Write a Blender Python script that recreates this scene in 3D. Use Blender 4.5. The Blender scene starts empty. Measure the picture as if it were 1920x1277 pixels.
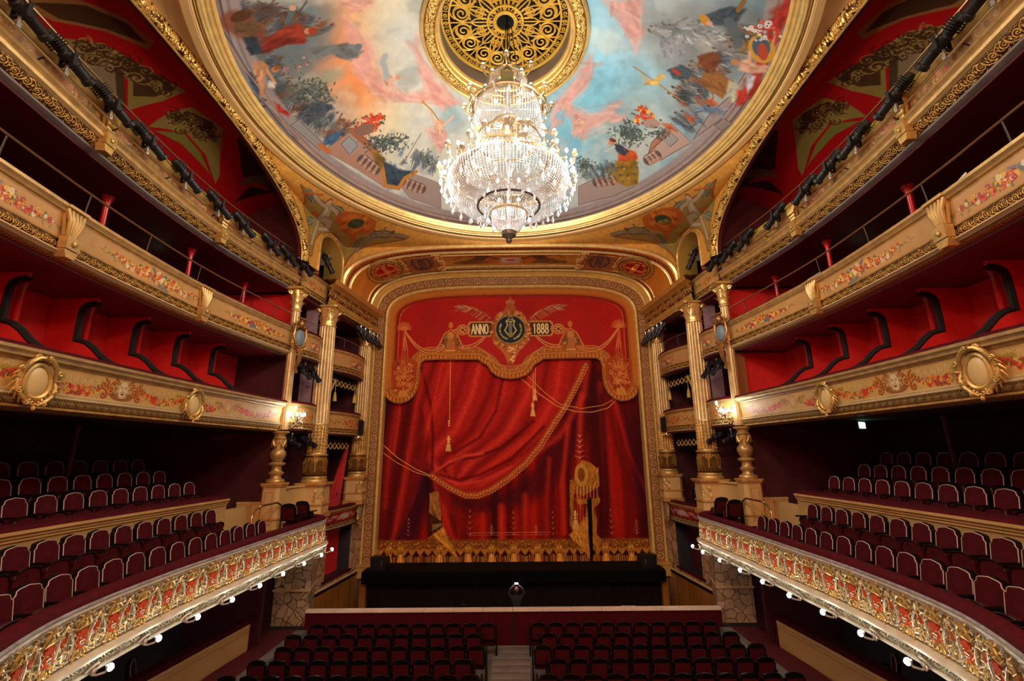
import bpy, math, random
import numpy as np
from mathutils import Vector, Matrix
PI = math.pi
H = 5.9                      # camera height above the stalls floor; everything below is written relative to the eye
scene = bpy.context.scene
COL = scene.collection

# ---------------------------------------------------------------- camera, world, lights, exposure
PITCH, YAW, ROLL, CX = math.radians(13.8), 0.00632, -0.00979, 0.163
FPX = 858.0
cam_d = bpy.data.cameras.new('camera'); cam = bpy.data.objects.new('camera', cam_d); COL.objects.link(cam)
cam_d.sensor_width = 36.0; cam_d.lens = 36.0 * FPX / 1920.0; cam_d.clip_start = 0.05; cam_d.clip_end = 200
cam.matrix_world = (Matrix.Translation((CX, 0, H)) @ Matrix.Rotation(YAW, 4, 'Z') @
                    Matrix.Rotation(PI / 2 + PITCH, 4, 'X') @ Matrix.Rotation(ROLL, 4, 'Z'))
scene.camera = cam
world = bpy.data.worlds.new('world'); scene.world = world; world.use_nodes = True
world.node_tree.nodes['Background'].inputs[0].default_value = (1.0, 0.80, 0.58, 1)
world.node_tree.nodes['Background'].inputs[1].default_value = 0.05
scene.view_settings.view_transform = 'Standard'; scene.view_settings.look = 'None'
scene.view_settings.exposure = 0.22; scene.view_settings.gamma = 1.0
scene.view_settings.use_curve_mapping = False
CHANDELIER_W = 150.0         # watts per chandelier light
FOOT_W = 4.5                 # watts per balcony lamp
FILL_W = 1150.0

def light(name, kind, loc, energy, color=(1, .86, .68), size=.1, parent=None, label=None):
    d = bpy.data.lights.new(name, kind); d.energy = energy; d.color = color
    if kind == 'POINT': d.shadow_soft_size = size
    if kind == 'AREA': d.size = size
    o = bpy.data.objects.new(name, d); COL.objects.link(o); o.location = loc
    if parent: o.parent = parent
    return o
# the chandelier's bulbs: warm light from its crown, middle tier, wide basket rim and bottom bowl
for k in range(6):
    a = k * PI / 3 + .3
    light('chandelier_light', 'POINT', (2.05 * math.cos(a), 10.1 + 2.05 * math.sin(a), 6.45), CHANDELIER_W, (1, .90, .78), .12)
for k in range(3):
    a = k * 2 * PI / 3 + 1.1
    light('chandelier_light', 'POINT', (1.25 * math.cos(a), 10.1 + 1.25 * math.sin(a), 8.4), CHANDELIER_W * .16, (1, .92, .82), .1)
light('chandelier_light', 'POINT', (0, 9.2, 4.6), CHANDELIER_W * .3, (1, .90, .78), .1)
# house lamps of the rear auditorium, above and behind the camera
for sx in (-1, 1):
    light('house_lamp', 'POINT', (2.4 * sx, -4.0, 6.4), FILL_W, (1, .80, .55), .5)

# ---------------------------------------------------------------- pixel (1920x1277 photograph) to point
def _ray(px, py):
    x = (px - 960) / FPX; y = (638.5 - py) / FPX
    c, s = math.cos(ROLL), math.sin(ROLL); x, y = c * x - s * y, s * x + c * y
    cp, sp = math.cos(PITCH), math.sin(PITCH)
    d = (x, cp - sp * y, sp + cp * y)
    cy, sy = math.cos(YAW), math.sin(YAW)
    return (cy * d[0] - sy * d[1], sy * d[0] + cy * d[1], d[2])
def atY(px, py, Y):
    d = _ray(px, py); k = Y / d[1]; return (CX + d[0] * k, Y, d[2] * k)
def atX(px, py, X):
    d = _ray(px, py); k = (X - CX) / d[0]; return (X, d[1] * k, d[2] * k)
def wallX(Y): return 6.5 + (21 - Y) * .1228
def atF(px, py, F, k0=6., k1=30.):
    """first point along the ray where F(x,y,z) changes sign"""
    d = _ray(px, py); prev = None
    for i in range(241):
        k = k0 + (k1 - k0) * i / 240; v = F(CX + d[0] * k, d[1] * k, d[2] * k)
        if prev is not None and v * prev < 0:
            a, b = k - (k1 - k0) / 240, k
            for _ in range(20):
                m = (a + b) / 2; w = F(CX + d[0] * m, d[1] * m, d[2] * m)
                if w * prev < 0: b = m
                else: a = m; prev = w
            return (CX + d[0] * a, d[1] * a, d[2] * a)
        prev = v
    return (CX + d[0] * k1, d[1] * k1, d[2] * k1)

# ---------------------------------------------------------------- materials
MATS = {}
def mat(name, col, rough=.6, metal=0., bump=0., bscale=20., var=0., emit=None, estr=0., sheen=0., spec=.5, trans=0., alpha=1., wear=None):
    if name in MATS: return MATS[name]
    m = bpy.data.materials.new(name); m.use_nodes = True; nt = m.node_tree; b = nt.nodes['Principled BSDF']
    b.inputs['Base Color'].default_value = (*col, 1); b.inputs['Roughness'].default_value = rough
    b.inputs['Metallic'].default_value = metal; b.inputs['Specular IOR Level'].default_value = spec
    if sheen: b.inputs['Sheen Weight'].default_value = sheen; b.inputs['Sheen Tint'].default_value = (*[min(1, c * 3 + .1) for c in col], 1)
    if trans: b.inputs['Transmission Weight'].default_value = trans
    if emit: b.inputs['Emission Color'].default_value = (*emit, 1); b.inputs['Emission Strength'].default_value = estr
    if bump or var or wear:
        tc = nt.nodes.new('ShaderNodeTexCoord'); n = nt.nodes.new('ShaderNodeTexNoise')
        n.inputs['Scale'].default_value = bscale; n.inputs['Detail'].default_value = 5
        nt.links.new(tc.outputs['Object'], n.inputs['Vector'])
        if bump:
            bp = nt.nodes.new('ShaderNodeBump'); bp.inputs['Strength'].default_value = bump; bp.inputs['Distance'].default_value = .02
            nt.links.new(n.outputs['Fac'], bp.inputs['Height']); nt.links.new(bp.outputs[0], b.inputs['Normal'])
        if var or wear:
            n2 = nt.nodes.new('ShaderNodeTexNoise'); n2.inputs['Scale'].default_value = bscale * .17; n2.inputs['Detail'].default_value = 6
            nt.links.new(tc.outputs['Object'], n2.inputs['Vector'])
            r = nt.nodes.new('ShaderNodeValToRGB'); r.color_ramp.elements[0].position = .35; r.color_ramp.elements[1].position = .68
            w = wear or tuple(c * (1 - var) for c in col)
            r.color_ramp.elements[0].color = (*w, 1); r.color_ramp.elements[1].color = (*col, 1)
            nt.links.new(n2.outputs['Fac'], r.inputs[0]); nt.links.new(r.outputs[0], b.inputs['Base Color'])
    MATS[name] = m; return m
def img(name, arr):
    h, w = arr.shape[:2]
    im = bpy.data.images.new(name, w, h, alpha=False)
    a = np.ones((h, w, 4), np.float32); a[..., :3] = np.clip(arr[..., :3], 0, 1)
    im.pixels.foreach_set(a.ravel()); im.update(); im.pack(); return im
def mat_img(name, arr, rough=.6, metal=0., bump_arr=None, bump=.5, dist=.02, ext='REPEAT', spec=.5, noise=0., gloss_by=None):
    """a material from arrays drawn by this script; the mesh's UV map places it"""
    if name in MATS: return MATS[name]
    m = bpy.data.materials.new(name); m.use_nodes = True; nt = m.node_tree; b = nt.nodes['Principled BSDF']
    t = nt.nodes.new('ShaderNodeTexImage'); t.image = img(name, arr); t.extension = ext
    nt.links.new(t.outputs[0], b.inputs['Base Color'])
    b.inputs['Roughness'].default_value = rough; b.inputs['Metallic'].default_value = metal; b.inputs['Specular IOR Level'].default_value = spec
    if bump_arr is not None:
        t2 = nt.nodes.new('ShaderNodeTexImage'); t2.image = img(name + '_relief', np.repeat(bump_arr[..., None], 3, 2)); t2.image.colorspace_settings.name = 'Non-Color'; t2.extension = ext
        bp = nt.nodes.new('ShaderNodeBump'); bp.inputs['Strength'].default_value = bump; bp.inputs['Distance'].default_value = dist
        nt.links.new(t2.outputs[0], bp.inputs['Height']); nt.links.new(bp.outputs[0], b.inputs['Normal'])
    elif noise:
        n = nt.nodes.new('ShaderNodeTexNoise'); n.inputs['Scale'].default_value = 9; n.inputs['Detail'].default_value = 6
        tc = nt.nodes.new('ShaderNodeTexCoord'); nt.links.new(tc.outputs['Object'], n.inputs['Vector'])
        bp = nt.nodes.new('ShaderNodeBump'); bp.inputs['Strength'].default_value = noise; bp.inputs['Distance'].default_value = .03
        nt.links.new(n.outputs['Fac'], bp.inputs['Height']); nt.links.new(bp.outputs[0], b.inputs['Normal'])
    MATS[name] = m; return m

GOLD = mat('gilding', (.80, .53, .16), .36, .45, .25, 30, .45)
GOLDB = mat('bright_gilding', (1.0, .74, .27), .30, .55, .2, 25, .2)
OCHRE = mat('ochre_paint', (.62, .36, .08), .5, .1, .12, 14, .25)
CREAM = mat('cream_paint', (.74, .53, .25), .5, .05, .1, 10, .14)
CREAMD = mat('cream_dado_paint', (.70, .45, .17), .55, 0, .1, 6, .10)
REDW = mat('red_wall_cloth', (.78, .018, .018), .75, 0, .2, 60, .12)
REDD = mat('dark_red_paint', (.10, .005, .008), .7, 0, .15, 20, .2)
MAROON = mat('maroon_wall_paint', (.085, .012, .020), .6, 0, .15, 8, .35)
VELVET = mat('crimson_velvet', (.095, .002, .008), .85, 0, .35, 45, .35, spec=.2)
VELVETS = mat('seat_velvet', (.088, .0018, .007), .85, 0, .3, 30, .4, spec=.2)
BLACKV = mat('black_velvet', (.012, .008, .009), .9, 0, .3, 60)
BLACK = mat('black_lacquer', (.005, .0045, .005), .34, 0, .05, 10, spec=.3)
BLACKM = mat('black_metal', (.014, .014, .016), .42, .3, .1, 20)
STEEL = mat('bare_steel', (.45, .45, .47), .3, .9)
BRASS = mat('brass_tube', (.45, .33, .16), .28, .85)
PIPING = mat('pale_piping', (.55, .50, .43), .7)
GREY = mat('grey_plaster', (.26, .23, .21), .7, 0, .1, 12, .2)
WOODP = mat('orange_wood_panelling', (.42, .16, .030), .4, 0, .08, 6, .35)
DARKW = mat('dark_wood', (.014, .008, .005), .6, 0, .1, 6, .4, spec=.2)
REDPOST = mat('red_gloss_paint', (.50, .008, .010), .28)
STAGEB = mat('stage_black_boards', (.006, .0055, .0055), .8, 0, .15, 10, .3, spec=.1)
CRYSTAL = mat('cut_crystal', (.93, .94, .96), .06, 0, spec=1.0, trans=.35)
BULB = mat('lit_bulb', (1, 1, 1), .4, emit=(1, .94, .86), estr=22)
BULBW = mat('lit_lamp_glass', (1, 1, 1), .4, emit=(1, .97, .93), estr=60)
WHITEF = mat('white_paper', (.8, .78, .75), .8)
CARPET = mat('red_carpet', (.13, .006, .010), .95, 0, .4, 90, .3)
BRONZE = mat('dark_bronze', (.10, .075, .055), .35, .7, .15, 20)

# ---------------------------------------------------------------- mesh builder
class MB:
    def __init__(s): s.v = []; s.f = []; s.uv = []; s.mi = []
    def add(s, vs, fs, uvs=None, mi=0):
        o = len(s.v); s.v += [tuple(v) for v in vs]
        s.uv += list(uvs) if uvs is not None else [(v[0] * .5 + v[1] * .5, v[2] * .5) for v in vs]
        s.f += [tuple(i + o for i in f) for f in fs]; s.mi += [mi] * len(fs); return s
    def box(s, x0, x1, y0, y1, z0, z1, mi=0, M=None):
        vs = [(x0, y0, z0), (x1, y0, z0), (x1, y1, z0), (x0, y1, z0), (x0, y0, z1), (x1, y0, z1), (x1, y1, z1), (x0, y1, z1)]
        if M: vs = [M @ Vector(v) for v in vs]
        return s.add(vs, [(0, 3, 2, 1), (4, 5, 6, 7), (0, 1, 5, 4), (1, 2, 6, 5), (2, 3, 7, 6), (3, 0, 4, 7)], mi=mi)
    def cbox(s, c, d, mi=0, M=None):
        return s.box(c[0] - d[0] / 2, c[0] + d[0] / 2, c[1] - d[1] / 2, c[1] + d[1] / 2, c[2] - d[2] / 2, c[2] + d[2] / 2, mi, M)
    def tube(s, pts, r, n=6, closed=False, cap=True, mi=0, flat=1.0, up=None):
        pts = [Vector(p) for p in pts]; N = len(pts)
        rs = r if isinstance(r, (list, tuple)) else [r] * N
        vs = []; prev = None
        for i, p in enumerate(pts):
            a = pts[i - 1] if (i or closed) else p; b = pts[(i + 1) % N] if (i < N - 1 or closed) else p
            t = (b - a); t = t.normalized() if t.length > 1e-9 else Vector((0, 0, 1))
            if up is not None: u = Vector(up)
            elif prev is not None: u = prev
            else: u = Vector((0, 0, 1)) if abs(t.z) < .9 else Vector((1, 0, 0))
            u = u - t * u.dot(t)
            if u.length < 1e-6: u = t.orthogonal()
            u.normalize(); w = t.cross(u); prev = u
            for k in range(n):
                an = 2 * PI * k / n; vs.append(p + (u * math.sin(an) * flat + w * math.cos(an)) * rs[i])
        fs = []; M_ = N if closed else N - 1
        for i in range(M_):
            for k in range(n):
                a = i * n + k; b = i * n + (k + 1) % n; c = ((i + 1) % N) * n + (k + 1) % n; d = ((i + 1) % N) * n + k
                fs.append((a, b, c, d))
        if cap and not closed:
            fs.append(tuple(range(n))[::-1]); fs.append(tuple((N - 1) * n + k for k in range(n)))
        return s.add(vs, fs, mi=mi)
    def lathe(s, prof, n=24, c=(0, 0, 0), a0=0., a1=2 * PI, mi=0, uvs=(1, 1), sq=None):
        full = abs(a1 - a0 - 2 * PI) < 1e-6; m = n + 1; vs = []; uv = []; L = 0
        for j, (r, z) in enumerate(prof):
            if j: L += math.hypot(r - prof[j - 1][0], z - prof[j - 1][1])
            for k in range(m):
                a = a0 + (a1 - a0) * k / n
                rr = r if sq is None else r * sq(a, z)
                vs.append((c[0] + rr * math.cos(a), c[1] + rr * math.sin(a), c[2] + z)); uv.append((k / n * uvs[0], L * uvs[1]))
        fs = [(j * m + k, j * m + k + 1, (j + 1) * m + k + 1, (j + 1) * m + k) for j in range(len(prof) - 1) for k in range(n)]
        return s.add(vs, fs, uv, mi)
    def prism(s, poly, t0, t1, f=None, mi=0):
        """poly: list of 2-D points; f(a, b, t) -> 3-D"""
        f = f or (lambda a, b, t: (a, t, b)); n = len(poly)
        vs = [f(a, b, t0) for a, b in poly] + [f(a, b, t1) for a, b in poly]
        uv = [(a, b) for a, b in poly] * 2
        fs = [tuple(range(n)), tuple(range(n, 2 * n))[::-1]] + [(i, i + n, (i + 1) % n + n, (i + 1) % n) for i in range(n)]
        return s.add(vs, fs, uv, mi)
    def sweep(s, path, prof, sg=1, us=1., vs_=1., mi=0, closedprof=False):
        """path [(x,y,nx,ny,len)], prof [(out,z)]: out along the path normal"""
        P = prof + [prof[0]] if closedprof else prof
        L = [0]
        for a, b in zip(P, P[1:]): L.append(L[-1] + math.hypot(a[0] - b[0], a[1] - b[1]))
        vs = []; uv = []
        for (x, y, nx, ny, l) in path:
            for (o, z), q in zip(P, L):
                vs.append(((x + nx * o) * sg, y + ny * o, z)); uv.append((l * us, (L[-1] - q) * vs_))
        m = len(P); fs = [(i * m + j, i * m + j + 1, (i + 1) * m + j + 1, (i + 1) * m + j) for i in range(len(path) - 1) for j in range(m - 1)]
        return s.add(vs, fs, uv, mi)
    def grid(s, F, nu, nv, mi=0, uvf=None):
        vs = []; uv = []
        for i in range(nu + 1):
            for j in range(nv + 1):
                u, v = i / nu, j / nv; p = F(u, v); vs.append(p); uv.append(uvf(u, v, p) if uvf else (u, v))
        fs = [(i * (nv + 1) + j, (i + 1) * (nv + 1) + j, (i + 1) * (nv + 1) + j + 1, i * (nv + 1) + j + 1) for i in range(nu) for j in range(nv)]
        return s.add(vs, fs, uv, mi)
    def sphere(s, c, r, n=8, m=5, mi=0, sc=(1, 1, 1)):
        vs = [(c[0], c[1], c[2] + r * sc[2])]
        for j in range(1, m):
            t = PI * j / m
            for k in range(n):
                a = 2 * PI * k / n; vs.append((c[0] + r * sc[0] * math.sin(t) * math.cos(a), c[1] + r * sc[1] * math.sin(t) * math.sin(a), c[2] + r * sc[2] * math.cos(t)))
        vs.append((c[0], c[1], c[2] - r * sc[2])); e = len(vs) - 1
        fs = [(0, 1 + k, 1 + (k + 1) % n) for k in range(n)]
        fs += [(1 + (j - 1) * n + k, 1 + j * n + k, 1 + j * n + (k + 1) % n, 1 + (j - 1) * n + (k + 1) % n) for j in range(1, m - 1) for k in range(n)]
        fs += [(e, 1 + (m - 2) * n + (k + 1) % n, 1 + (m - 2) * n + k) for k in range(n)]
        return s.add(vs, fs, mi=mi)
    def xform(s, M, start=0):
        s.v[start:] = [tuple(M @ Vector(v)) for v in s.v[start:]]; return s
    def mesh(s, name, mats, smooth=True, ang=40):
        me = bpy.data.meshes.new(name); me.from_pydata(s.v, [], s.f)
        for m in (mats if isinstance(mats, (list, tuple)) else [mats]): me.materials.append(m)
        if any(s.mi): me.polygons.foreach_set('material_index', s.mi)
        uvl = me.uv_layers.new(name='UVMap'); li = np.zeros(len(me.loops), np.int32); me.loops.foreach_get('vertex_index', li)
        uvl.data.foreach_set('uv', np.array(s.uv, np.float32)[li].ravel())
        if smooth:
            me.shade_smooth(); me.set_sharp_from_angle(angle=math.radians(ang))
        me.update(); return me
    def build(s, name, mats, parent=None, loc=(0, 0, 0), rz=0., smooth=True, ang=40, label=None, kind=None, recalc=False):
        me = s.mesh(name, mats, smooth, ang)
        if recalc:
            import bmesh
            bm = bmesh.new(); bm.from_mesh(me); bmesh.ops.recalc_face_normals(bm, faces=bm.faces); bm.to_mesh(me); bm.free()
        o = bpy.data.objects.new(name, me); COL.objects.link(o); o.location = loc; o.rotation_euler = (0, 0, rz)
        if parent: o.parent = parent
        if label: o['label'] = label
        if kind: o['kind'] = kind
        return o
def tag(o, label, cat, group=None):
    o['label'] = label; o['category'] = cat
    if group: o['group'] = group
    return o
def empty(name, loc=(0, 0, 0), rz=0., label=None, cat=None, group=None, kind=None, parent=None):
    o = bpy.data.objects.new(name, None); COL.objects.link(o); o.location = loc; o.rotation_euler = (0, 0, rz); o.empty_display_size = .1
    if label: o['label'] = label
    if cat: o['category'] = cat
    if group: o['group'] = group
    if kind: o['kind'] = kind
    if parent: o.parent = parent
    return o
KIDS = {}
def dup(root, loc, rz=0., label=None, cat=None, group=None, rot=None):
    if root not in KIDS: KIDS[root] = [(c, list(c.children)) for c in root.children]
    r = root.copy(); COL.objects.link(r); r.location = loc; r.rotation_euler = rot or (0, 0, rz)
    if label: r['label'] = label
    if cat: r['category'] = cat
    if group: r['group'] = group
    for ch, gs in KIDS[root]:
        c = ch.copy(); COL.objects.link(c); c.parent = r
        for g in gs:
            d = g.copy(); COL.objects.link(d); d.parent = c
    return r
def part(src, parent, loc=(0, 0, 0), rot=(0, 0, 0), sc=None):
    o = src.copy(); COL.objects.link(o); o.parent = parent; o.location = loc; o.rotation_euler = rot
    if sc: o.scale = sc
    return o
ORD = ['first', 'second', 'third', 'fourth', 'fifth', 'sixth', 'seventh', 'eighth', 'ninth', 'tenth', 'eleventh', 'twelfth', 'thirteenth', 'fourteenth', 'fifteenth', 'sixteenth', 'seventeenth', 'eighteenth', 'nineteenth', 'twentieth', 'twenty-first', 'twenty-second']
SIDE = {-1: 'left', 1: 'right'}
def interp(tbl, y):
    """smooth (Catmull-Rom) interpolation of a table [(y, x)]"""
    ys = [t[0] for t in tbl]; xs = [t[1] for t in tbl]
    if y <= ys[0]: return xs[0] + (y - ys[0]) * (xs[1] - xs[0]) / (ys[1] - ys[0])
    if y >= ys[-1]: return xs[-1]
    i = max(k for k in range(len(ys)) if ys[k] <= y); i = min(i, len(ys) - 2)
    t = (y - ys[i]) / (ys[i + 1] - ys[i]); h = ys[i + 1] - ys[i]
    def m(k):
        a, b = max(0, k - 1), min(len(ys) - 1, k + 1); return (xs[b] - xs[a]) / (ys[b] - ys[a]) * h
    p0, p1, m0, m1 = xs[i], xs[i + 1], m(i), m(i + 1)
    return p0 * (2 * t ** 3 - 3 * t * t + 1) + m0 * (t ** 3 - 2 * t * t + t) + p1 * (-2 * t ** 3 + 3 * t * t) + m1 * (t ** 3 - t * t)
def ypath(tbl, y0, y1, step=.25, end=None):
    """plan path on the +X side; normals point to the hall"""
    n = max(2, int(round((y1 - y0) / step))); pts = [(interp(tbl, y0 + (y1 - y0) * i / n), y0 + (y1 - y0) * i / n) for i in range(n + 1)]
    if end: pts += end
    return mkpath(pts)
def mkpath(pts):
    out = []; L = 0
    for i, (x, y) in enumerate(pts):
        a = pts[max(0, i - 1)]; b = pts[min(len(pts) - 1, i + 1)]; tx, ty = b[0] - a[0], b[1] - a[1]; d = math.hypot(tx, ty) or 1
        if i: L += math.hypot(x - pts[i - 1][0], y - pts[i - 1][1])
        out.append((x, y, -ty / d, tx / d, L))      # travelling +Y on the +X side: left normal points to the hall (-X)
    return out

# ---------------------------------------------------------------- painting (decorative pictures drawn stroke by stroke in surface coordinates)
def hexc(h):
    h = h.lstrip('#'); return np.array([int(h[i:i + 2], 16) / 255 for i in (0, 2, 4)], np.float32)
def fbm(h, w, cells, octv=4, seed=0, per=False):
    r = np.random.RandomState(seed); out = np.zeros((h, w), np.float32); amp = 1; tot = 0
    for o in range(octv):
        cx = max(2, int(cells * 2 ** o)); cy = max(2, int(cells * 2 ** o * h / w)) or 2
        g = r.rand(cy + 1, cx + 1).astype(np.float32)
        if per: g[:, -1] = g[:, 0]
        y = np.linspace(0, cy, h, endpoint=False); x = np.linspace(0, cx, w, endpoint=False)
        yi = y.astype(int); xi = x.astype(int); fy = (y - yi)[:, None]; fx = (x - xi)[None, :]
        fy = fy * fy * (3 - 2 * fy); fx = fx * fx * (3 - 2 * fx)
        a = g[yi][:, xi]; b = g[yi][:, xi + 1]; c = g[yi + 1][:, xi]; d = g[yi + 1][:, xi + 1]
        out += amp * (a * (1 - fx) * (1 - fy) + b * fx * (1 - fy) + c * (1 - fx) * fy + d * fx * fy); tot += amp; amp *= .5
    return out / tot
class Canvas:
    """x to the right, y up, both in metres on the surface"""
    def __init__(s, x0, x1, y0, y1, res, bg='#808080'):
        s.x0, s.x1, s.y0, s.y1, s.res = x0, x1, y0, y1, res
        s.w = int((x1 - x0) * res); s.h = int((y1 - y0) * res)
        s.a = np.zeros((s.h, s.w, 3), np.float32) + hexc(bg); s.hm = np.zeros((s.h, s.w), np.float32)
    def _bb(s, xs, ys, pad):
        i0 = max(0, int((min(xs) - pad - s.x0) * s.res)); i1 = min(s.w, int((max(xs) + pad - s.x0) * s.res) + 2)
        j0 = max(0, int((min(ys) - pad - s.y0) * s.res)); j1 = min(s.h, int((max(ys) + pad - s.y0) * s.res) + 2)
        if i1 <= i0 or j1 <= j0: return None
        X = (np.arange(i0, i1) + .5)[None, :] / s.res + s.x0; Y = (np.arange(j0, j1) + .5)[:, None] / s.res + s.y0
        return i0, i1, j0, j1, X, Y
    def _put(s, b, m, col, relief=None):
        i0, i1, j0, j1 = b[:4]
        if col is not None:
            col = hexc(col) if isinstance(col, str) else np.asarray(col, np.float32)
            s.a[j0:j1, i0:i1] = s.a[j0:j1, i0:i1] * (1 - m[..., None]) + col * m[..., None]
        if relief is not None: s.hm[j0:j1, i0:i1] = np.maximum(s.hm[j0:j1, i0:i1], relief)
    def _seg(s, X, Y, pts, closed=False):
        d = np.full(np.broadcast(X, Y).shape, 1e9, np.float32); P = list(pts) + ([pts[0]] if closed else [])
        for (ax, ay), (bx, by) in zip(P, P[1:]):
            vx, vy = bx - ax, by - ay; L = vx * vx + vy * vy + 1e-12
            t = np.clip(((X - ax) * vx + (Y - ay) * vy) / L, 0, 1)
            d = np.minimum(d, (X - ax - t * vx) ** 2 + (Y - ay - t * vy) ** 2)
        return np.sqrt(d)
    def poly(s, pts, col, al=1., soft=0., tex=0., seed=1):
        b = s._bb([p[0] for p in pts], [p[1] for p in pts], soft + 1 / s.res)
        if b is None: return
        X, Y = b[4], b[5]; ins = np.zeros(np.broadcast(X, Y).shape, bool); n = len(pts)
        for i in range(n):
            (ax, ay), (bx, by) = pts[i], pts[(i + 1) % n]
            if ay == by: continue
            c = ((ay > Y) != (by > Y)) & (X < (bx - ax) * (Y - ay) / (by - ay) + ax); ins ^= c
        d = s._seg(X, Y, pts, True); sd = np.where(ins, d, -d)
        m = np.clip(sd / max(soft, .7 / s.res) + .5, 0, 1) * al
        if tex: m = m * (1 - tex * fbm(m.shape[0], m.shape[1], 6, 3, seed))
        s._put(b, m, col)
    def line(s, pts, w, col, al=1., soft=0., taper=False, relief=0.):
        """stroke of full width w; relief > 0 also raises the height map with a round section"""
        b = s._bb([p[0] for p in pts], [p[1] for p in pts], w / 2 + soft + 1 / s.res)
        if b is None: return
        d = s._seg(b[4], b[5], pts)
        m = np.clip((w / 2 - d) / max(soft, .8 / s.res) + .5, 0, 1) * al
        r = relief * np.sqrt(np.clip(1 - (d / (w / 2)) ** 2, 0, 1)) if relief else None
        s._put(b, m, col, r)
    def ell(s, cx, cy, rx, ry, col, al=1., rot=0., soft=0., relief=0.):
        R = max(rx, ry); b = s._bb([cx - R, cx + R], [cy - R, cy + R], soft + 1 / s.res)
        if b is None: return
        c, sn = math.cos(rot), math.sin(rot); X = b[4] - cx; Y = b[5] - cy
        q = np.sqrt(((X * c + Y * sn) / rx) ** 2 + ((-X * sn + Y * c) / ry) ** 2)
        m = np.clip((1 - q) * min(rx, ry) / max(soft, .8 / s.res) + .5, 0, 1) * al
        s._put(b, m, col, relief * np.sqrt(np.clip(1 - q * q, 0, 1)) if relief else None)
    def spiral(s, cx, cy, r0, turns, a0, w, col, d=1, relief=0., al=1., k=.13):
        n = int(turns * 14) + 3; pts = []
        for i in range(n):
            t = i / (n - 1); a = a0 + d * turns * 2 * PI * t; r = r0 * (1 - t * (1 - k)); pts.append((cx + r * math.cos(a), cy + r * math.sin(a)))
        h = len(pts) // 2
        s.line(pts[:h + 1], w, col, al, relief=relief); s.line(pts[h:], w * .7, col, al, relief=relief * .9)
        s.ell(pts[-1][0], pts[-1][1], w * .8, w * .8, col, al, relief=relief)
    def flowers(s, cx, cy, rx, ry, n, seed, pal=('#c8402c', '#d8603c', '#e09a30', '#e6c050', '#e8d8b0', '#b03038'), r=.03, leaf='#56683a'):
        R = random.Random(seed)
        for _ in range(int(n * .8)):
            a = R.uniform(0, 2 * PI); q = R.random() ** .5 * 1.1; x, y = cx + rx * q * math.cos(a), cy + ry * q * math.sin(a)
            s.ell(x, y, r * R.uniform(.5, 1.1), r * .32, leaf, .75, R.uniform(0, PI))
        for _ in range(n):
            a = R.uniform(0, 2 * PI); q = R.random() ** .6; x, y = cx + rx * q * math.cos(a), cy + ry * q * math.sin(a); c = R.choice(pal); rr = r * R.uniform(.5, 1.1)
            for k in range(5): s.ell(x + rr * .5 * math.cos(k * 1.256), y + rr * .5 * math.sin(k * 1.256), rr * .55, rr * .5, c, .9)
            s.ell(x, y, rr * .28, rr * .28, R.choice(['#5a2018', '#e8c860']), .85)
    def leaf(s, x, y, L, a, w, col, al=1., relief=0.):
        pts = []; n = 7
        for i in range(n + 1): t = i / n; pts.append((x + L * t * math.cos(a) - w * math.sin(PI * t) * (1 + .25 * (i % 2)) * math.sin(a), y + L * t * math.sin(a) + w * math.sin(PI * t) * (1 + .25 * (i % 2)) * math.cos(a)))
        for i in range(n, -1, -1): t = i / n; pts.append((x + L * t * math.cos(a) + w * math.sin(PI * t) * (1 + .25 * (i % 2)) * math.sin(a), y + L * t * math.sin(a) - w * math.sin(PI * t) * (1 + .25 * (i % 2)) * math.cos(a)))
        s.poly(pts, col, al)
        if relief: s.line([(x, y), (x + L * math.cos(a), y + L * math.sin(a))], w * 1.6, None, relief=relief)
    def brushed(s, q, col, al=1., soft=.03, seed=1, dirv=None):
        s.poly(q, col, al, soft); R = random.Random(seed); P = np.array(q); c0 = P.mean(0); _, _, V = np.linalg.svd(P - c0); ax = V[0] if dirv is None else np.array(dirv); pv = np.array([-ax[1], ax[0]]); L = np.ptp((P - c0) @ ax); W = np.ptp((P - c0) @ pv); base = hexc(col)
        for i in range(int(min(110, 16 + L * W * 90))):
            a = R.uniform(-.5, .5) * L; b = R.uniform(-.5, .5) * W; x, y = c0 + ax * a + pv * b; ins = False
            for (x1, y1), (x2, y2) in zip(q, list(q[1:]) + [q[0]]):
                if (y1 > y) != (y2 > y) and x < (x2 - x1) * (y - y1) / (y2 - y1) + x1: ins = not ins
            if ins: l = R.uniform(.05, .16) * L * .5; dx, dy = ax * l; w_ = R.uniform(.02, .05); s.line([(x - dx, y - dy), (x + dx, y + dy)], w_, np.clip(base * R.choice([.5, .68, 1.25, 1.45]), 0, 1), .55, w_ * .7)
    def text(s, txt, x, y, h, w, col, ang=0., stroke=.13, al=1.):
        """stroke letters; (x, y) is the left end of the baseline"""
        c, sn = math.cos(ang), math.sin(ang); px = 0
        for ch in txt:
            for st in FONT.get(ch, []):
                s.line([(x + (px + a * w) * c - b * h * sn, y + (px + a * w) * sn + b * h * c) for a, b in st], h * stroke, col, al)
            px += w * (1.35 if ch in FONT and ch != 'I' else .8)
def arc(cx, cy, rx, ry, a0, a1, n=8): return [(cx + rx * math.cos(math.radians(a0 + (a1 - a0) * i / n)), cy + ry * math.sin(math.radians(a0 + (a1 - a0) * i / n))) for i in range(n + 1)]
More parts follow.
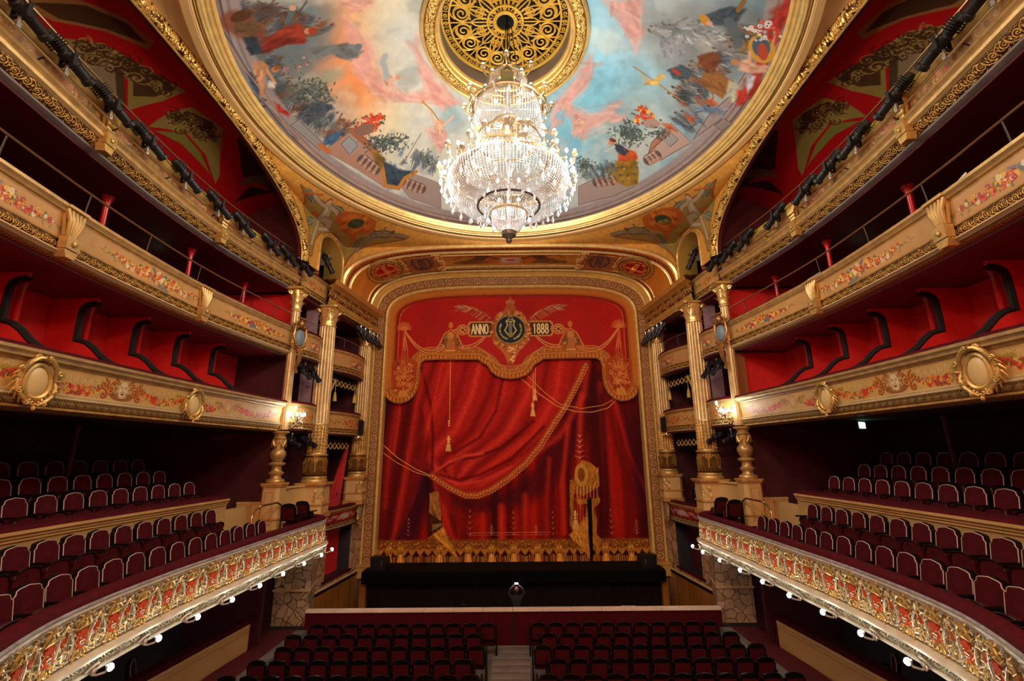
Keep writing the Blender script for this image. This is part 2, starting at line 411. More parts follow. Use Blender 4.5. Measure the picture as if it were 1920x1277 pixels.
FONT = {'A': [[(0, 0), (.5, 1), (1, 0)], [(.2, .38), (.8, .38)]], 'N': [[(0, 0), (0, 1), (1, 0), (1, 1)]], 'O': [arc(.5, .5, .5, .5, 0, 360, 14)],
        '1': [[(.3, .8), (.55, 1), (.55, 0)]], '8': [arc(.5, .74, .38, .26, 0, 360, 12), arc(.5, .25, .46, .27, 0, 360, 12)], 'M': [[(0, 0), (0, 1), (.5, .35), (1, 1), (1, 0)]],
        'Z': [[(0, 1), (1, 1), (0, 0), (1, 0)]], 'R': [[(0, 0), (0, 1), (.7, 1), (.95, .76), (.7, .5), (0, .5)], [(.5, .5), (1, 0)]], 'T': [[(0, 1), (1, 1)], [(.5, 1), (.5, 0)]],
        'V': [[(0, 1), (.5, 0), (1, 1)]], 'S': [arc(.5, .75, .42, .25, 20, 270, 8) + arc(.5, .25, .42, .25, 90, -160, 8)], 'I': [[(.3, 0), (.3, 1)]], 'Q': [arc(.5, .5, .5, .5, 0, 360, 14), [(.6, .25), (1, -.1)]],
        'U': [[(0, 1), (0, .3), (.25, 0), (.75, 0), (1, .3), (1, 1)]], 'E': [[(1, 1), (0, 1), (0, 0), (1, 0)], [(0, .5), (.8, .5)]], 'C': [arc(.5, .5, .5, .5, 45, 315, 12)],
        'D': [[(0, 0), (0, 1), (.55, 1), (1, .7), (1, .3), (.55, 0), (0, 0)]]}
def ornament(name, kind, lo, hi, rough=.38, metal=.6, bump=1., dist=.03, res=200, seed=0):
    """gilt relief tile, 1 m long and .25 m high, periodic along its length"""
    c = Canvas(0, 1, 0, .25, res); c.a[:] = 0; R = random.Random(seed)
    def wrap(fn):
        for dx in (-1, 0, 1): fn(dx)
    if kind == 'scroll':
        for q in range(4):
            x = q * .25 + .125; d = 1 if q % 2 else -1
            def f(dx):
                c.spiral(x + dx, .125, .085, 1.6, -PI / 2 * d, .030, None, d, relief=1.)
                c.line([(x + dx, .125 - .085 * d), (x + dx + .09, .125 - .11 * d), (x + dx + .17, .125 - .05 * d), (x + dx + .2, .125 + .06 * d)], .03, None, relief=.9)
                for k in range(7):
                    a = k * .9 + q; c.line([(x + dx + .1 * math.cos(a), .125 + .1 * math.sin(a)), (x + dx + .135 * math.cos(a + .35), .125 + .12 * math.sin(a + .35))], .022, None, relief=.75)
                c.ell(x + dx + .125, .125, .02, .04, None, relief=.8)
            wrap(f)
    elif kind == 'rosette':
        for q in range(5):
            x = q * .2 + .1
            def f(dx):
                c.line(arc(x + dx, .125, .062, .062, 0, 360, 16), .016, None, relief=.8)
                for k in range(6): c.ell(x + dx + .035 * math.cos(k * PI / 3), .125 + .035 * math.sin(k * PI / 3), .02, .02, None, relief=.7)
                c.ell(x + dx, .125, .016, .016, None, relief=1.)
                for sg in (-1, 1):
                    c.line([(x + dx + .1, .125), (x + dx + .1, .125 + .1 * sg)], .02, None, relief=.6)
                    for k in (-1, 1): c.line([(x + dx + .1, .125 + .02 * sg), (x + dx + .1 + .04 * k, .125 + .07 * sg), (x + dx + .1 + .07 * k, .125 + .095 * sg)], .016, None, relief=.8)
            wrap(f)
    elif kind == 'leafband':
        for q in range(10):
            x = q * .1 + .05
            def f(dx):
                for k in (-1, 0, 1): c.line([(x + dx, .02), (x + dx + k * .03, .13), (x + dx + k * .045, .225)], .030 - abs(k) * .006, None, relief=1 - abs(k) * .3)
                c.ell(x + dx + .05, .2, .016, .03, None, relief=.8)
            wrap(f)
    elif kind == 'fruit':
        for q in range(300):
            x, y = R.random(), R.uniform(.03, .22); r = R.uniform(.012, .03)
            def f(dx): c.ell(x + dx, y, r, r * R.uniform(.7, 1.), None, relief=.5 + .5 * (1 - abs(y - .125) * 7))
            wrap(f)
        for q in (0, .5):
            def f(dx):
                for k in range(6): c.line([(q + dx + .02 * k, .02), (q + dx + .02 * k + .05, .12), (q + dx + .02 * k + .02, .23)], .012, None, relief=1.)
            wrap(f)
    elif kind == 'beads':
        for q in range(20):
            x = q * .05 + .025; wrap(lambda dx: c.ell(x + dx, .125, .021, .10, None, relief=1.))
    elif kind == 'strap':                                            # interlaced quatrefoils and rosettes of the proscenium frame
        for q in range(4):
            x = q * .25 + .125
            def f(dx):
                if q % 2 == 0:
                    c.line(arc(x + dx, .125, .088, .088, 0, 360, 8), .018, None, relief=1.); c.line(arc(x + dx, .125, .06, .06, 0, 360, 10), .009, None, relief=.45)
                    for k in range(8): c.ell(x + dx + .04 * math.cos(k * PI / 4), .125 + .04 * math.sin(k * PI / 4), .013, .013, None, relief=.6)
                    c.ell(x + dx, .125, .016, .016, None, relief=.6)
                else:
                    c.line([(x + dx - .1, .125), (x + dx - .07, .19), (x + dx, .215), (x + dx + .07, .19), (x + dx + .1, .125), (x + dx + .07, .06), (x + dx, .035), (x + dx - .07, .06), (x + dx - .1, .125)], .022, None, relief=1.)
                    for k in (-1, 0, 1): c.line([(x + dx, .07), (x + dx + k * .035, .12), (x + dx + k * .05, .165)], .017, None, relief=.55)
                for sg in (-1, 1): c.ell(x + dx + .125, .125 + .085 * sg, .017, .017, None, relief=.9)
            wrap(f)
    h = c.hm; n = fbm(c.h, c.w, 18, 3, 7, True)
    t = np.clip(h * 1.25, 0, 1)[..., None] * (.82 + .36 * n[..., None]); t = np.clip(t, 0, 1)
    rgb = hexc(lo) * (1 - t) + hexc(hi) * t
    if kind == 'strap':
        for q in range(0, 4, 2): pass
        t2 = np.clip((h - .62) * 5, 0, 1)[..., None]; rgb = rgb * (1 - t2) + hexc('#fbe9a8') * t2
    return mat_img(name, rgb, rough, metal, h + n * .12, bump, dist)
# sweep() gives UV in metres; each ornament band asks for its own scale
O_SCROLL = ornament('gilt_scroll_relief', 'scroll', '#50300e', '#ecc468')
O_LEAF = ornament('gilt_leaf_relief', 'leafband', '#5a3410', '#d8a850')
O_FRUIT = ornament('gilt_fruit_garland_relief', 'fruit', '#4a2a08', '#f8d070', .3, .6)
O_BEAD = ornament('gilt_bead_relief', 'beads', '#4a2608', '#f0cc70', .3, .6)
O_ROSE = ornament('pale_rosette_relief', 'rosette', '#80602c', '#f0d494', .4, .3)
O_STRAP = ornament('strapwork_relief', 'strap', '#96561c', '#fff4c0', .35, .1)
O_ROSERING = ornament('bright_gilt_fruit_relief', 'fruit', '#a8701c', '#ffe088', .28, .7)
O_LITSCROLL = ornament('silvered_scroll_relief', 'scroll', '#4a3820', '#e8d8a8', .35, .4, seed=3)

# ================================================================ THE ROOM
from mathutils.bvhtree import BVHTree
def bvh_of(*mbs):
    vs = []; fs = []
    for m in mbs:
        o = len(vs); vs += m.v; fs += [tuple(i + o for i in f) for f in m.f]
    return BVHTree.FromPolygons(vs, fs)
def hit(bv, px, py):
    d = Vector(_ray(px, py)).normalized(); r = bv.ray_cast(Vector((CX, 0, 0)), d, 80)
    return r[0]
def struct(name, m, mats, label=None, cat=None, parent=None, **k):
    o = m.build(name, mats, parent, **k)
    if not parent: o['kind'] = 'structure'
    if label: o['label'] = label
    if cat: o['category'] = cat
    return o
def band(path, p0, p1, tile_len=None, sg=1, nv=1, bulge=0.):
    """strip between two profile points with ornament UVs (tile is four times as long as high)"""
    h = math.hypot(p1[0] - p0[0], p1[1] - p0[1]); L = tile_len or 4 * h; m = MB(); vs = []; uv = []
    for (x, y, nx, ny, l) in path:
        for j in range(nv + 1):
            t = j / nv; o = p0[0] + (p1[0] - p0[0]) * t; z = p0[1] + (p1[1] - p0[1]) * t
            b = bulge * math.sin(PI * t); dx, dz = (p1[1] - p0[1]) / h, -(p1[0] - p0[0]) / h
            o -= dx * b; z -= dz * b
            vs.append(((x + nx * o) * sg, y + ny * o, z)); uv.append((l / L, 1 - t))
    q = nv + 1; fs = [(i * q + j, i * q + j + 1, (i + 1) * q + j + 1, (i + 1) * q + j) for i in range(len(path) - 1) for j in range(nv)]
    return m.add(vs, fs, uv)

# ---- floors
m = MB(); m.box(-7.6, 7.6, -8, 16.4, -5.95, -5.9); struct('floor', m, mat('grey_oak_floor', (.16, .13, .11), .6, 0, .2, 6, .3))
m = MB(); m.box(-7.3, 7.3, 16.42, 22.5, -6.5, -6.45); struct('floor', m, STAGEB)
# boards of the centre aisle, running across it
aisle = empty('aisle_floor', (0, 0, 0), kind='structure')
plk = [mat('grey_board_%d' % i, c, .6, 0, .3, 14, .3) for i, c in enumerate([(.22, .18, .15), (.18, .145, .12), (.26, .215, .18)])]
random.seed(4)
for i in range(60):
    y = 8.0 + i * .138
    m = MB(); q = random.uniform(-.25, .25)
    m.box(-.6, q - .003, y, y + .132, -5.9, -5.885 - random.random() * .003); m.box(q + .003, .5, y, y + .132, -5.9, -5.886)
    m.build('board', plk[i % 3], aisle, smooth=False)
for s in (-1, 1):
    # raised side aisle with red carpet and a stone edge
    m = MB(); m.box(*sorted((7.2 * s, 7.7 * s)), 4, 16.35, -5.9, -5.5); struct('trim_%d' % (1 if s < 0 else 2), m, GREY)
    m = MB(); m.prism([(6.95, 6), (7.3, 6), (7.3, 16.3), (6.55, 16.3)], -5.9, -5.42, lambda a, b, t: (a * s, b, t)); struct('side_step', m, mat('worn_stone_step', (.20, .17, .14), .6, 0, .2, 10, .3), recalc=True)
    m = MB(); m.prism([(7.1, 6), (7.7, 6), (7.7, 16.3), (6.9, 16.3)], -5.42, -5.40, lambda a, b, t: (a * s, b, t)); struct('side_aisle_carpet', m, CARPET, recalc=True)
# ---- outer shell
for s in (-1, 1):
    m = MB(); m.box(*sorted((11.5 * s, 11.7 * s)), -8, 21.8, -6, 9.2); struct('wall_' + SIDE[s], m, mat('nearly_black_red', (.030, .003, .004), .8, 0, .1, 10, .2))
m = MB(); m.box(-11.7, 11.7, -8.2, -8, -6, 9.2); struct('wall_back', m, REDW)

# ---- tier outlines (X of the cornice edge against Y, on the right-hand side)
T0 = [(2.6, 3.2), (3.6, 4.2), (5.2, 5.17), (6.6, 5.73), (8.7, 5.98), (10.6, 5.97), (12.5, 5.95), (15.2, 5.86)]
T1 = [(1, 6.3), (3, 6.95), (5, 7.17), (7, 7.20), (9, 7.24), (11, 7.22), (13, 7.14), (14.6, 7.08)]
T2 = [(1, 6.0), (3, 6.6), (5.5, 6.98), (7, 7.2), (8.5, 7.34), (10.5, 7.42), (12.5, 7.28), (14.6, 7.05)]
T3 = [(1, 6.1), (3, 6.7), (5.2, 7.05), (7, 7.32), (9, 7.52), (11, 7.56), (12.5, 7.45), (14.6, 7.15)]
P0 = ypath(T0, 2.6, 15.2, .2, [(5.95, 15.55), (6.15, 15.8), (6.5, 15.95), (6.95, 15.98)])
P1 = ypath(T1, 1, 14.6, .2); P2 = ypath(T2, 1, 14.6, .2); P3 = ypath(T3, 1, 14.6, .2)
def len_at(path, Y):
    for a, b in zip(path, path[1:]):
        if a[1] <= Y <= b[1]: t = (Y - a[1]) / (b[1] - a[1]); return a[4] + t * (b[4] - a[4])
    return path[-1][4]
def frame_at(path, Y):
    for a, b in zip(path, path[1:]):
        if a[1] <= Y <= b[1]:
            t = (Y - a[1]) / (b[1] - a[1]); return [a[i] + t * (b[i] - a[i]) for i in range(4)]
    return list(path[-1][:4])

# ---- tier slabs (soffits), end walls and back walls
TZ = [(P0, -2.98, -2.72, .15, 10.9), (P1, .72, .86, .5, 11.5), (P2, 3.16, 3.36, .35, 11.5), (P3, 5.40, 5.6, .28, 11.5)]
for s in (-1, 1):
    for i, (P, z0, z1, back, xo) in enumerate(TZ):
        m = MB(); pts = [(x + back, y) for (x, y, nx, ny, l) in P if y < 15] + [(xo, 14.95), (xo, P[0][1])]
        m.prism(pts, z0, z1, lambda a, b, t: (a * s, b, t))
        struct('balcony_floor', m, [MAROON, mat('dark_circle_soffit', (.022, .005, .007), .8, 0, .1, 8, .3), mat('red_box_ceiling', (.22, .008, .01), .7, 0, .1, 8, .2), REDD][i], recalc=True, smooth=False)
        # continuation over the stage boxes
        if i:
            m = MB(); m.prism([(wallX(14.9) + .12, 14.9), (wallX(21.2) + .12, 21.2), (11.5, 21.2), (11.5, 14.9)], z0, z1, lambda a, b, t: (a * s, b, t))
            struct('box_floor', m, REDD, recalc=True, smooth=False)
    # wall facing the hall at the end of each level
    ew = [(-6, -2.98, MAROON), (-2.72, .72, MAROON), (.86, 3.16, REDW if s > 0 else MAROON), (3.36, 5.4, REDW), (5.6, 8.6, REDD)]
    for z0, z1, mt in ew:
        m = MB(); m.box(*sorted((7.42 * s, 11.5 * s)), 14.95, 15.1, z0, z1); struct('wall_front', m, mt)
    # cream dado strip on the balcony level end wall
    m = MB(); m.box(*sorted((7.36 * s, 8.5 * s)), 14.88, 14.96, -2.3, -1.42); m.box(*sorted((7.36 * s, 8.5 * s)), 14.86, 14.96, -1.46, -1.40); struct('baseboard_' + SIDE[s], m, CREAMD)
    # back wall of the first-tier boxes
    m = MB(); bp = [(interp(T1, y) + 2.05, y) for y in np.linspace(1, 14.95, 30)]
    m.add([(x * s, y, z) for x, y in bp for z in (.86, 3.16)], [(2 * i, 2 * i + 1, 2 * i + 3, 2 * i + 2) for i in range(29)])
    struct('box_back_wall', m, REDW)
    m = MB(); bp = [(interp(T2, y) + 3.2, y) for y in np.linspace(1, 14.95, 30)]
    m.add([(x * s, y, z) for x, y in bp for z in (3.36, 5.4)], [(2 * i, 2 * i + 1, 2 * i + 3, 2 * i + 2) for i in range(29)])
    struct('gallery_back_wall', m, REDD)
    # ground floor boxes: dark back wall
    m = MB(); m.box(*sorted((9.6 * s, 9.7 * s)), 2, 14.95, -5.9, -2.98); struct('wall_rear', m, mat('dark_grey_wall', (.045, .04, .045), .7, 0, .1, 9, .3))
# orange pilaster strip beside the right-hand first tier box
for s in (1,):
    m = MB(); m.box(*sorted((7.38 * s, 7.72 * s)), 14.84, 14.97, .86, 3.16); struct('trim_3', m, mat('tan_pilaster', (.40, .17, .05), .5, 0, .1, 8, .2))

for s in (-1, 1):
    m = MB(); m.box(*sorted((6.62 * s, 11.5 * s)), 21.25, 21.4, -6.5, 9.2); struct('wall_stage', m, mat('black_wing_cloth', (.01, .008, .008), .9))
m = MB(); m.box(-6.62, 6.62, 21.6, 21.7, 7.9, 9.2); struct('wall_stage_header', m, MATS['black_wing_cloth'])
# ---- dome, its picture and the ring cornice
YC, EX, EY = 10.05, .98, 1.04      # the dome is very slightly oval
def dome_z(r): return 8.78 + 2.07 * (1 - max(0., (r - 2.25) / 4.25) ** 1.35)
dome = MB()
def _dome(u, v):
    r = 2.2 + (6.5 - 2.2) * u; a = 2 * PI * v; return (r * math.cos(a) * EX, YC + r * math.sin(a) * EY, dome_z(max(r, 2.25)))
dome.grid(_dome, 24, 144, uvf=lambda u, v, p: ((p[0] / EX + 6.6) / 13.2, ((p[1] - YC) / EY + 6.6) / 13.2))
BD = bvh_of(dome)
def dp(px, py):
    h = hit(BD, px, py)
    if h is None:
        p = atF(px, py, lambda x, y, z: z - 8.85); return (p[0] / EX, (p[1] - YC) / EY)
    return (h.x / EX, (h.y - YC) / EY)
def dpl(L): return [dp(*p) for p in L]
# the ceiling picture: sunlit sky on the left, blue sky on the right, rose draperies, balustrade and figures round the edge
C = Canvas(-6.6, 6.6, -6.6, 6.6, 105, '#b9c6c2')
YY, XX = np.mgrid[0:C.h, 0:C.w]; X = (XX + .5) / C.res - 6.6; Y = (YY + .5) / C.res - 6.6; Rr = np.hypot(X, Y)
n1 = fbm(C.h, C.w, 7, 5, 3); n2 = fbm(C.h, C.w, 14, 4, 9); n3 = fbm(C.h, C.w, 60, 3, 5)
def mix(c, m): C.a[:] = C.a * (1 - m[..., None]) + hexc(c) * m[..., None]
def at_blob(px, py, r, col, al=1., nz=.5):
    x, y = dp(px, py); d = np.hypot(X - x, Y - y) / r; mix(col, np.clip(1.25 - d + (n1 - .5) * nz * 2, 0, 1) ** 1.2 * al)
mix('#7fc4d8', np.clip((X + .3) * .5, 0, 1) * np.clip(.4 + (n1 - .4) * 2.5, 0, 1))
mix('#dfe2cc', np.clip(1 - (X + .5) * .6, 0, 1) * .75)
for a in [(660, 60, 1.5, '#f6d9a4', .8), (720, 30, 1.4, '#f0e2b0', .9), (640, 180, 1.5, '#f89a58', 1.), (610, 60, 1.5, '#f8a870', 1.), (585, 120, 1.0, '#f6a06a', .9), (670, 215, 1.2, '#f6a060', .9), (740, 240, 1.3, '#e8dcae', .8), (790, 230, .8, '#c9d3cc', .8),
          (850, 215, .8, '#a9d4da', .8), (760, 60, 1.2, '#cfd8d0', .85), (1180, 130, 1.7, '#98dcf0', 1.), (1170, 60, 1.5, '#b0e6f4', 1.), (1140, 190, 1.2, '#84ccdf', .95), (1240, 60, 1.3, '#a9c8cc', .85), (1200, 200, .9, '#a8bcb8', .8),
          (1280, 40, 1.1, '#b8c0b8', .9), (1180, 270, 1.1, '#a0aca4', .8), (540, 130, .9, '#7d8884', .9), (600, 230, 1.0, '#8a938c', .9), (520, 60, 1.1, '#6f7c7a', .9), (560, 30, .9, '#74827f', .95), (1330, 110, 1.3, '#8c938e', .9), (1300, 200, 1.0, '#8a9490', .9), (1390, 60, 1.2, '#7c8684', .9)]: at_blob(*a[:3], a[3], a[4])
mix('#f4ead0', np.clip((n2 - .55) * 3, 0, .35)); mix('#60707a', np.clip((.42 - n2) * 2.4, 0, .22))
_k = [0]
def dr(col, pts, al=1., soft=.05, tex=0., br=1.):
    """a painted shape with brushed lights and darks along its length"""
    q = dpl(pts); C.poly(q, col, al, max(soft, .06), tex); _k[0] += 1; R = random.Random(_k[0]); P = np.array(q); c0 = P.mean(0); _, _, V = np.linalg.svd(P - c0); ax = V[0]; L = np.ptp((P - c0) @ ax); W = np.ptp((P - c0) @ V[1])
    base = hexc(col)
    for i in range(int(min(60, 12 + L * W * 50) * br)):
        a = R.uniform(-.5, .5) * L; b = R.uniform(-.5, .5) * W; x, y = c0 + ax * a + V[1] * b
        ins = False
        for (x1, y1), (x2, y2) in zip(q, q[1:] + [q[0]]):
            if (y1 > y) != (y2 > y) and x < (x2 - x1) * (y - y1) / (y2 - y1) + x1: ins = not ins
        if not ins: continue
        l = R.uniform(.08, .22) * L * .5; f = 1 + (R.choice([.70, .8, 1.14, 1.22]) - 1) * min(1, br); w_ = R.uniform(.018, .045) * (1 + min(L, 2)); dx, dy = ax * l + V[1] * R.uniform(-.06, .06) * L
        C.line([(x - dx, y - dy), (x, y), (x + dx, y + dy)], w_, np.clip(base * f, 0, 1), .5, w_ * .8)
def dl(col, pts, w, al=1., soft=.015): C.line(dpl(pts), w, col, al, soft)
def de(col, px, py, rx, ry, al=1., rot=0., soft=.02): x, y = dp(px, py); C.ell(x, y, rx, ry, col, al, rot, soft)
# rose draperies
for pts in [[(645, 30), (672, 60), (700, 90), (695, 130), (720, 165), (760, 180), (830, 160), (852, 195), (800, 192), (740, 190), (700, 175), (668, 140), (650, 100)],
            [(782, 60), (790, 110), (815, 150), (850, 185), (870, 195), (820, 196), (800, 170), (785, 130), (776, 90)], [(1108, 100), (1112, 135), (1100, 165), (1060, 200), (1035, 215), (1055, 230), (1030, 250), (1045, 190), (1080, 150)],
            [(1130, 0), (1205, 0), (1200, 40), (1206, 60), (1192, 98), (1180, 70), (1160, 40), (1145, 20)], [(1060, 190), (1085, 205), (1110, 215), (1165, 190), (1150, 210), (1175, 222), (1120, 235), (1090, 262), (1072, 250), (1090, 228), (1060, 215)],
            [(800, 240), (835, 245), (838, 262), (826, 285), (812, 270)], [(640, 0), (700, 0), (690, 18), (660, 22)]]:
    dr('#e4a898', pts, .82, .2, 0, .55); c0 = pts[0]
    for k in range(len(pts) - 2): dl('#d48a7a' if k % 2 else '#f6cfc0', [pts[k], ((pts[k][0] + pts[k + 2][0]) / 2 + 4, (pts[k][1] + pts[k + 2][1]) / 2), pts[k + 2]], .04, .4, .08)
R = random.Random(8)
def crowd(x0, y0, x1, y1, n, cols, seed, s=1.):
    R = random.Random(seed)
    for i in range(n):
        t = R.random(); px = x0 + (x1 - x0) * t + R.uniform(-22, 22) * s; py = y0 + (y1 - y0) * t + R.uniform(-14, 14) * s; x, y = dp(px, py); c = R.choice(cols); th = math.atan2(y, x)
        C.ell(x, y, R.uniform(.12, .26) * s, R.uniform(.05, .10) * s, c, .7, th + R.uniform(-.5, .5), .06)
        for _ in range(3): a_, l_ = th + R.uniform(-.9, .9), R.uniform(.08, .2) * s; x_, y_ = x + R.uniform(-.12, .12), y + R.uniform(-.12, .12); C.line([(x_, y_), (x_ + l_ * math.cos(a_), y_ + l_ * math.sin(a_))], .03 * s, np.clip(hexc(c) * R.choice([.6, 1.25, 1.5]), 0, 1), .6, .02)
        hx, hy = x - .26 * s * math.cos(th), y - .26 * s * math.sin(th); (C.ell(hx, hy, .042 * s, .036 * s, R.choice(['#a07860', '#7c6252', '#b8927a']), .8, 0, .015), C.ell(hx - .015, hy + .015, .04 * s, .02 * s, '#4a3c34', .7, 0, .015)) if i % 2 else None
        C.line([(x, y), (x + R.uniform(-.3, .3) * s, y + R.uniform(-.3, .3) * s)], .05 * s, c, .7)
grey = ['#4c5658', '#5f6a6a', '#6d7774', '#3e4a4e', '#7a6a5c', '#54606a']
crowd(440, 0, 520, 200, 90, grey, 1); crowd(540, 180, 640, 250, 70, grey + ['#7a4a34'], 2); crowd(1280, 190, 1400, 60, 90, grey + ['#8a6a3a', '#9a5a3a', '#8f8f8a'], 3); crowd(1240, 60, 1330, 60, 40, ['#8f9694', '#7b8482', '#a4a8a2'], 4)
crowd(480, 20, 600, 60, 35, ['#5a4a3c', '#7a5034', '#46505a'], 5)
# painted stone kerb and balustrade round the rim
mix('#a49a94', np.clip((Rr - 6.02) * 14, 0, 1)); mix('#8f8078', np.clip((Rr - 6.22) * 30, 0, 1)); mix('#a99d96', np.clip((Rr - 6.28) * 40, 0, 1)); mix('#6e5a50', np.clip((Rr - 6.36) * 60, 0, 1)); mix('#94847a', np.clip((Rr - 6.40) * 60, 0, 1))
C.a *= (.94 + .12 * n3[..., None])
def stone(pts, c='#b79a86'):
    q = dpl(pts); C.poly(q, c, 1, .02); C.line(q + [q[0]], .035, np.clip(hexc(c) * .72, 0, 1), .8); C.line([(x + .03, y + .03) for x, y in q + [q[0]]], .02, np.clip(hexc(c) * 1.18, 0, 1), .6)
stone([(608, 282), (660, 245), (718, 315), (722, 352), (690, 330), (640, 300)], '#b48c74'); stone([(640, 270), (655, 256), (672, 272), (656, 290)], '#9aa0a0'); stone([(652, 243), (662, 240), (712, 285), (704, 292)], '#a8694c')
stone([(756, 330), (772, 326), (826, 345), (826, 392), (770, 372), (752, 350)], '#a9968c'); stone([(560, 225), (612, 275), (600, 282), (545, 235)], '#9a9892'); stone([(380, 0), (420, 60), (500, 200), (540, 250), (560, 262), (470, 170), (400, 60), (372, 0)], '#8d8a88')
stone([(1232, 262), (1258, 232), (1296, 268), (1240, 300), (1222, 302)], '#bba292'); stone([(1245, 262), (1258, 250), (1272, 262), (1256, 276)], '#a0a09a'); stone([(1222, 268), (1250, 238), (1258, 246), (1216, 288)], '#b07c60')
stone([(1300, 262), (1350, 225), (1400, 165), (1450, 90), (1500, 0), (1490, 0), (1430, 90), (1370, 180), (1330, 215)], '#a89a94'); stone([(1085, 350), (1130, 330), (1165, 335), (1190, 350), (1150, 368), (1085, 385)], '#a8968c'); stone([(1340, 236), (1356, 222), (1372, 232), (1354, 246)], '#9a8c86')
for x0, y0, x1, y1, n in [(680, 300, 704, 318, 4), (762, 344, 790, 354, 4), (1230, 292, 1216, 300, 3), (1120, 342, 1150, 336, 4)]:
    q = [dp(x0 + (x1 - x0) * k / (n - 1), y0 + (y1 - y0) * k / (n - 1)) for k in range(n)]; C.line(q, .34, '#5a4e48', .9, .03)
    for x, y in q:
        th = math.atan2(y, x); c_, s_ = math.cos(th), math.sin(th)
        for d, rr, rt in ((.10, .07, .075), (-.02, .10, .05), (-.12, .03, .075), (.15, .025, .085)): C.ell(x + d * c_, y + d * s_, rr, rt, '#b8917a' if d > -.1 else '#c8a48e', 1, th, .015)
        C.ell(x + .08 * c_ - .02, y + .08 * s_ + .02, .03, .03, '#d4b29a', .7, 0, .02)
# hangings, banners
dr('#3c4c5a', [(700, 283), (716, 300), (748, 318), (778, 322), (752, 340), (745, 352), (725, 348), (718, 325)]); dl('#c4863c', [(700, 285), (712, 300), (718, 320), (722, 348), (748, 353), (758, 335), (780, 322)], .13, 1); dr('#8a6a34', [(698, 284), (712, 288), (722, 300), (716, 318), (704, 305)])
dr('#4a6a86', [(612, 255), (640, 245), (636, 260), (622, 272), (604, 272)]); dl('#c8763c', [(600, 272), (616, 284)], .14)
dr('#8fa6b0', [(768, 260), (752, 295), (744, 292)]); dr('#8c9498', [(780, 278), (792, 288), (784, 302), (768, 296)]); dl('#6a6a5c', [(790, 250), (760, 300)], .02)
dr('#b03a2c', [(1500, 0), (1476, 30), (1455, 70), (1432, 130), (1415, 175), (1385, 200), (1400, 160), (1430, 100), (1448, 40), (1475, 0)], 1, .05); dr('#c84a36', [(1462, 60), (1445, 110), (1440, 90), (1455, 50)])
dl('#e9b8a8', [(1452, 60), (1446, 100)], .06, .7)
# singing man in the red robe, seated nude, and other large figures
dr('#9a3a28', [(480, 95), (500, 70), (540, 50), (560, 40), (575, 62), (572, 82), (530, 84), (500, 100), (484, 88)], 1, .03); dr('#7a2a1e', [(484, 92), (520, 72), (560, 70), (572, 80), (530, 84), (500, 98)], .8, .03); dl('#5e6a6c', [(540, 40), (548, 20)], .12); de('#d8a078', 549, 15, .07, .07); de('#c28a66', 578, 58, .09, .08); de('#a83a2a', 585, 58, .08, .09)
dl('#8a4a30', [(440, 40), (475, 62)], .5, .8, .1); dr('#6a5236', [(440, 40), (482, 42), (492, 55), (470, 66), (440, 60)], .9, .05); de('#5d3a22', 452, 30, .2, .12); dr('#35404a', [(455, 70), (478, 68), (494, 98), (470, 104)], .9, .05)
dr('#d29a6c', [(474, 118), (492, 114), (504, 124), (500, 138), (494, 150), (498, 168), (490, 182), (486, 160), (478, 142)], 1, .03); de('#c8885c', 516, 130, .09, .08); de('#9a5a30', 520, 127, .08, .05); dl('#d29a6c', [(500, 130), (512, 150), (515, 156)], .07); dr('#e8dcc8', [(505, 152), (517, 155), (514, 166), (502, 163)]); dr('#43556a', [(460, 130), (474, 140), (486, 165), (486, 182), (474, 165)], .95, .04)
dr('#c23c2c', [(514, 190), (526, 200), (544, 214), (540, 219), (522, 208)]); dr('#6d7470', [(580, 90), (610, 86), (650, 82), (676, 86), (672, 108), (648, 112), (620, 100), (596, 112)], .95, .05); de('#707a78', 672, 88, .09, .09)
dl('#5c6460', [(520, 150), (560, 180), (600, 160)], .06, .8); de('#6d6656', 560, 165, .5, .2, .6, .4, .2); C.flowers(*dp(560, 128), .35, .25, 16, 3, ('#b07a78', '#9a6a60', '#c89088'), .04); dr('#46525e', [(590, 190), (620, 196), (628, 204), (600, 214), (590, 205)], .9, .04)
de('#8a9a80', 604, 150, .35, .22, .6, 0, .2); de('#9aa890', 625, 140, .3, .2, .5, 0, .2)
# winged figures and putti
dr('#e3b79a', [(720, 148), (732, 140), (742, 146), (735, 158), (738, 174), (728, 165)], .95, .03); de('#d8a484', 746, 145, .08, .07); dl('#9fb0b4', [(726, 145), (718, 115), (722, 105)], .16, .8, .06); dl('#e3b79a', [(735, 160), (738, 178)], .06)
dr('#eebfa0', [(812, 225), (824, 226), (832, 232), (830, 248), (822, 252), (814, 240)], 1, .03); de('#e2a888', 828, 228, .07, .07); dl('#eebfa0', [(814, 228), (808, 212), (806, 205)], .06); dl('#eebfa0', [(830, 236), (842, 226), (850, 218)], .06); dl('#b08a3c', [(823, 226), (808, 205), (793, 192)], .035); de('#c89a40', 793, 191, .05, .05)
dr('#dcb096', [(1072, 226), (1085, 222), (1098, 228), (1094, 240), (1080, 248), (1074, 238)], .95, .03); de('#c89478', 1081, 218, .08, .07); dl('#dcb096', [(1094, 232), (1106, 226), (1114, 218)], .05); dl('#dcb096', [(1074, 228), (1066, 214)], .05)
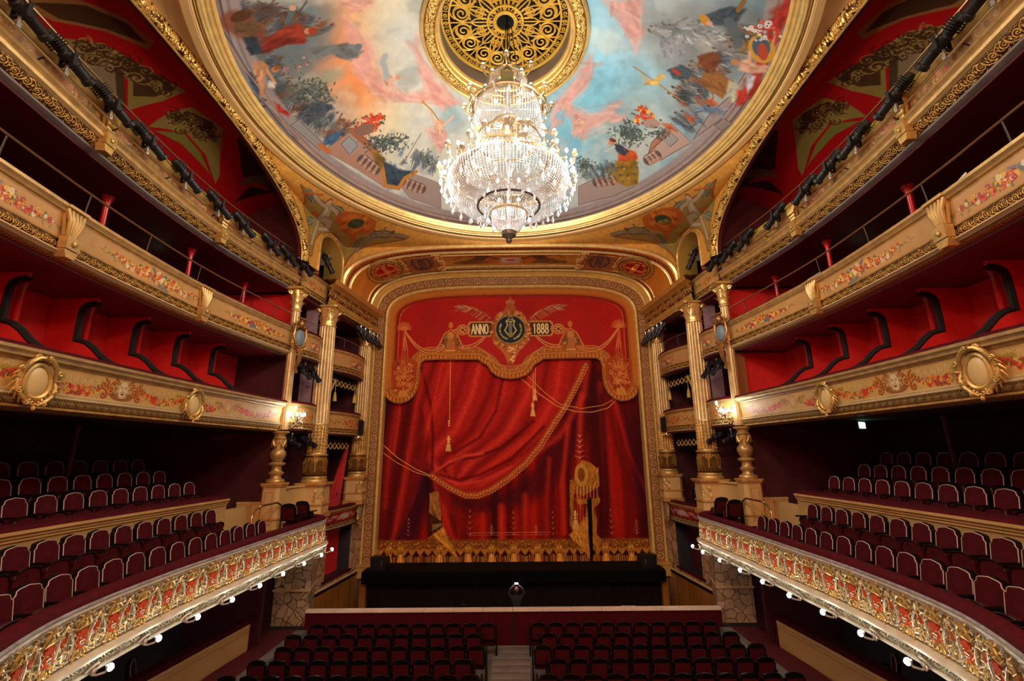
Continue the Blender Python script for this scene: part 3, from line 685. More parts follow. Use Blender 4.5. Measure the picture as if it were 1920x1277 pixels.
# right: rider, horse, standard, lady on the balustrade, putto with the oval arms, flowers
dl('#b0843a', [(1188, 125), (1245, 165), (1282, 192)], .035); dr('#d8b060', [(1198, 138), (1212, 150), (1228, 148), (1240, 135), (1246, 144), (1232, 160), (1212, 158)], .9, .03); dr('#46525a', [(1312, 32), (1338, 22), (1372, 12), (1395, 18), (1385, 40), (1350, 48), (1325, 45)], .95, .04)
de('#c89038', 1322, 38, .16, .1, 1, .6); de('#d8a888', 1330, 44, .07, .06); dl('#5e6a6c', [(1366, 40), (1380, 62), (1384, 82)], .2, .9); dl('#8a6a3c', [(1384, 20), (1395, 2)], .1); dr('#7c4a2c', [(1308, 105), (1330, 98), (1352, 102), (1348, 120), (1335, 140), (1318, 132)], .95, .04); dr('#9a6a38', [(1318, 138), (1345, 135), (1375, 152), (1355, 185), (1330, 170), (1312, 152)], .95, .05)
dr('#9a9ea0', [(1236, 75), (1262, 68), (1285, 80), (1280, 108), (1255, 112), (1240, 96)], .85, .06); de('#a4a8a6', 1250, 62, .12, .1, .8); dr('#46545c', [(1252, 130), (1276, 122), (1300, 134), (1290, 150), (1262, 148)], .9, .04); de('#b8432c', 1268, 135, .14, .06, .9, .3)
de('#d8a040', 1428, 92, .36, .26, 1, 1.0); de('#4c6474', 1427, 88, .25, .17, 1, 1.0); x, y = dp(1430, 97); C.ell(x, y, .22, .1, '#b8503c', 1, 1.0); dr('#e0b090', [(1382, 118), (1400, 112), (1420, 122), (1440, 124), (1438, 136), (1412, 138), (1390, 132)], 1, .03); de('#c88a5a', 1378, 117, .09, .08); dl('#e0b090', [(1404, 118), (1406, 98)], .07)
C.flowers(*dp(1440, 62), .38, .22, 16, 7, ('#c83c34', '#d8584c', '#e8e4dc'), .07); C.flowers(*dp(1418, 62), .25, .2, 14, 9, ('#e8e8e4', '#dfe0dc'), .05); dr('#c4c4a4', [(1366, 150), (1384, 158), (1390, 182), (1372, 192), (1362, 172)]); dr('#c84234', [(1384, 172), (1402, 168), (1398, 192), (1380, 198)]); dr('#d0d4d8', [(1404, 140), (1418, 142), (1410, 162), (1402, 176), (1398, 156)], .9)
C.flowers(*dp(693, 232), .42, .26, 60, 11, ('#d84a2c', '#e0603c', '#f0a830', '#e87050', '#c8362c'), .07, '#4c5a34'); de('#8c6a58', 684, 243, .3, .18, 1, .2)
C.flowers(*dp(1206, 218), .3, .3, 46, 12, ('#d84a2c', '#e0603c', '#f0c050', '#c8362c'), .06, '#4c5a34'); de('#b09484', 1222, 232, .24, .15, 1, -.4)
dr('#9c7a2c', [(1128, 322), (1150, 308), (1168, 296), (1192, 296), (1198, 320), (1196, 345), (1176, 350), (1162, 345), (1152, 330)], 1, .03); dr('#c65a2c', [(1160, 286), (1172, 278), (1192, 285), (1196, 298), (1176, 302), (1158, 304)], 1, .02); dr('#3c4450', [(1152, 270), (1164, 272), (1180, 284), (1170, 292), (1156, 284)], 1, .02); de('#c89474', 1146, 268, .09, .08); de('#7a3a24', 1149, 263, .11, .06); dl('#c4c8c8', [(1152, 275), (1140, 282), (1134, 284)], .07)
for k in range(26): x, y = dp(R.uniform(1135, 1195), R.uniform(312, 346)); C.ell(x, y, .05, .035, R.choice(['#c8a83c', '#6a5220', '#b87a2c', '#4a6a7a']), .8)
for cx, cy, sx, sy, n, sd in [(725, 268, 34, 16, 260, 1), (1180, 250, 26, 22, 240, 2), (1235, 250, 20, 10, 60, 3), (800, 300, 16, 14, 90, 4), (1095, 310, 14, 14, 90, 5), (590, 175, 40, 25, 200, 6), (480, 205, 20, 20, 60, 7)]:
    R = random.Random(sd)
    for _ in range(n): x, y = dp(R.gauss(cx, sx * .5), R.gauss(cy, sy * .5)); C.ell(x, y, .055, .022, R.choice(['#56645c', '#47544e', '#71807a', '#3c4844']), .75, R.uniform(0, PI))
for x0, y0, x1, y1 in [(1100, 326, 1130, 318), (1115, 322, 1148, 318)]: crowd(x0, y0, x1, y1, 8, ['#4c5a5e', '#6a7674'], x0, .8)
crowd(770, 300, 812, 312, 14, ['#5c686c', '#727c7c'], 21, .8); crowd(1270, 232, 1330, 200, 16, ['#6a86a0', '#7a7a74', '#4c585a', '#b8562e'], 22, 1.)
for k in range(3): dl('#c8956c', [(388, 0), (416, 62), (454, 124), (535, 235), (600, 300), (700, 362), (840, 415)], .02, .8)
# the half of the picture behind the photograph's edge repeats the sky and crowd in the same manner
sel = np.clip((-Y - 2.2) * 2, 0, 1) * (Rr < 6.02); crowd_m = np.clip((Rr - 4.6) * 1.5 + (n1 - .5) * 2, 0, 1) * sel; mix('#7a8480', crowd_m * .8)
CEIL = C.a * np.array([.93, .93, .96], np.float32)
struct('ceiling', dome, mat_img('painted_ceiling_picture', CEIL, .75, 0, noise=.12, spec=.15))
del n1, n2, n3, X, Y, XX, YY, Rr

# ---- ring cornice under the dome: gilt rolls, a string of beads, a plain fascia
def oval(prof, n=120, uvs=None, tile=1.):
    m = MB(); q = len(prof); vs = []; uv = []
    for k in range(n + 1):
        a = 2 * PI * k / n
        for j, (r, z) in enumerate(prof):
            vs.append((r * math.cos(a) * EX, YC + r * math.sin(a) * EY, z)); uv.append((k / n * 2 * PI * prof[0][0] / tile, j / max(1, q - 1)))
    return m.add(vs, [(i * q + j, (i + 1) * q + j, (i + 1) * q + j + 1, i * q + j + 1) for i in range(n) for j in range(q - 1)], uv)
ring = struct('ceiling_cornice', oval([(6.46, 8.80), (6.50, 8.70), (6.55, 8.72), (6.58, 8.64), (6.63, 8.63), (6.66, 8.58), (6.70, 8.57), (6.71, 8.545), (6.735, 8.54)]), GOLDB, 'gilt ring cornice round the painted ceiling')
oval([(6.735, 8.54), (6.75, 8.50), (6.775, 8.50), (6.79, 8.53)], tile=.26).build('bead_string', O_BEAD, ring)
oval([(6.79, 8.53), (6.82, 8.47), (6.84, 8.47), (6.85, 8.46), (7.0, 8.45), (7.02, 8.47), (7.02, 8.60)]).build('fascia', mat('yellow_cream_fascia', (.90, .62, .25), .4, .15, .1, 10, .1), ring)
# ---- rose: the ornamented ring round the pierced grille above the chandelier
rose = struct('ceiling_rose', oval([(2.28, 10.86), (2.30, 10.78), (2.24, 10.74), (2.20, 10.78)], 72), GOLDB, 'gilt ring round the pierced grille')
oval([(2.20, 10.76), (2.10, 10.72), (2.0, 10.74), (1.92, 10.80)], 72, tile=1.2).build('scroll_band', O_ROSERING, rose)
oval([(1.92, 10.80), (1.90, 10.77), (1.86, 10.79), (1.84, 10.9), (1.80, 10.92), (1.78, 11.0)], 72).build('inner_moulding', GOLDB, rose)
oval([(1.78, 11.0), (1.80, 11.5), (1.85, 11.52)], 48).build('shaft_wall', GREY, rose)
m = MB(); m.box(-2.3, 2.3, 7.7, 12.4, 12.6, 12.62); struct('loft_ceiling', m, mat('dim_loft', (.03, .028, .028), .8))
g = empty('ceiling_grille', (0, YC, 11.42), label='round gilt pierced ceiling grille with scrolls, above the chandelier', cat='grille')
GY = mat('yellow_gilt_iron', (.80, .50, .07), .4, .35, .1, 20)
def flat_ring(r0, r1, n=64, z0=-.03, z1=.03):
    m = MB(); m.lathe([(r0, z0), (r1, z0), (r1, z1), (r0, z1), (r0, z0)], n); return m
flat_ring(1.70, 1.80).build('outer_ring', GY, g); flat_ring(1.50, 1.55).build('inner_ring', GY, g); flat_ring(.24, .34, 32).build('hub_ring', GY, g); flat_ring(.46, .51, 48).build('hub_ring', GY, g)
def fl(pts, w, closed=False): m = MB(); m.tube([(x, y, 0) for x, y in pts], w, 4, closed, flat=.8, up=(0, 0, 1)); return m
def spir(cx, cy, r, turns, a0, d, k=.25, n=26): return [(cx + r * (1 - (1 - k) * i / n) * math.cos(a0 + d * turns * 2 * PI * i / n), cy + r * (1 - (1 - k) * i / n) * math.sin(a0 + d * turns * 2 * PI * i / n)) for i in range(n + 1)]
m = MB()
for sgn in (-1, 1):
    for pts, w in [(spir(1.17, .26 * sgn, .215, 1.0, PI, sgn, 1.), .028), (spir(1.17, .26 * sgn, .19, 1.5, PI * .2, sgn, .2), .024), ([(.34, 0), (.55, .12 * sgn), (.8, .10 * sgn), (.95, 0)], .022), ([(.5, .22 * sgn), (.75, .30 * sgn), (.95, .38 * sgn)], .02), ([(.95, .08 * sgn), (1.0, .3 * sgn), (1.15, .49 * sgn), (1.5, .50 * sgn)], .026), ([(1.36, .1 * sgn), (1.45, .2 * sgn), (1.5, .35 * sgn)], .02), (spir(.66, .17 * sgn, .07, 1.2, 0, sgn), .014)]:
        m.tube([(x, y, 0) for x, y in pts], w, 4, flat=.8, up=(0, 0, 1))
m.tube([(.34, 0, 0), (1.78, 0, 0)], .02, 4, flat=.8, up=(0, 0, 1))
seg0 = m.build('scroll_segment', GY, g)
for k in range(1, 8): part(seg0, g, rot=(0, 0, k * PI / 4))
m = MB()
for sgn in (-1, 1): m.tube([(.36, .03 * sgn, 0), (.6, .15 * sgn, 0), (.9, .12 * sgn, 0), (1.12, 0, 0)], .02, 4, flat=.8, up=(0, 0, 1)); m.tube([(.62, .03 * sgn, 0), (.66, .09 * sgn, 0), (.8, .08 * sgn, 0), (.86, .02 * sgn, 0)], .016, 4, flat=.8, up=(0, 0, 1))
for q in (-.03, 0, .03): m.tube([(.64, q, 0), (.82, q, 0)], .007, 4)
lyre = m.build('lyre_leaf', GY, g); lyre.rotation_euler = (0, 0, PI / 8)
for k in range(1, 8): part(lyre, g, rot=(0, 0, PI / 8 + k * PI / 4))
m = MB(); m.lathe([(.03, -.03), (.055, -.03), (.055, .03), (.03, .03)], 10, c=(1.625, 0, 0)); m.tube([(1.55, .11, 0), (1.70, .11, 0)], .016, 4)
bd = m.build('border_ring', GY, g)
for k in range(1, 44): part(bd, g, rot=(0, 0, k * 2 * PI / 44))

# ---- flat ceiling round the cornice on the hall side, coves (pendentives) on the stage side
def rp(a, r=7.02, z=8.50): return (r * math.cos(a) * EX, YC + r * math.sin(a) * EY, z)
m = MB(); n = 60
vs = []
for k in range(n + 1):
    a = PI + PI * k / n; p = rp(a, z=8.6); vs.append(p)
    t = k / n; q = (-7.25, 10 - 18 * min(1, t * 2.5)) if t < .4 else ((-7.25 + 14.5 * (t - .4) / .2, -8) if t < .6 else (7.25, -8 + 18 * (t - .6) / .4)); vs.append((q[0], q[1], 8.6))
m.add(vs, [(2 * k, 2 * k + 1, 2 * k + 3, 2 * k + 2) for k in range(n)])
struct('ceiling', m, CREAM)
AY, AH, AR, AN, AZ = 8.0, 6.45, 2.2, 2.3, 6.37
def sarch(al, off=0.):
    c, s = math.cos(al), math.sin(al)
    return (AY + (AH + off) * math.copysign(abs(c) ** (2 / AN), c), AZ + (AR + off) * abs(s) ** (2 / AN))
def archz(y, off=0.): return AZ + (AR + off) * max(0., 1 - min(1., abs(y - AY) / (AH + off)) ** AN) ** (1 / AN)
def sup(t, A, z0, B, n=3.5):
    c, s = math.cos(t), math.sin(t); return (A * math.copysign(abs(c) ** (2 / n), c), z0 + B * abs(s) ** (2 / n))
def supz(x, A, z0, B, n=3.5): return z0 + B * max(0., 1 - min(1., abs(x) / A) ** n) ** (1 / n)
OA = (6.8, 6.3, 2.03, 3.4)          # outer proscenium arch
PY = 17.38
ZT = 8.30
def wx(y): return 7.0 - (y - 14.6) * .09
pend = {}
def azel(x, y, z): return (math.atan2(y - 10, abs(x)), math.atan2(z - 6, math.hypot(x, y - 10)))
PC0, PC1, PE0, PE1 = -.02, PI / 2 + .02, 0.0, .42
def azuv(u, v, p): a, e = azel(*p); return ((a - PC0) / (PC1 - PC0), (e - PE0) / (PE1 - PE0))
for s in (-1, 1):
    m = MB(); B = []
    for k in range(13): y = 10.05 + (14.6 - 10.05) * k / 12; B.append((7.0, y, max(ZT, archz(y, .12))))
    for k in range(1, 7): y = 14.6 + (PY - 14.6) * k / 6; B.append((wx(y), y, ZT))
    xs0 = wx(PY)
    for k in range(1, 25): x = xs0 * (1 - k / 24); B.append((x, PY, max(ZT, supz(x, *OA) + .04)))
    N = len(B) - 1
    def ringpt(b):
        a = math.atan2((b[1] - YC) / EY, b[0] / EX); return rp(a)
    def F(u, v):
        i = min(N - 1, int(u * N)); t = u * N - i; b = [B[i][q] * (1 - t) + B[i + 1][q] * t for q in range(3)]; r = ringpt(b); w = v
        z = r[2] + (b[2] - r[2]) * w - .10 * math.sin(PI * w) * (0 if abs(b[2] - r[2]) < .1 else 1)
        return ((r[0] + (b[0] - r[0]) * w) * s, r[1] + (b[1] - r[1]) * w, z)
    m.grid(F, N, 6, uvf=azuv)
    # spandrel wall beside the side arch
    ys = [12.6 + (14.6 - 12.6) * k / 20 for k in range(21)]
    m.grid(lambda u, v: (7.0 * s, 12.6 + 2.0 * u, (lambda z: z + (max(ZT, archz(12.6 + 2 * u, .12)) - z) * v)(min(ZT, archz(12.6 + 2 * u, 0)) if 12.6 + 2 * u < 14.45 else 6.37)), 24, 3, uvf=azuv)
    # wall with the arched niche opening
    def nz(y): return 6.45 if y < 15.45 or y > 17.12 else 7.45 + .68 * math.sqrt(max(0, 1 - ((y - 16.285) / .835) ** 2))
    ys = [14.6, 15.0, 15.4499, 15.4501] + [15.45 + 1.67 * k / 24 for k in range(1, 24)] + [17.1199, 17.1201, PY]
    vs = []; uv = []
    for y in ys:
        for z in (nz(y), ZT): p = (wx(y) * s, y, z); vs.append(p); uv.append(azuv(0, 0, p))
    m.add(vs, [(2 * i, 2 * i + 1, 2 * i + 3, 2 * i + 2) for i in range(len(ys) - 1)], uv)
    # spandrel of the proscenium arch
    m.grid(lambda u, v: ((4.2 + (xs0 - 4.2) * u) * s, PY, (lambda z: z + (max(ZT, supz(4.2 + (xs0 - 4.2) * u, *OA) + .04) - z) * v)(supz(4.2 + (xs0 - 4.2) * u, *OA) if 4.2 + (xs0 - 4.2) * u < 6.799 else 6.4)), 24, 3, uvf=azuv)
    pend[s] = m
BPN = bvh_of(pend[-1]); BPR = bvh_of(pend[1])
C = Canvas(PC0, PC1, PE0, PE1, 800, '#b4843a')
def pp(px, py):
    h = hit(BPN if px < 960 else BPR, px, py)
    return azel(*h) if h else None
def ppl(L): return [q for q in (pp(*p) for p in L) if q]
def Pp(col, pts, al=1., soft=.004):
    q = ppl(pts)
    if len(q) > 2: C.poly(q, col, al, soft)
def Pl(col, pts, w, al=1.):
    q = ppl(pts)
    if len(q) > 1: C.line(q, w, col, al)
field = [(563, 346), (600, 374), (660, 410), (712, 436), (760, 449), (700, 458), (668, 470), (652, 486), (645, 502), (643, 470), (636, 447), (620, 436), (600, 438), (590, 452), (585, 480), (580, 480), (579, 430), (572, 380)]
Pp('#7c6830', field, 1, .003); Pp('#8a763a', field, .6, .03)
nse = fbm(C.h, C.w, 150, 2, 4); C.a *= (.90 + .2 * nse[..., None])
Pl('#7a3a18', field + [field[0]], .0035)
def Pe(col, px, py, rx, ry, al=1., rot=0.):
    q = pp(px, py)
    if q: C.ell(q[0], q[1], rx, ry, col, al, rot)
WG, FL, SH = '#5e624e', '#9a8c70', '#6c5f48'
for pts in ([(573, 352), (582, 356), (590, 366), (594, 378), (586, 380), (578, 372), (573, 362)], [(626, 384), (640, 388), (648, 400), (640, 410), (630, 402)], [(575, 408), (584, 406), (590, 414), (582, 424), (577, 420)]): Pp(WG, pts); Pl('#484a3a', pts, .003); Pl('#7c7e66', [pts[0], pts[2], pts[4]], .004)
for pts in ([(572, 362), (590, 364), (606, 366)], [(586, 398), (596, 404), (600, 414), (592, 418)], [(612, 414), (620, 420), (616, 426)]): Pl('#a2501e', pts, .008, .9)
for pts, w_ in (([(616, 388), (611, 400), (604, 412)], .024), ([(604, 410), (595, 422), (589, 438), (584, 458)], .013), ([(606, 412), (618, 418), (613, 430), (598, 430)], .012), ([(613, 389), (600, 380), (590, 366)], .010), ([(620, 389), (630, 396), (634, 404)], .010)): Pl(SH, pts, w_ * 1.35); Pl(FL, pts, w_)
Pl('#b4a688', [(614, 390), (609, 402)], .006); Pe('#7c5030', 618, 377, .013, .012); Pe('#a49270', 617, 380, .010, .011)
Pp('#9c4c1c', [(628, 410), (634, 400), (650, 396), (668, 398), (690, 404), (706, 414), (704, 428), (690, 438), (668, 442), (650, 440), (640, 430), (632, 420)], .95); Pp('#b0662a', [(640, 408), (656, 402), (676, 404), (694, 414), (692, 428), (672, 434), (652, 430)], .9)
for pts, w_ in (([(700, 440), (716, 438), (730, 440)], .020), ([(730, 440), (748, 441), (764, 445)], .010), ([(700, 441), (686, 448), (672, 462)], .010), ([(704, 442), (690, 454), (668, 470)], .009), ([(716, 437), (722, 428)], .008)): Pl('#4c4232', pts, w_ * 1.4); Pl('#786a50', pts, w_)
Pe('#5c4630', 736, 436, .010, .009); Pp('#55553f', [(664, 452), (676, 444), (684, 446), (676, 456), (662, 466)], .9); Pl('#9a4a1c', [(655, 437), (664, 446), (660, 456)], .012, .9)
x, y = pp(668, 419); C.ell(x, y, .036, .020, '#7a4a18', 1, .12); C.ell(x, y, .032, .016, '#2c3a28', 1, .12)
for k in range(40):
    random.seed(k); a = random.uniform(0, 2 * PI); C.spiral(x + .05 * math.cos(a), y + .028 * math.sin(a), .008, 1.2, a, .0018, random.choice(['#b0642a', '#6a2c0c', '#a04c1a', '#c07a34']), random.choice([-1, 1]))
PENDC = {}
for s in (-1, 1):
    C2 = C.a.copy(); D = Canvas.__new__(Canvas); D.__dict__.update(C.__dict__); D.a = C2
    # the texture runs mirrored on the other side, so the lettering is drawn for each side
    if s > 0: D.text('MOZART', x + .026, y - .010, .011, -.0062, '#c8a848', .12)
    else:
        for k in range(7): D.line([(x - .022 + k * .007, y - .004), (x - .019 + k * .007, y + .005)], .0016, '#8a7a40', .7)
    PENDC[s] = D.a
    o = pend[s].build('ceiling_cove', mat_img('painted_cove_' + SIDE[s], np.clip(PENDC[s] * 1.18, 0, 1), .55, .1, spec=.4)); o['kind'] = 'structure'
    # niche: reveal and back wall
    m = MB(); yy = [15.45 + 1.67 * k / 16 for k in range(17)]; out = [(15.45, 6.4)] + [(y_, 7.45 + .68 * math.sqrt(max(0, 1 - ((y_ - 16.285) / .835) ** 2))) for y_ in yy] + [(17.12, 6.4)]
    m.add([((wx(y_) + d) * s, y_ + d * .25, z) for y_, z in out for d in (0, .8)], [(2 * i, 2 * i + 1, 2 * i + 3, 2 * i + 2) for i in range(len(out) - 1)])
    m.build('niche_reveal', mat('olive_yellow_paint', (.42, .30, .05), .6, 0, .1, 8, .2), o)
    m = MB(); m.add([((wx(y_) + .7) * s, y_ + .2, z) for y_ in (15.0, 16.6) for z in (6.2, 8.3)], [(0, 1, 3, 2)]); m.build('niche_back', REDW, o)
    m = MB(); pts = [(wx(y_) - .02, y_, z) for y_, z in [(15.36, 6.45)] + [(16.285 + .915 * math.cos(PI - PI * k / 20), 7.45 + .76 * math.sin(PI * k / 20)) for k in range(21)] + [(17.21, 6.45)]]
    m.tube([(a * s, b, c) for a, b, c in pts], .045, 6); m.build('niche_moulding', GOLD, o)
# ---- side arches with their gilt fruit garlands
for s in (-1, 1):
    ar = empty('side_arch_trim', kind='structure')
    ts = [PI * k / 70 for k in range(71)]; vs = []; uv = []; L = 0; pr = None
    for t in ts:
        y, z = sarch(t)
        if pr: L += math.hypot(y - pr[0], z - pr[1])
        pr = (y, z)
        for j in range(7):
            a = PI * j / 6; off = -.21 * math.cos(a); yy, zz = sarch(t, off); vs.append(((7.0 - .17 * math.sin(a)) * s, yy, zz)); uv.append((L / 1.5, j / 6))
    m = MB(); m.add(vs, [(i * 7 + j, i * 7 + j + 1, (i + 1) * 7 + j + 1, (i + 1) * 7 + j) for i in range(70) for j in range(6)], uv); m.build('fruit_garland', O_FRUIT, ar)
    m = MB()
    for off, r in ((.21, .035), (-.2, .03)): m.tube([((6.98) * s, *sarch(t, off)) for t in ts], r, 6)
    m.build('arch_fillet', GOLD, ar)
    m = MB(); m.add([(X_ * s, *sarch(t, -.18)) for t in ts for X_ in (7.0, 7.12)], [(2 * i, 2 * i + 1, 2 * i + 3, 2 * i + 2) for i in range(70)]); m.build('arch_soffit', REDD, ar)
    # wall plane above the arch, closing up to the ceiling
    m = MB(); m.add([p for t in ts for p in [(7.02 * s, *sarch(t, .1)), (7.02 * s, sarch(t, .1)[0], 8.95)]], [(2 * i, 2 * i + 1, 2 * i + 3, 2 * i + 2) for i in range(70) if sarch(ts[i])[0] < 12.7]); m.build('arch_wall', OCHRE, ar)
    m = MB(); m.box(*sorted((7.0 * s, 7.3 * s)), -8, 1.56, 5.6, 8.6); m.build('arch_pier', OCHRE, ar)
# ---- upper gallery vault seen through the arches: red ribs between painted panels
def vault(s, u, v):
    a = PI / 2 * v; return (((7.1 + 3.4 * math.sin(a)) * s), 1.4 + 13.6 * u, 5.6 + 3.2 * math.cos(a) ** .75 if a < PI / 2 - 1e-4 else 5.6)
VM = MB(); VM.grid(lambda u, v: vault(-1, u, v), 60, 24)
BV = bvh_of(VM)
def vuv(x, y, z): return ((y - 1.4), 2.5 * math.asin(max(0, min(1, (abs(x) - 7.1) / 3.4))))
C = Canvas(0, 13.6, 0, 2.5 * PI / 2, 90, '#58060a')
def vp(px, py): h = hit(BV, px, py); return vuv(*h) if h else None
def vv(L): return [q for q in (vp(*p) for p in L) if q]
def Vp(col, pts, al=1., soft=.02):
    q = vv(pts)
    if len(q) > 2: C.poly(q, col, al, soft)
C.poly([(0, 0), (13.6, 0), (13.6, 3.93), (0, 3.93)], '#a8060c')
ol, br, cr, dk = '#8c7c3c', '#3c2410', '#8a7a58', '#4a3a20'
Vp(ol, [(112, 70), (200, 85), (260, 120), (350, 172), (305, 190), (240, 208), (240, 150), (190, 110), (130, 85)]); Vp(cr, [(120, 80), (190, 105), (222, 130), (222, 200), (200, 185), (150, 130)]); Vp(dk, [(215, 122), (232, 135), (236, 205), (222, 200)])
Vp(ol, [(0, 0), (150, 0), (230, 30), (290, 80), (280, 95), (200, 60), (100, 40), (40, 10)], .8); Vp(br, [(60, 5), (160, 10), (240, 45), (275, 82), (200, 55), (110, 35)], .9)
Vp(ol, [(278, 238), (310, 215), (360, 200), (418, 240), (412, 330), (404, 345), (385, 290), (350, 250), (300, 240)]); Vp('#7a7a30', [(290, 245), (345, 250), (375, 285), (396, 330), (380, 310), (340, 270)], 1); Vp(br, [(318, 222), (350, 208), (400, 230), (405, 265), (390, 262), (370, 236), (345, 226)], .9)
Vp(br, [(168, 95), (220, 108), (280, 130), (330, 168), (290, 182), (250, 180), (250, 140), (200, 118)], .85)
Vp('#2a1c12', [(445, 260), (470, 250), (520, 330), (540, 380), (500, 350), (455, 330)], .9); Vp('#6a6a5a', [(448, 345), (470, 330), (500, 330), (520, 350), (480, 345)], .8); Vp('#30101a', [(440, 380), (470, 350), (520, 360), (555, 420), (560, 470), (470, 420)], .95)
random.seed(3)
for k in range(120):
    px = random.uniform(150, 405); py = 105 + (px - 200) * .45 + random.uniform(-14, 22) if px < 320 else 215 + (px - 320) * .35 + random.uniform(-8, 26)
    q = vp(px, py)
    if q: C.spiral(q[0], q[1], random.uniform(.08, .18), 1.2, random.uniform(0, 6), .03, br if k % 3 else '#a08a48', random.choice([-1, 1]), al=.8)
# each photographed bay continues in the same rhythm toward the camera
VT = mat_img('painted_gallery_vault', C.a, .65, 0, spec=.3)
for s in (-1, 1):
    m = MB(); m.grid(lambda u, v: vault(s, u, v), 60, 24, uvf=lambda u, v, p: (u, v))
    struct('gallery_vault', m, VT)
    m = MB(); m.box(*sorted((10.45 * s, 10.6 * s)), 1, 15, 5.55, 8); struct('wall_gallery', m, REDW)
    m = MB(); m.add([(7.1 * s, 14.62, 5.55), (11 * s, 14.62, 5.55), (11 * s, 14.62, 9), (7.1 * s, 14.62, 9)], [(0, 1, 2, 3)]); struct('wall_gallery_end', m, MAROON)

# ================================================================ PROSCENIUM
def prof_path(A, z0, B, n=3.6, base=-4.56, N=64, half=None):
    """points (x, z) from the left foot over the top to the right foot"""
    top = [sup(PI - PI * k / N, A, z0, B, n) for k in range(N + 1)]
    leg = [(-A, base + (z0 - base) * k / 12) for k in range(12)]
    return leg + top + [(A, z) for _, z in leg[::-1]]
def pro(w): return prof_path(5.88 + w, 6.0, 1.78 + w * 1.08)
def frame_strip(prof, tile=None, y0=21.0):
    """prof [(w, yout)]"""
    m = MB(); paths = [pro(w) for w, _ in prof]; n = len(paths[0]); L = 0; vs = []; uv = []
    for i in range(n):
        if i: L += math.hypot(paths[0][i][0] - paths[0][i - 1][0], paths[0][i][1] - paths[0][i - 1][1])
        for j, (w, yo) in enumerate(prof): vs.append((paths[j][i][0], y0 - yo, paths[j][i][1])); uv.append((L / (tile or 1), j / max(1, len(prof) - 1)))
    q = len(prof); return m.add(vs, [(i * q + j, (i + 1) * q + j, (i + 1) * q + j + 1, i * q + j + 1) for i in range(n - 1) for j in range(q - 1)], uv)
fr = empty('proscenium_frame', kind='structure'); GOLDF = mat('frame_gilding', (1.0, .72, .22), .32, .25, .2, 25, .2)
def rollp(w0, w1, h, y0=0, n=6): return [((w0 + w1) / 2 - (w1 - w0) / 2 * math.cos(PI * k / n), y0 + h * math.sin(PI * k / n)) for k in range(n + 1)]
frame_strip([(0, -.35), (0, 0)] + rollp(.0, .14, .12)).build('inner_roll', GOLDF, fr)
frame_strip([(.14, 0), (.16, -.04), (.18, .02)]).build('inner_fillet', GOLD, fr)
frame_strip([(.18, .02), (.52, .05)], 1.36).build('strapwork_band', O_STRAP, fr)
frame_strip([(.52, .05), (.53, .08)] + rollp(.53, .62, .09, .04)).build('outer_roll', GOLDF, fr)
frame_strip([(.62, .04), (.64, .1), (.80, .22)]).build('outer_fillet', mat('frame_ochre', (.85, .50, .10), .45, .1, .1, 14, .2), fr)
for s in (-1, 1):
    m = MB(); m.cbox((6.30 * s, 20.95, -4.78), (.9, .5, .44)); m.cbox((6.3 * s, 20.93, -4.52), (.96, .56, .08)); m.build('frame_foot', OCHRE, fr, ang=30)
# ---- soffit between the outer arch and the frame
IA = (6.72, 6.0, 2.66, 3.6)
def soff(t, v):
    a = sup(t, *OA[:3], OA[3]); b = sup(t, IA[0], IA[1] + .0, 2.62, IA[3]); return (a[0] + (b[0] - a[0]) * v, PY + (20.8 - PY) * v, a[1] + (b[1] - a[1]) * v)
SO = MB(); t0 = .02
ST = []
def slen():
    L = 0; p = soff(PI, .5); out = [(PI, 0.)]
    for k in range(1, 241):
        t = PI - PI * k / 240; q = soff(t, .5); L += math.dist(p, q); out.append((t, L)); p = q
    return out
SL = slen(); SLT = SL[-1][1]
def t_of(L): return float(np.interp(L, [q[1] for q in SL], [q[0] for q in SL]))
SO.grid(lambda u, v: soff(t_of(u * SLT), v), 96, 4)
BSO = bvh_of(SO)
def su(px, py):
    h = hit(BSO, px, py)
    if h is None: return None
    v = (h.y - PY) / (20.8 - PY); best = min(range(0, 241), key=lambda k: (soff(SL[k][0], v)[0] - h.x) ** 2 + (soff(SL[k][0], v)[2] - h.z) ** 2)
    return (SL[best][1], h.y - PY)
def sl(L): return [q for q in (su(*p) for p in L) if q]
C = Canvas(0, SLT, 0, 20.8 - PY, 110, '#9a6524')
D_ = 20.8 - PY
def hb(y0, y1, col): C.poly([(0, y0), (SLT, y0), (SLT, y1), (0, y1)], col)
hb(0, .14, '#c8902e'); hb(.14, .20, '#e8b85a'); hb(.20, .62, '#5c2208'); hb(.62, .72, '#f0c878'); hb(.72, .9, '#b8782a')
k = 0
while k * .13 < SLT: C.ell(k * .13, .41, .04, .13, '#9a5018', .9); C.ell(k * .13 + .065, .67, .03, .04, '#fbe6b0', 1); k += 1
hb(D_ - .62, D_ - .5, '#d89a48'); hb(D_ - .5, D_ - .2, '#5a1c08'); hb(D_ - .2, D_ - .1, '#f0d090'); hb(D_ - .1, D_, '#c08830')
k = 0
while k * .12 < SLT: C.ell(k * .12, D_ - .35, .035, .1, '#8a4414', .9); k += 1
mid = SLT / 2
C.poly([(mid - 3.05, 1.05), (mid + 3.05, 1.05), (mid + 3.05, D_ - .78), (mid - 3.05, D_ - .78)], '#94702e')
R = random.Random(5)
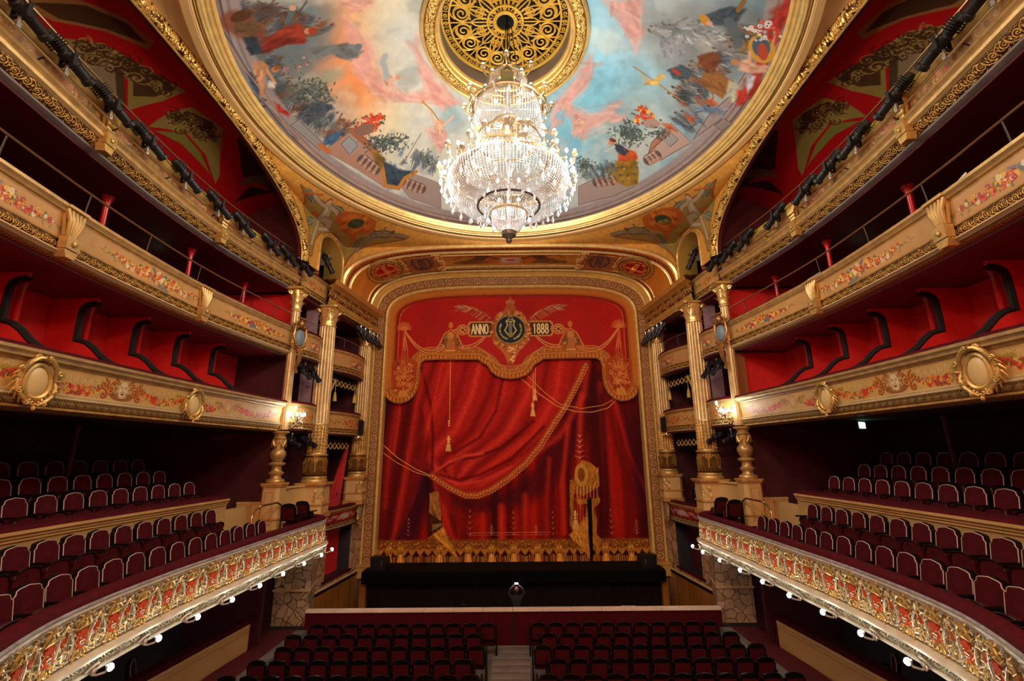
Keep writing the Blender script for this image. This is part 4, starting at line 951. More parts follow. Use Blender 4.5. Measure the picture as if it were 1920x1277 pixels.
for sg in (-1, 1):          # crouching lions left and right of the shield
    X_ = lambda a: mid + sg * a
    C.poly([(X_(.45), 1.6), (X_(.9), 1.35), (X_(1.5), 1.5), (X_(2.1), 1.9), (X_(2.55), 2.05), (X_(2.6), 2.3), (X_(2.0), 2.4), (X_(1.3), 2.3), (X_(.6), 2.3)], '#4c341c', .9, .06)
    C.poly([(X_(.5), 1.9), (X_(1.0), 1.45), (X_(1.35), 1.75), (X_(1.0), 2.2), (X_(.6), 2.35)], '#9a5414', .9, .06); C.poly([(X_(.9), 1.3), (X_(1.5), 1.25), (X_(1.7), 1.7), (X_(1.2), 1.9)], '#2e1c20', .85, .05)
    C.line([(X_(1.5), 1.5), (X_(2.0), 1.2), (X_(2.5), 1.7)], .07, '#5a3018', .9)
    for _ in range(40): x_, y_ = X_(R.uniform(.6, 2.6)), R.uniform(1.5, 2.4); C.line([(x_, y_), (x_ + R.uniform(-.2, .2), y_ + R.uniform(-.12, .12))], .04, R.choice(['#2c1c0c', '#7c6430', '#5c4420']), .8)
C.poly([(mid - .32, 1.55), (mid + .32, 1.55), (mid + .32, 2.25), (mid - .32, 2.25)], '#8f9698'); C.ell(mid, 1.9, .13, .13, '#b82c24'); C.ell(mid, 1.35, .45, .16, '#8a5030', .95); C.line([(mid - .5, 2.4), (mid + .5, 2.4)], .12, '#b85c34', .9)
for k in range(9): C.ell(mid - .32 + k * .08, 2.38, .025, .02, '#e0b080')
nse = fbm(C.h, C.w, 40, 3, 4); C.a *= (.93 + .14 * nse[..., None])
SM = SO.build('proscenium_soffit', mat_img('painted_soffit', np.clip(C.a * 1.55, 0, 1), .45, .2, noise=.1, spec=.5)); SM['kind'] = 'structure'
SM.data.uv_layers[0].data  # UV = (length, depth) of the grid
# raised framing, lettered plaques and oval trophies on the soffit
def sp(L, y, off=0.):
    t = t_of(L); v = y / D_; p = Vector(soff(t, v)); q = Vector(soff(t_of(min(SLT, L + .05)), v)); r = Vector(soff(t_of(max(0, L - .05)), v)); tg = (q - r).normalized(); nn = tg.cross(Vector((0, 1, 0)))
    c = Vector((0, PY, 2)) - p
    if nn.dot(c) < 0: nn = -nn
    return p + nn * off
def srail(name, pts, r, mt, closed=False):
    out = []
    for (a, b) in zip(pts, pts[1:] + ([pts[0]] if closed else [])):
        n = max(2, int(math.dist(a, b) / .2))
        out += [sp(a[0] + (b[0] - a[0]) * k / n, a[1] + (b[1] - a[1]) * k / n, .03) for k in range(n)]
    if not closed: out.append(sp(*pts[-1], .03))
    m = MB(); m.tube(out, r, 6, closed); return m.build(name, mt, SM)
for y, r, mt in ((.0, .10, GOLDB), (.17, .05, GOLD), (.74, .04, GOLDB), (D_ - .6, .05, GOLD), (D_ - .12, .07, GOLDB)): srail('soffit_moulding', [(.1, y), (SLT - .1, y)], r, mt)
srail('panel_moulding', [(mid - 3.05, 1.05), (mid + 3.05, 1.05), (mid + 3.05, D_ - .78), (mid - 3.05, D_ - .78)], .045, GOLDB, True)
TAN = mat('buff_plaque', (.42, .25, .12), .5, .1, .1, 20)
for s in (-1, 1):
    c = mid + s * 4.0
    pq = empty('name_plaque', label='rectangular plaque reading ' + ('MVSIQVE' if s < 0 else 'COMEDIE') + ', ' + SIDE[s] + ' side above the stage', cat='plaque')
    L0, L1, y0, y1 = c - .62, c + .62, .98, D_ - .74
    m = MB(); m.grid(lambda u, v: sp(L0 + (L1 - L0) * u, y0 + (y1 - y0) * v, .035), 6, 6); m.build('board', TAN, pq)
    out = []
    for (a, b) in [((L0, y0), (L1, y0)), ((L1, y0), (L1, y1)), ((L1, y1), (L0, y1)), ((L0, y1), (L0, y0))]: out += [sp(a[0] + (b[0] - a[0]) * k / 5, a[1] + (b[1] - a[1]) * k / 5, .05) for k in range(5)]
    m = MB(); m.tube(out, .045, 5, True); m.build('frame', mat('copper_gilding', (.62, .22, .05), .3, .7), pq)
    m = MB(); word = 'MVSIQVE' if s < 0 else 'COMEDIE'; lh, lw = .34, .17
    for i, ch in enumerate(word):
        yc = y0 + .32 + i * .235 if s < 0 else y1 - .32 - i * .235
        for st in FONT[ch]:
            if s < 0: pts = [sp(c - .16 + b_ * lh, yc + a_ * lw - .0, .06) for a_, b_ in st]
            else: pts = [sp(c + .16 - b_ * lh, yc - a_ * lw + .0, .06) for a_, b_ in st]
            m.tube(pts, .014, 4)
    for dx in (-.3, .3): m.tube([sp(c + dx, y0 + .25 + (y1 - y0 - .5) * k / 6, .05) for k in range(7)], .012, 4)
    for k in range(14):
        a = k * PI / 7; m.tube([sp(c + .45 * math.cos(a) + .05 * math.cos(a * 3), (y0 + y1) / 2 + (.95) * math.sin(a), .045), sp(c + .38 * math.cos(a + .3), (y0 + y1) / 2 + .8 * math.sin(a + .3), .06), sp(c + .48 * math.cos(a + .5), (y0 + y1) / 2 + .85 * math.sin(a + .5), .045)], .022, 4)
    m.build('lettering', mat('brown_lettering', (.12, .04, .02), .5), pq)
    # clusters of gilt leaves by the panel corners
    for (yy, dd) in ((1.05, 3.25), (D_ - .8, 3.2), (1.7, 3.12)):
        m = MB(); random.seed(int(yy * 10))
        for k in range(26): p = sp(mid + s * (dd + random.uniform(-.14, .14)), yy + random.uniform(-.3, .3), .05 + random.random() * .05); m.sphere(p, random.uniform(.03, .065), 6, 4)
        m.build('leaf_cluster', GOLDB, SM)
    # oval trophy
    c = mid + s * 5.62; yc = D_ / 2 + .05; tr = empty('oval_trophy', label='oval recessed medallion with gilt music trophy, ' + SIDE[s] + ' of the proscenium arch', cat='medallion')
    def ov(a, ra, rb, off): return sp(c + ra * math.cos(a), yc + rb * math.sin(a), off)
    m = MB(); m.grid(lambda u, v: ov(2 * PI * u, .62 * v, .95 * v, .035), 32, 4); m.build('red_field', REDW, tr)
    for nm, ra, rb, r, mt in (('inner_moulding', .62, .95, .05, GOLD), ('outer_moulding', .78, 1.18, .06, OCHRE)):
        m = MB(); m.tube([ov(2 * PI * k / 40, ra, rb, .05) for k in range(40)], r, 6, True); m.build(nm, mt, tr)
    m = MB(); random.seed(9)
    for k in range(40): a = 2 * PI * k / 40; m.sphere(ov(a, .48 + random.uniform(-.06, .06), .74 + random.uniform(-.08, .08), .09), random.uniform(.04, .08), 6, 4)
    for k in (-1, 0, 1): m.tube([ov(PI / 2 + k * .25, .3, .6, .09), ov(-PI / 2 - k * .2, .3, .6, .14)], .05, 5)
    m.tube([ov(0.2, .5, .3, .12), ov(PI - .2, .5, .3, .12)], .05, 5); m.build('trophy', mat('copper_gold_relief', (.8, .36, .10), .3, .75), tr)
    m = MB(); random.seed(2)
    for k in range(24): m.sphere(sp(mid + s * (4.72 + random.uniform(-.06, .10)), 1.0 + k * .055, .07), random.uniform(.03, .06), 6, 4)
    m.build('side_garland', GOLDB, tr)

# ---- curtain: a flat cloth painted with crimson folds, gold lace and fringe
def cp(px, py): p = atY(px, py, 21.45); return (p[0], p[2])
def cl(L): return [cp(*p) for p in L]
C = Canvas(-6.3, 6.3, -4.62, 8.3, 100, '#7c120c')
w, h = C.w, C.h
YY, XX = np.mgrid[0:h, 0:w]; X = (XX + .5) / 100 - 6.3; Z = (YY + .5) / 100 - 4.62
nz1 = fbm(h, w, 5, 4, 2); nzv = fbm(6, w, 30, 3, 5)[3][None, :]; nzv2 = fbm(6, w, 90, 2, 8)[3][None, :]
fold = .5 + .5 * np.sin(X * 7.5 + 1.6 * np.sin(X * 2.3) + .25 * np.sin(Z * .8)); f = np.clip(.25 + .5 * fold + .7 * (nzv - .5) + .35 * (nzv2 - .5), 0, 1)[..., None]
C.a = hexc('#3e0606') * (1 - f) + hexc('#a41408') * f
def soft(L, wd, col, al=.6, sf=None): C.line(cl(L), wd, col, al, sf if sf is not None else wd * .9)
# shadow under the lace and dark side edges
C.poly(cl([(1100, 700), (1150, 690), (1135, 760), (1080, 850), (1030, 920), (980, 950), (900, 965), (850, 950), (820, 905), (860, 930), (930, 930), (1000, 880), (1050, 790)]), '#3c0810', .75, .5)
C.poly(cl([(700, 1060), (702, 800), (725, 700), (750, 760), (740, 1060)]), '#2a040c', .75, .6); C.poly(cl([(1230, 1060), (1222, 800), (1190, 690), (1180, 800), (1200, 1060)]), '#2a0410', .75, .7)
# the swag: bright cloth from top to the knot at (808, 892)
swag = [(790, 670), (1100, 670), (1080, 722), (1060, 760), (1040, 792), (1012, 835), (985, 870), (950, 900), (920, 922), (890, 933), (870, 933), (846, 920), (822, 900), (808, 890), (812, 860), (800, 800), (780, 730)]
C.poly(cl(swag), '#9c1a12', 1, .1)
for i, (x0, c) in enumerate([(800, '#6a0e0c'), (830, '#c02c1c'), (860, '#7c1210'), (885, '#c83422'), (915, '#6c0c0c'), (940, '#b82a1c'), (965, '#7a1210'), (985, '#c43020'), (1010, '#6e0e0c'), (1035, '#c42c1c'), (1062, '#84140e'), (1085, '#b4281a')]):
    t = (x0 - 800) / 290
    soft([(x0 + 18, 670), (x0 - 4 + 14 * t, 740), (x0 - 28 - 8 * t, 800 + 18 * t), (x0 - 62 - 70 * t, 850 + 34 * t), (812 + 70 * t, 884 + 22 * t + 16 * t * t), (812, 890)], .26, c, .75)
for pts, c in [([(812, 888), (860, 860), (890, 858), (940, 840), (1000, 790)], '#4c0808'), ([(815, 890), (860, 900), (900, 890), (960, 860), (1020, 800)], '#560808'), ([(812, 887), (840, 868), (872, 855), (905, 850)], '#d84430'), ([(815, 892), (862, 908), (905, 902), (960, 875)], '#c83424'), ([(820, 897), (860, 920), (905, 916), (950, 890), (1000, 850)], '#8c1410'), ([(850, 850), (900, 820), (930, 770), (945, 700)], '#5a0a0a'), ([(790, 690), (808, 760), (812, 820), (810, 880)], '#500808'), ([(830, 680), (812, 760), (795, 830), (785, 900), (760, 990)], '#c02818')]: soft(pts, .12, c, .8)
# left: cloth falling from the knot
C.poly(cl([(780, 690), (808, 888), (800, 930), (760, 1010), (735, 1050), (705, 1050), (712, 850), (735, 760)]), '#6c100e', .8, .3)
for pts, c, wd in [([(790, 700), (775, 800), (758, 900), (740, 1000), (725, 1050)], '#b02416', .25), ([(770, 740), (752, 850), (735, 950), (720, 1040)], '#480608', .3), ([(808, 890), (780, 930), (760, 980), (742, 1040)], '#c02c1c', .16), ([(803, 893), (770, 960), (750, 1010)], '#300410', .3), ([(745, 760), (730, 850), (722, 950)], '#941c12', .2), ([(800, 900), (790, 950), (770, 1000)], '#2c0418', .55), ([(812, 892), (826, 940), (846, 1000), (862, 1052)], '#b42818', .2), ([(804, 900), (806, 960), (808, 1010)], '#24040e', .3), ([(826, 910), (850, 960), (900, 1010)], '#7a1210', .4), ([(756, 700), (748, 780), (738, 850)], '#b82a1a', .14)]: soft(pts, wd, c, .8)
# right: straight curtain
for pts, c, wd in [([(1090, 740), (1085, 850), (1088, 1000)], '#c42c18', .25), ([(1110, 720), (1112, 850), (1114, 930)], '#3a0608', .2), ([(1125, 720), (1140, 850), (1160, 1000)], '#9c1a10', .25), ([(1135, 730), (1160, 850), (1205, 960)], '#5c0c0c', .3), ([(1150, 740), (1180, 850), (1215, 930)], '#b4241a', .16), ([(1128, 740), (1135, 850), (1140, 1000)], '#380610', .2), ([(1170, 760), (1195, 880), (1215, 980)], '#3a0612', .4), ([(1065, 800), (1055, 900), (1058, 1000)], '#c02a16', .2), ([(1030, 860), (1025, 940), (1026, 1010)], '#a41c10', .2), ([(940, 950), (940, 1010)], '#d03018', .25), ([(905, 965), (905, 1010)], '#b8240f', .2), ([(985, 930), (984, 1010)], '#c22a14', .25)]: soft(pts, wd, c, .75)
# gilt lace along the swag edge
lace = cl([(1098, 684), (1080, 722), (1060, 760), (1038, 793), (1012, 835), (985, 868), (950, 898), (920, 918), (895, 928), (872, 928), (846, 916), (824, 902), (810, 892)])
C.line(lace, .34, '#8c2c14', .7, .05); C.line(lace, .20, '#a84c20', .8, .03)
def along(L, st):
    d = [0]
    for a, b in zip(L, L[1:]): d.append(d[-1] + math.dist(a, b))
    q = 0
    while q < d[-1]: yield (float(np.interp(q, d, [p[0] for p in L])), float(np.interp(q, d, [p[1] for p in L]))); q += st
for i, (x, y) in enumerate(along(lace, .15)): C.ell(x + .07, y - .10, .065, .065, '#bc7434', .95); C.ell(x + .06, y - .085, .042, .042, '#7c2810', 1); C.spiral(x, y, .05, 1.2, i, .02, '#c8803c')
# cords and tassels
def cord(L, wd=.035, c='#c8843c'): C.line(cl(L), wd, c, 1)
def tassel(px, py, k=1.):
    x, y = cp(px, py)
    for dy, r in ((.3, .06), (.2, .09), (.08, .07)): C.ell(x, y + dy * k, r * k, .06 * k, '#d89a4c')
    C.poly([(x - .07 * k, y), (x + .07 * k, y), (x + .14 * k, y - .34 * k), (x - .14 * k, y - .34 * k)], '#b87430'); [C.line([(x + q * .03 * k, y), (x + q * .055 * k, y - .34 * k)], .018, '#e8b060', .9) for q in (-2, -1, 0, 1, 2)]
cord([(845, 660), (843, 790)]); tassel(841, 832); [C.ell(*cp(842, 790 + 4 * k), .05, .04, '#d89a4c') for k in range(3)]
cord([(1004, 690), (1003, 740)]); tassel(1003, 740, .8); cord([(1000, 700), (999, 765)]); tassel(999, 768, .9)
cord([(975, 708), (1010, 738), (1045, 762), (1080, 772), (1110, 773), (1140, 765), (1155, 750)]); cord([(985, 700), (1020, 735), (1050, 758), (1090, 766), (1130, 760), (1152, 748)], .028)
cord([(716, 832), (745, 858), (780, 880), (806, 891)]); cord([(714, 846), (745, 868), (780, 886), (806, 893)], .03)
# gold hem with swags, tassels and fringe
y0, y1, y2 = cp(960, 1004)[1], cp(960, 1034)[1], cp(960, 1056)[1]
R = random.Random(4)
C.poly([(-5.9, y0 - .15), (5.9, y0 - .15), (5.9, y1), (-5.9, y1)], '#7c4416', .9, .1); C.poly([(-5.9, y1), (5.9, y1), (5.9, y2 - .1), (-5.9, y2 - .1)], '#2e0c08', .95, .05)
for k in range(240):
    x = -5.9 + k * .05; C.line([(x, y1 - .1 - .1 * abs(math.sin(k * .33))), (x + R.uniform(-.02, .02), y2)], .022, R.choice(['#c86c20', '#e09438', '#8c4414', '#f0a848']), .9)
for k in range(34):
    x = -5.8 + k * .35; wv = .35 / 2
    C.poly([(x - wv, y1 + .16), (x + wv, y1 + .16), (x + wv * .6, y1 - .04), (x, y1 - .16), (x - wv * .6, y1 - .04)], '#a4621c'); C.line([(x - wv, y1 + .26), (x - wv * .5, y1 + .14), (x, y1 + .11), (x + wv * .5, y1 + .14), (x + wv, y1 + .26)], .03, '#4a1a08')
    for _ in range(9): C.ell(x + R.uniform(-wv, wv), R.uniform(y1 + .2, y0 - .2), .03, .02, R.choice(['#d8943a', '#5c2c0c', '#b87428']), .8)
for x in [-5.4, -4.9, -3.2, -1.95, -.95, 0.02, 1.05, 2.0, 4.0, 5.1]: C.ell(x, y1 + .05, .17, .26, '#a0601e', .9, 0, .04); [C.spiral(x + q * .06, y1 + .05 + r, .05, 1.2, q, .02, '#d8943c' if r > 0 else '#6c340e', q) for q in (-1, 1) for r in (-.1, .1)]; C.poly([(x - .1, y1 - .1), (x + .1, y1 - .1), (x + .16, y2), (x - .16, y2)], '#c87a2c'); C.line([(x, y1 - .1), (x, y2)], .03, '#f0b050')
C.line([(-1.9, y0 + .12), (1.6, y0 + .12)], .025, '#b8683c', .9); C.line([(-1.9, y0 + .02), (1.6, y0 + .02)], .02, '#a85a34', .9)
for x, hh in [(-4.6, .8), (-3.1, .5), (-1.9, 1.2), (-.95, .4), (.02, 1.1), (1.0, .4), (1.75, 1.1), (4.3, 1.2), (5.4, .6)]:
    for q in range(5): yy = y0 + .05 + hh * q / 5; C.ell(x, yy, .04, .05, '#b06c44', .55); C.line([(x - .16 * (1 - q / 6), yy + .08), (x, yy), (x + .16 * (1 - q / 6), yy + .08)], .02, '#b06c44', .5)
# turned-back corners
C.brushed(cl([(806, 925), (822, 920), (828, 965), (826, 980), (804, 962)]), '#8a5424'); C.brushed(cl([(806, 962), (828, 978), (830, 995), (806, 1000)]), '#3c1c0c'); C.brushed(cl([(810, 1003), (832, 988), (846, 1020), (864, 1053), (848, 1040), (830, 1020)]), '#b06c24'); C.brushed(cl([(810, 1003), (800, 1010), (830, 1022)]), '#7a4414')
for k in range(9): C.line(cl([(811 + k * 2, 984 - k * .4), (811 + k * 2, 995 - k * 1.2)]), .02, '#d8a060', .8)
C.brushed(cl([(1072, 905), (1082, 880), (1092, 862), (1108, 868), (1122, 880), (1124, 912), (1110, 920), (1094, 930), (1080, 925)]), '#9c5c1c'); C.ell(*cp(1090, 890), .3, .5, '#b4742c'); C.ell(*cp(1090, 890), .16, .3, '#7a3c10'); C.brushed(cl([(1068, 900), (1078, 900), (1074, 990), (1068, 985)]), '#8c5018')
for k in range(15): C.line(cl([(1079 + k * 3.1, 912), (1079 + k * 3.1, 934)]), .03, '#c88a4c' if k % 2 else '#5c1c10', .9)
C.brushed(cl([(1078, 936), (1126, 934), (1122, 945), (1114, 952), (1120, 975), (1118, 1000), (1128, 1012), (1118, 1045), (1114, 1020), (1106, 990), (1090, 1010), (1072, 995), (1098, 968), (1102, 945), (1084, 946)]), '#9a5a1c')
C.brushed(cl([(1066, 1003), (1100, 975), (1104, 1010), (1106, 1048), (1092, 1030)]), '#b46e24'); C.brushed(cl([(1101, 936), (1109, 935), (1112, 1045), (1107, 1052), (1104, 1000)]), '#0c0406'); tassel(1079, 975, 1.1)
for k in range(12): C.line(cl([(1070 + k * 2.6, 950), (1070 + k * 2.6, 975)]), .022, '#b87838' if k % 2 else '#4c140c', .6)
for q, yy in enumerate([818, 828, 838, 848, 858]): x, y = cp(1087, yy); C.line([(x - .1 - .03 * q, y + .08), (x, y), (x + .1 + .03 * q, y + .08)], .03, '#c06c48', .85); C.ell(x, y, .04, .04, '#c88450')
C.a *= (.9 + .2 * fbm(h, w, 220, 2, 6)[..., None])
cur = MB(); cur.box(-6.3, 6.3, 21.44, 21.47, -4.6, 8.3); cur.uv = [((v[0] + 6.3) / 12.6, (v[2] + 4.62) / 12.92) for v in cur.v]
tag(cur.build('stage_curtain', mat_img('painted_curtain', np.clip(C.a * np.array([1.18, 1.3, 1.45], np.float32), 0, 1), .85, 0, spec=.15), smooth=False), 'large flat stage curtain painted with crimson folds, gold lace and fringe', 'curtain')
# ---- valance: shaped flat in front of the curtain
def vl(px, py): p = atY(px, py, 21.2); return (p[0], p[2])
left = [(722, 735), (724, 743), (730, 750), (740, 755), (752, 756), (765, 752), (776, 742), (783, 728), (786, 713), (787, 690), (790, 680), (797, 675), (820, 674), (897, 674), (903, 679), (909, 682), (915, 686), (921, 697), (932, 705), (945, 709), (958, 710)]
lw = [vl(*p) for p in left]; cx0 = lw[-1][0]; right = [(2 * cx0 - x, z) for x, z in lw[::-1][1:]]
top = [sup(PI * k / 40, 6.05, 6.0, 2.0, 3.6) for k in range(41)]
VO = lw + right + [(6.05, right[-1][1] + .3)] + top + [(-6.05, lw[0][1] + .3)]
C = Canvas(-6.3, 6.3, 2.0, 8.2, 120, '#a8140a'); nz = fbm(C.h, C.w, 8, 4, 3); C.a *= (.86 + .28 * nz[..., None])
low = lw + right
for wd, c in ((1.05, '#a85c1c'), (.55, '#b87024'), (.40, '#8c3c10'), (.30, '#b4641e')): C.line(low, wd, c, 1)
C.line([(x, z + .58) for x, z in low[8:-8]], .05, '#c88448', .8)
for i, (x, z) in enumerate(along(low, .06)): C.line([(x, z + .03), (x, z + .2)], .03, ['#d88a38', '#7c3410', '#c4742a'][i % 3], .9)
R = random.Random(2)
for (x, z) in along(low, .05): C.ell(x + R.uniform(-.1, .1), z + R.uniform(.34, .5), .03, .02, R.choice(['#dc9c4c', '#7c3c12']), .7)
inn = [sup(PI * k / 60, 5.9, 6.0, 1.82, 3.6) for k in range(61)]; inn = [(5.9, 3.2)] + inn + [(-5.9, 3.2)]
C.line(inn, .75, '#a0541a', 1, .04); C.line(inn, .5, '#b86c22', .8, .1); inn2 = [(x * .915, 6 + (z - 6) * .76 if z > 6 else z) for x, z in inn]; C.line(inn2, .05, '#c8803c', .9); C.line([(x * 1.015, z + .04) for x, z in inn2], .16, '#84140a', .8)
for s in (-1, 1):
    ex = s * 5.05; cz = vl(750, 710)[1]
    C.poly([(ex - .6, cz + .75), (ex - .3, cz + .95), (ex, cz + 1.15), (ex + .3, cz + .95), (ex + .6, cz + .75), (ex + .58, cz - .1), (ex + .38, cz - .6), (ex, cz - .85), (ex - .38, cz - .6), (ex - .58, cz - .1)], '#a03c12', 1, .05); [C.spiral(ex + R.uniform(-.45, .45), cz + R.uniform(-.55, .8), R.uniform(.05, .12), 1.2, R.uniform(0, 6), .026, R.choice(['#d88a48', '#7c200c', '#c06c30', '#e0a060']), R.choice([-1, 1])) for _ in range(46)]
    for k in (-1, 1):
        for yy, r in ((.45, .18), (.1, .22), (-.25, .16)): C.spiral(ex + k * .22, cz + yy, r, 1.4, PI / 2, .05, '#cc7434', k)
    C.line([(ex, cz + .9), (ex, cz - .75)], .05, '#c87438'); C.poly([(ex - .18, cz - .55), (ex + .18, cz - .55), (ex + .24, cz - .85), (ex - .24, cz - .85)], '#c87c34')
    x0, z0 = vl(758, 616); x0 = s * abs(x0)
    for k in range(14): a = PI * k / 13; C.line([(x0, z0 - .1), (x0 + .34 * math.cos(a), z0 - .05 + .36 * math.sin(a))], .035, '#cc7434')
    for q in (-.1, .0, .12): C.line([(x0, z0 - .1), (x0 + q - .1 * s, z0 - 1.1), (x0 + q * 1.6 - .05 * s, z0 - 1.9)], .07, '#b4481c'); C.line([(x0 + .02, z0 - .1), (x0 + q - .08 * s, z0 - 1.1)], .025, '#dc8c4c')
    mx, mz = vl(845, 634); mx = s * abs(mx - cx0) + cx0
    for (ax, az), (bx, bz), sag in [((x0, z0 - .05), (mx, mz - .15), .75), ((mx, mz - .15), (cx0 + s * .95, vl(925, 618)[1]), .5)]:
        for dz in (0, -.16):
            pts = [(ax + (bx - ax) * t / 12, az + (bz - az) * t / 12 - (sag + dz * -.6) * 4 * (t / 12) * (1 - t / 12) + dz * .3) for t in range(13)]
            C.line(pts, .09, '#a8481c'); C.line([(a, b + .02) for a, b in pts], .03, '#e0985c')
    C.poly([(mx - .62, mz - .45), (mx - .42, mz - .1), (mx - .28, mz + .18), (mx - .1, mz + .33), (mx + .1, mz + .33), (mx + .28, mz + .18), (mx + .42, mz - .1), (mx + .62, mz - .45)], '#984e1a'); [C.spiral(mx + R.uniform(-.4, .4), mz + R.uniform(-.4, .1), R.uniform(.05, .1), 1.2, R.uniform(0, 6), .024, R.choice(['#e0a058', '#5c2a10', '#c47a38', '#5a5a50']), R.choice([-1, 1])) for _ in range(26)]; C.ell(mx, mz + .1, .16, .2, '#c8803a'); C.ell(mx, mz + .62, .11, .16, '#c8702c'); C.line([(mx - .62, mz - .5), (mx - .3, mz + .2), (mx, mz + .42), (mx + .3, mz + .2), (mx + .62, mz - .5)], .05, '#d0803c')
    C.poly([(mx - .12, mz - .1), (mx + .12, mz - .1), (mx + .2, mz - 1.0), (mx - .2, mz - 1.0)], '#a8541c'); [C.line([(mx + q * .02, mz), (mx + q * .035, mz - .95)], .02, '#dc9448' if q % 2 else '#7c3814', .9) for q in range(-5, 6)]; C.line([(mx - .2, mz - .62), (mx + .2, mz - .62)], .05, '#e0a050')
    # palm fronds
    fx, fz = vl(958, 590); fx = cx0 + s * .75
    for k in range(26):
        t = k / 25; x = fx + s * (.2 + 1.5 * t); z = fz - .2 + .55 * math.sin(t * 1.9)
        for sg in (-1, 1): C.line([(x, z), (x + s * .3, z + sg * .28 * (1 - t * .6))], .03, random.choice(['#a87048', '#6a2c18', '#c89060']), .85)
# central medallion with ANNO 1888
mx, mz = cx0, vl(958, 618)[1]
for s in (-1, 1):
    C.poly([(mx + s * .8, mz + .42), (mx + s * 1.95, mz + .42), (mx + s * 2.05, mz + .32), (mx + s * 2.05, mz - .24), (mx + s * 1.95, mz - .36), (mx + s * .8, mz - .36)], '#c07c3c'); C.poly([(mx + s * .8, mz + .34), (mx + s * 1.88, mz + .34), (mx + s * 1.98, mz + .2), (mx + s * 1.9, mz), (mx + s * 1.98, mz - .18), (mx + s * 1.88, mz - .28), (mx + s * .8, mz - .28)], '#4c2412')
    C.ell(mx + s * 2.3, mz, .3, .27, '#c4743a'); C.ell(mx + s * 2.3, mz, .2, .18, '#8c3414'); [C.ell(mx + s * 2.3 + .12 * math.cos(k), mz + .12 * math.sin(k), .05, .05, '#d8945c') for k in range(6)]; C.ell(mx + s * 2.66, mz, .08, .05, '#c8803c')

C.ell(mx, mz - .1, .95, 1.05, '#a8581c'); C.ell(mx, mz + .55, .75, .42, '#b06424'); C.poly([(mx - .6, mz - .8), (mx + .6, mz - .8), (mx + .3, mz - 1.25), (mx + .12, mz - 1.7), (mx - .12, mz - 1.7), (mx - .3, mz - 1.25)], '#b0602a')
R = random.Random(12)
for _ in range(170):
    a = R.uniform(0, 2 * PI); r = R.uniform(.78, .97); C.spiral(mx + r * math.cos(a), mz - .05 + r * math.sin(a), R.uniform(.04, .1), 1.1, a, .025, R.choice(['#d8904c', '#7c3414', '#e0a860', '#944418']), R.choice([-1, 1]), al=.9)
for k in range(10): C.ell(mx + R.uniform(-.2, .2), mz - .9 - k * .08, .07, .05, R.choice(['#e0a060', '#7c3414']))
C.poly([(mx - .3, mz + .95), (mx + .3, mz + .95), (mx + .12, mz + 1.4), (mx, mz + 1.7), (mx - .12, mz + 1.4)], '#a85428'); C.spiral(mx - .12, mz + 1.35, .14, 1.2, 0, .04, '#c8804c'); C.spiral(mx + .12, mz + 1.35, .14, 1.2, PI, .04, '#c8804c', -1)
C.ell(mx, mz, .74, .72, '#c88c3c'); C.ell(mx, mz, .69, .67, '#1c2430')
for s in (-1, 1):
    C.line([(mx + s * .08, mz - .3), (mx + s * .28, mz - .05), (mx + s * .14, mz + .2), (mx + s * .2, mz + .42), (mx + s * .12, mz + .48)], .06, '#c8b060')
    for k in range(16): a = -PI / 2 + s * (.25 + k * .11); C.leaf(mx + .48 * math.cos(a), mz + .46 * math.sin(a), .16, a + s * 1.2, .035, R.choice(['#a8923c', '#c8b468', '#6c6a30']))
for q in (-.06, -.02, .02, .06): C.line([(mx + q, mz - .22), (mx + q, mz + .38)], .014, '#d8c890')
C.line([(mx - .12, mz + .4), (mx + .12, mz + .4)], .05, '#c8b060'); C.ell(mx, mz - .3, .12, .1, '#8c7a34'); C.line(arc(mx, mz + .56, .1, .08, 0, 360), .03, '#c8b060')
C.text('ANNO', mx - 1.86, mz - .2, .46, .155, '#f0cc90', 0, .13); C.text('1888', mx + 1.08, mz - .2, .46, .145, '#f0cc90', 0, .13)
C.a *= (.93 + .14 * fbm(C.h, C.w, 240, 2, 6)[..., None])
val = MB(); val.prism(VO, 21.18, 21.22); val.uv = [((v[0] + 6.3) / 12.6, (v[2] - 2.0) / 6.2) for v in val.v]
vo = val.build('curtain_valance', mat_img('painted_valance', np.clip(C.a * np.array([1.10, 1.14, 1.12], np.float32), 0, 1), .7, 0, spec=.25), smooth=False)
tag(vo, 'shaped red and gold valance over the curtain, lettered ANNO 1888 round a lyre medallion', 'valance')
# raised gilt rim of the medallion
m = MB(); m.tube([(mx + .72 * math.cos(2 * PI * k / 40), 21.16, mz + .70 * math.sin(2 * PI * k / 40)) for k in range(40)], .04, 6, True); m.build('medallion_rim', GOLD, vo)
m = MB(); m.tube([(x, 21.17, z) for x, z in low], .035, 5); m.build('lower_edge_cord', mat('orange_gold_cord', (.42, .17, .04), .5, .3), vo)
del X, Z, XX, YY

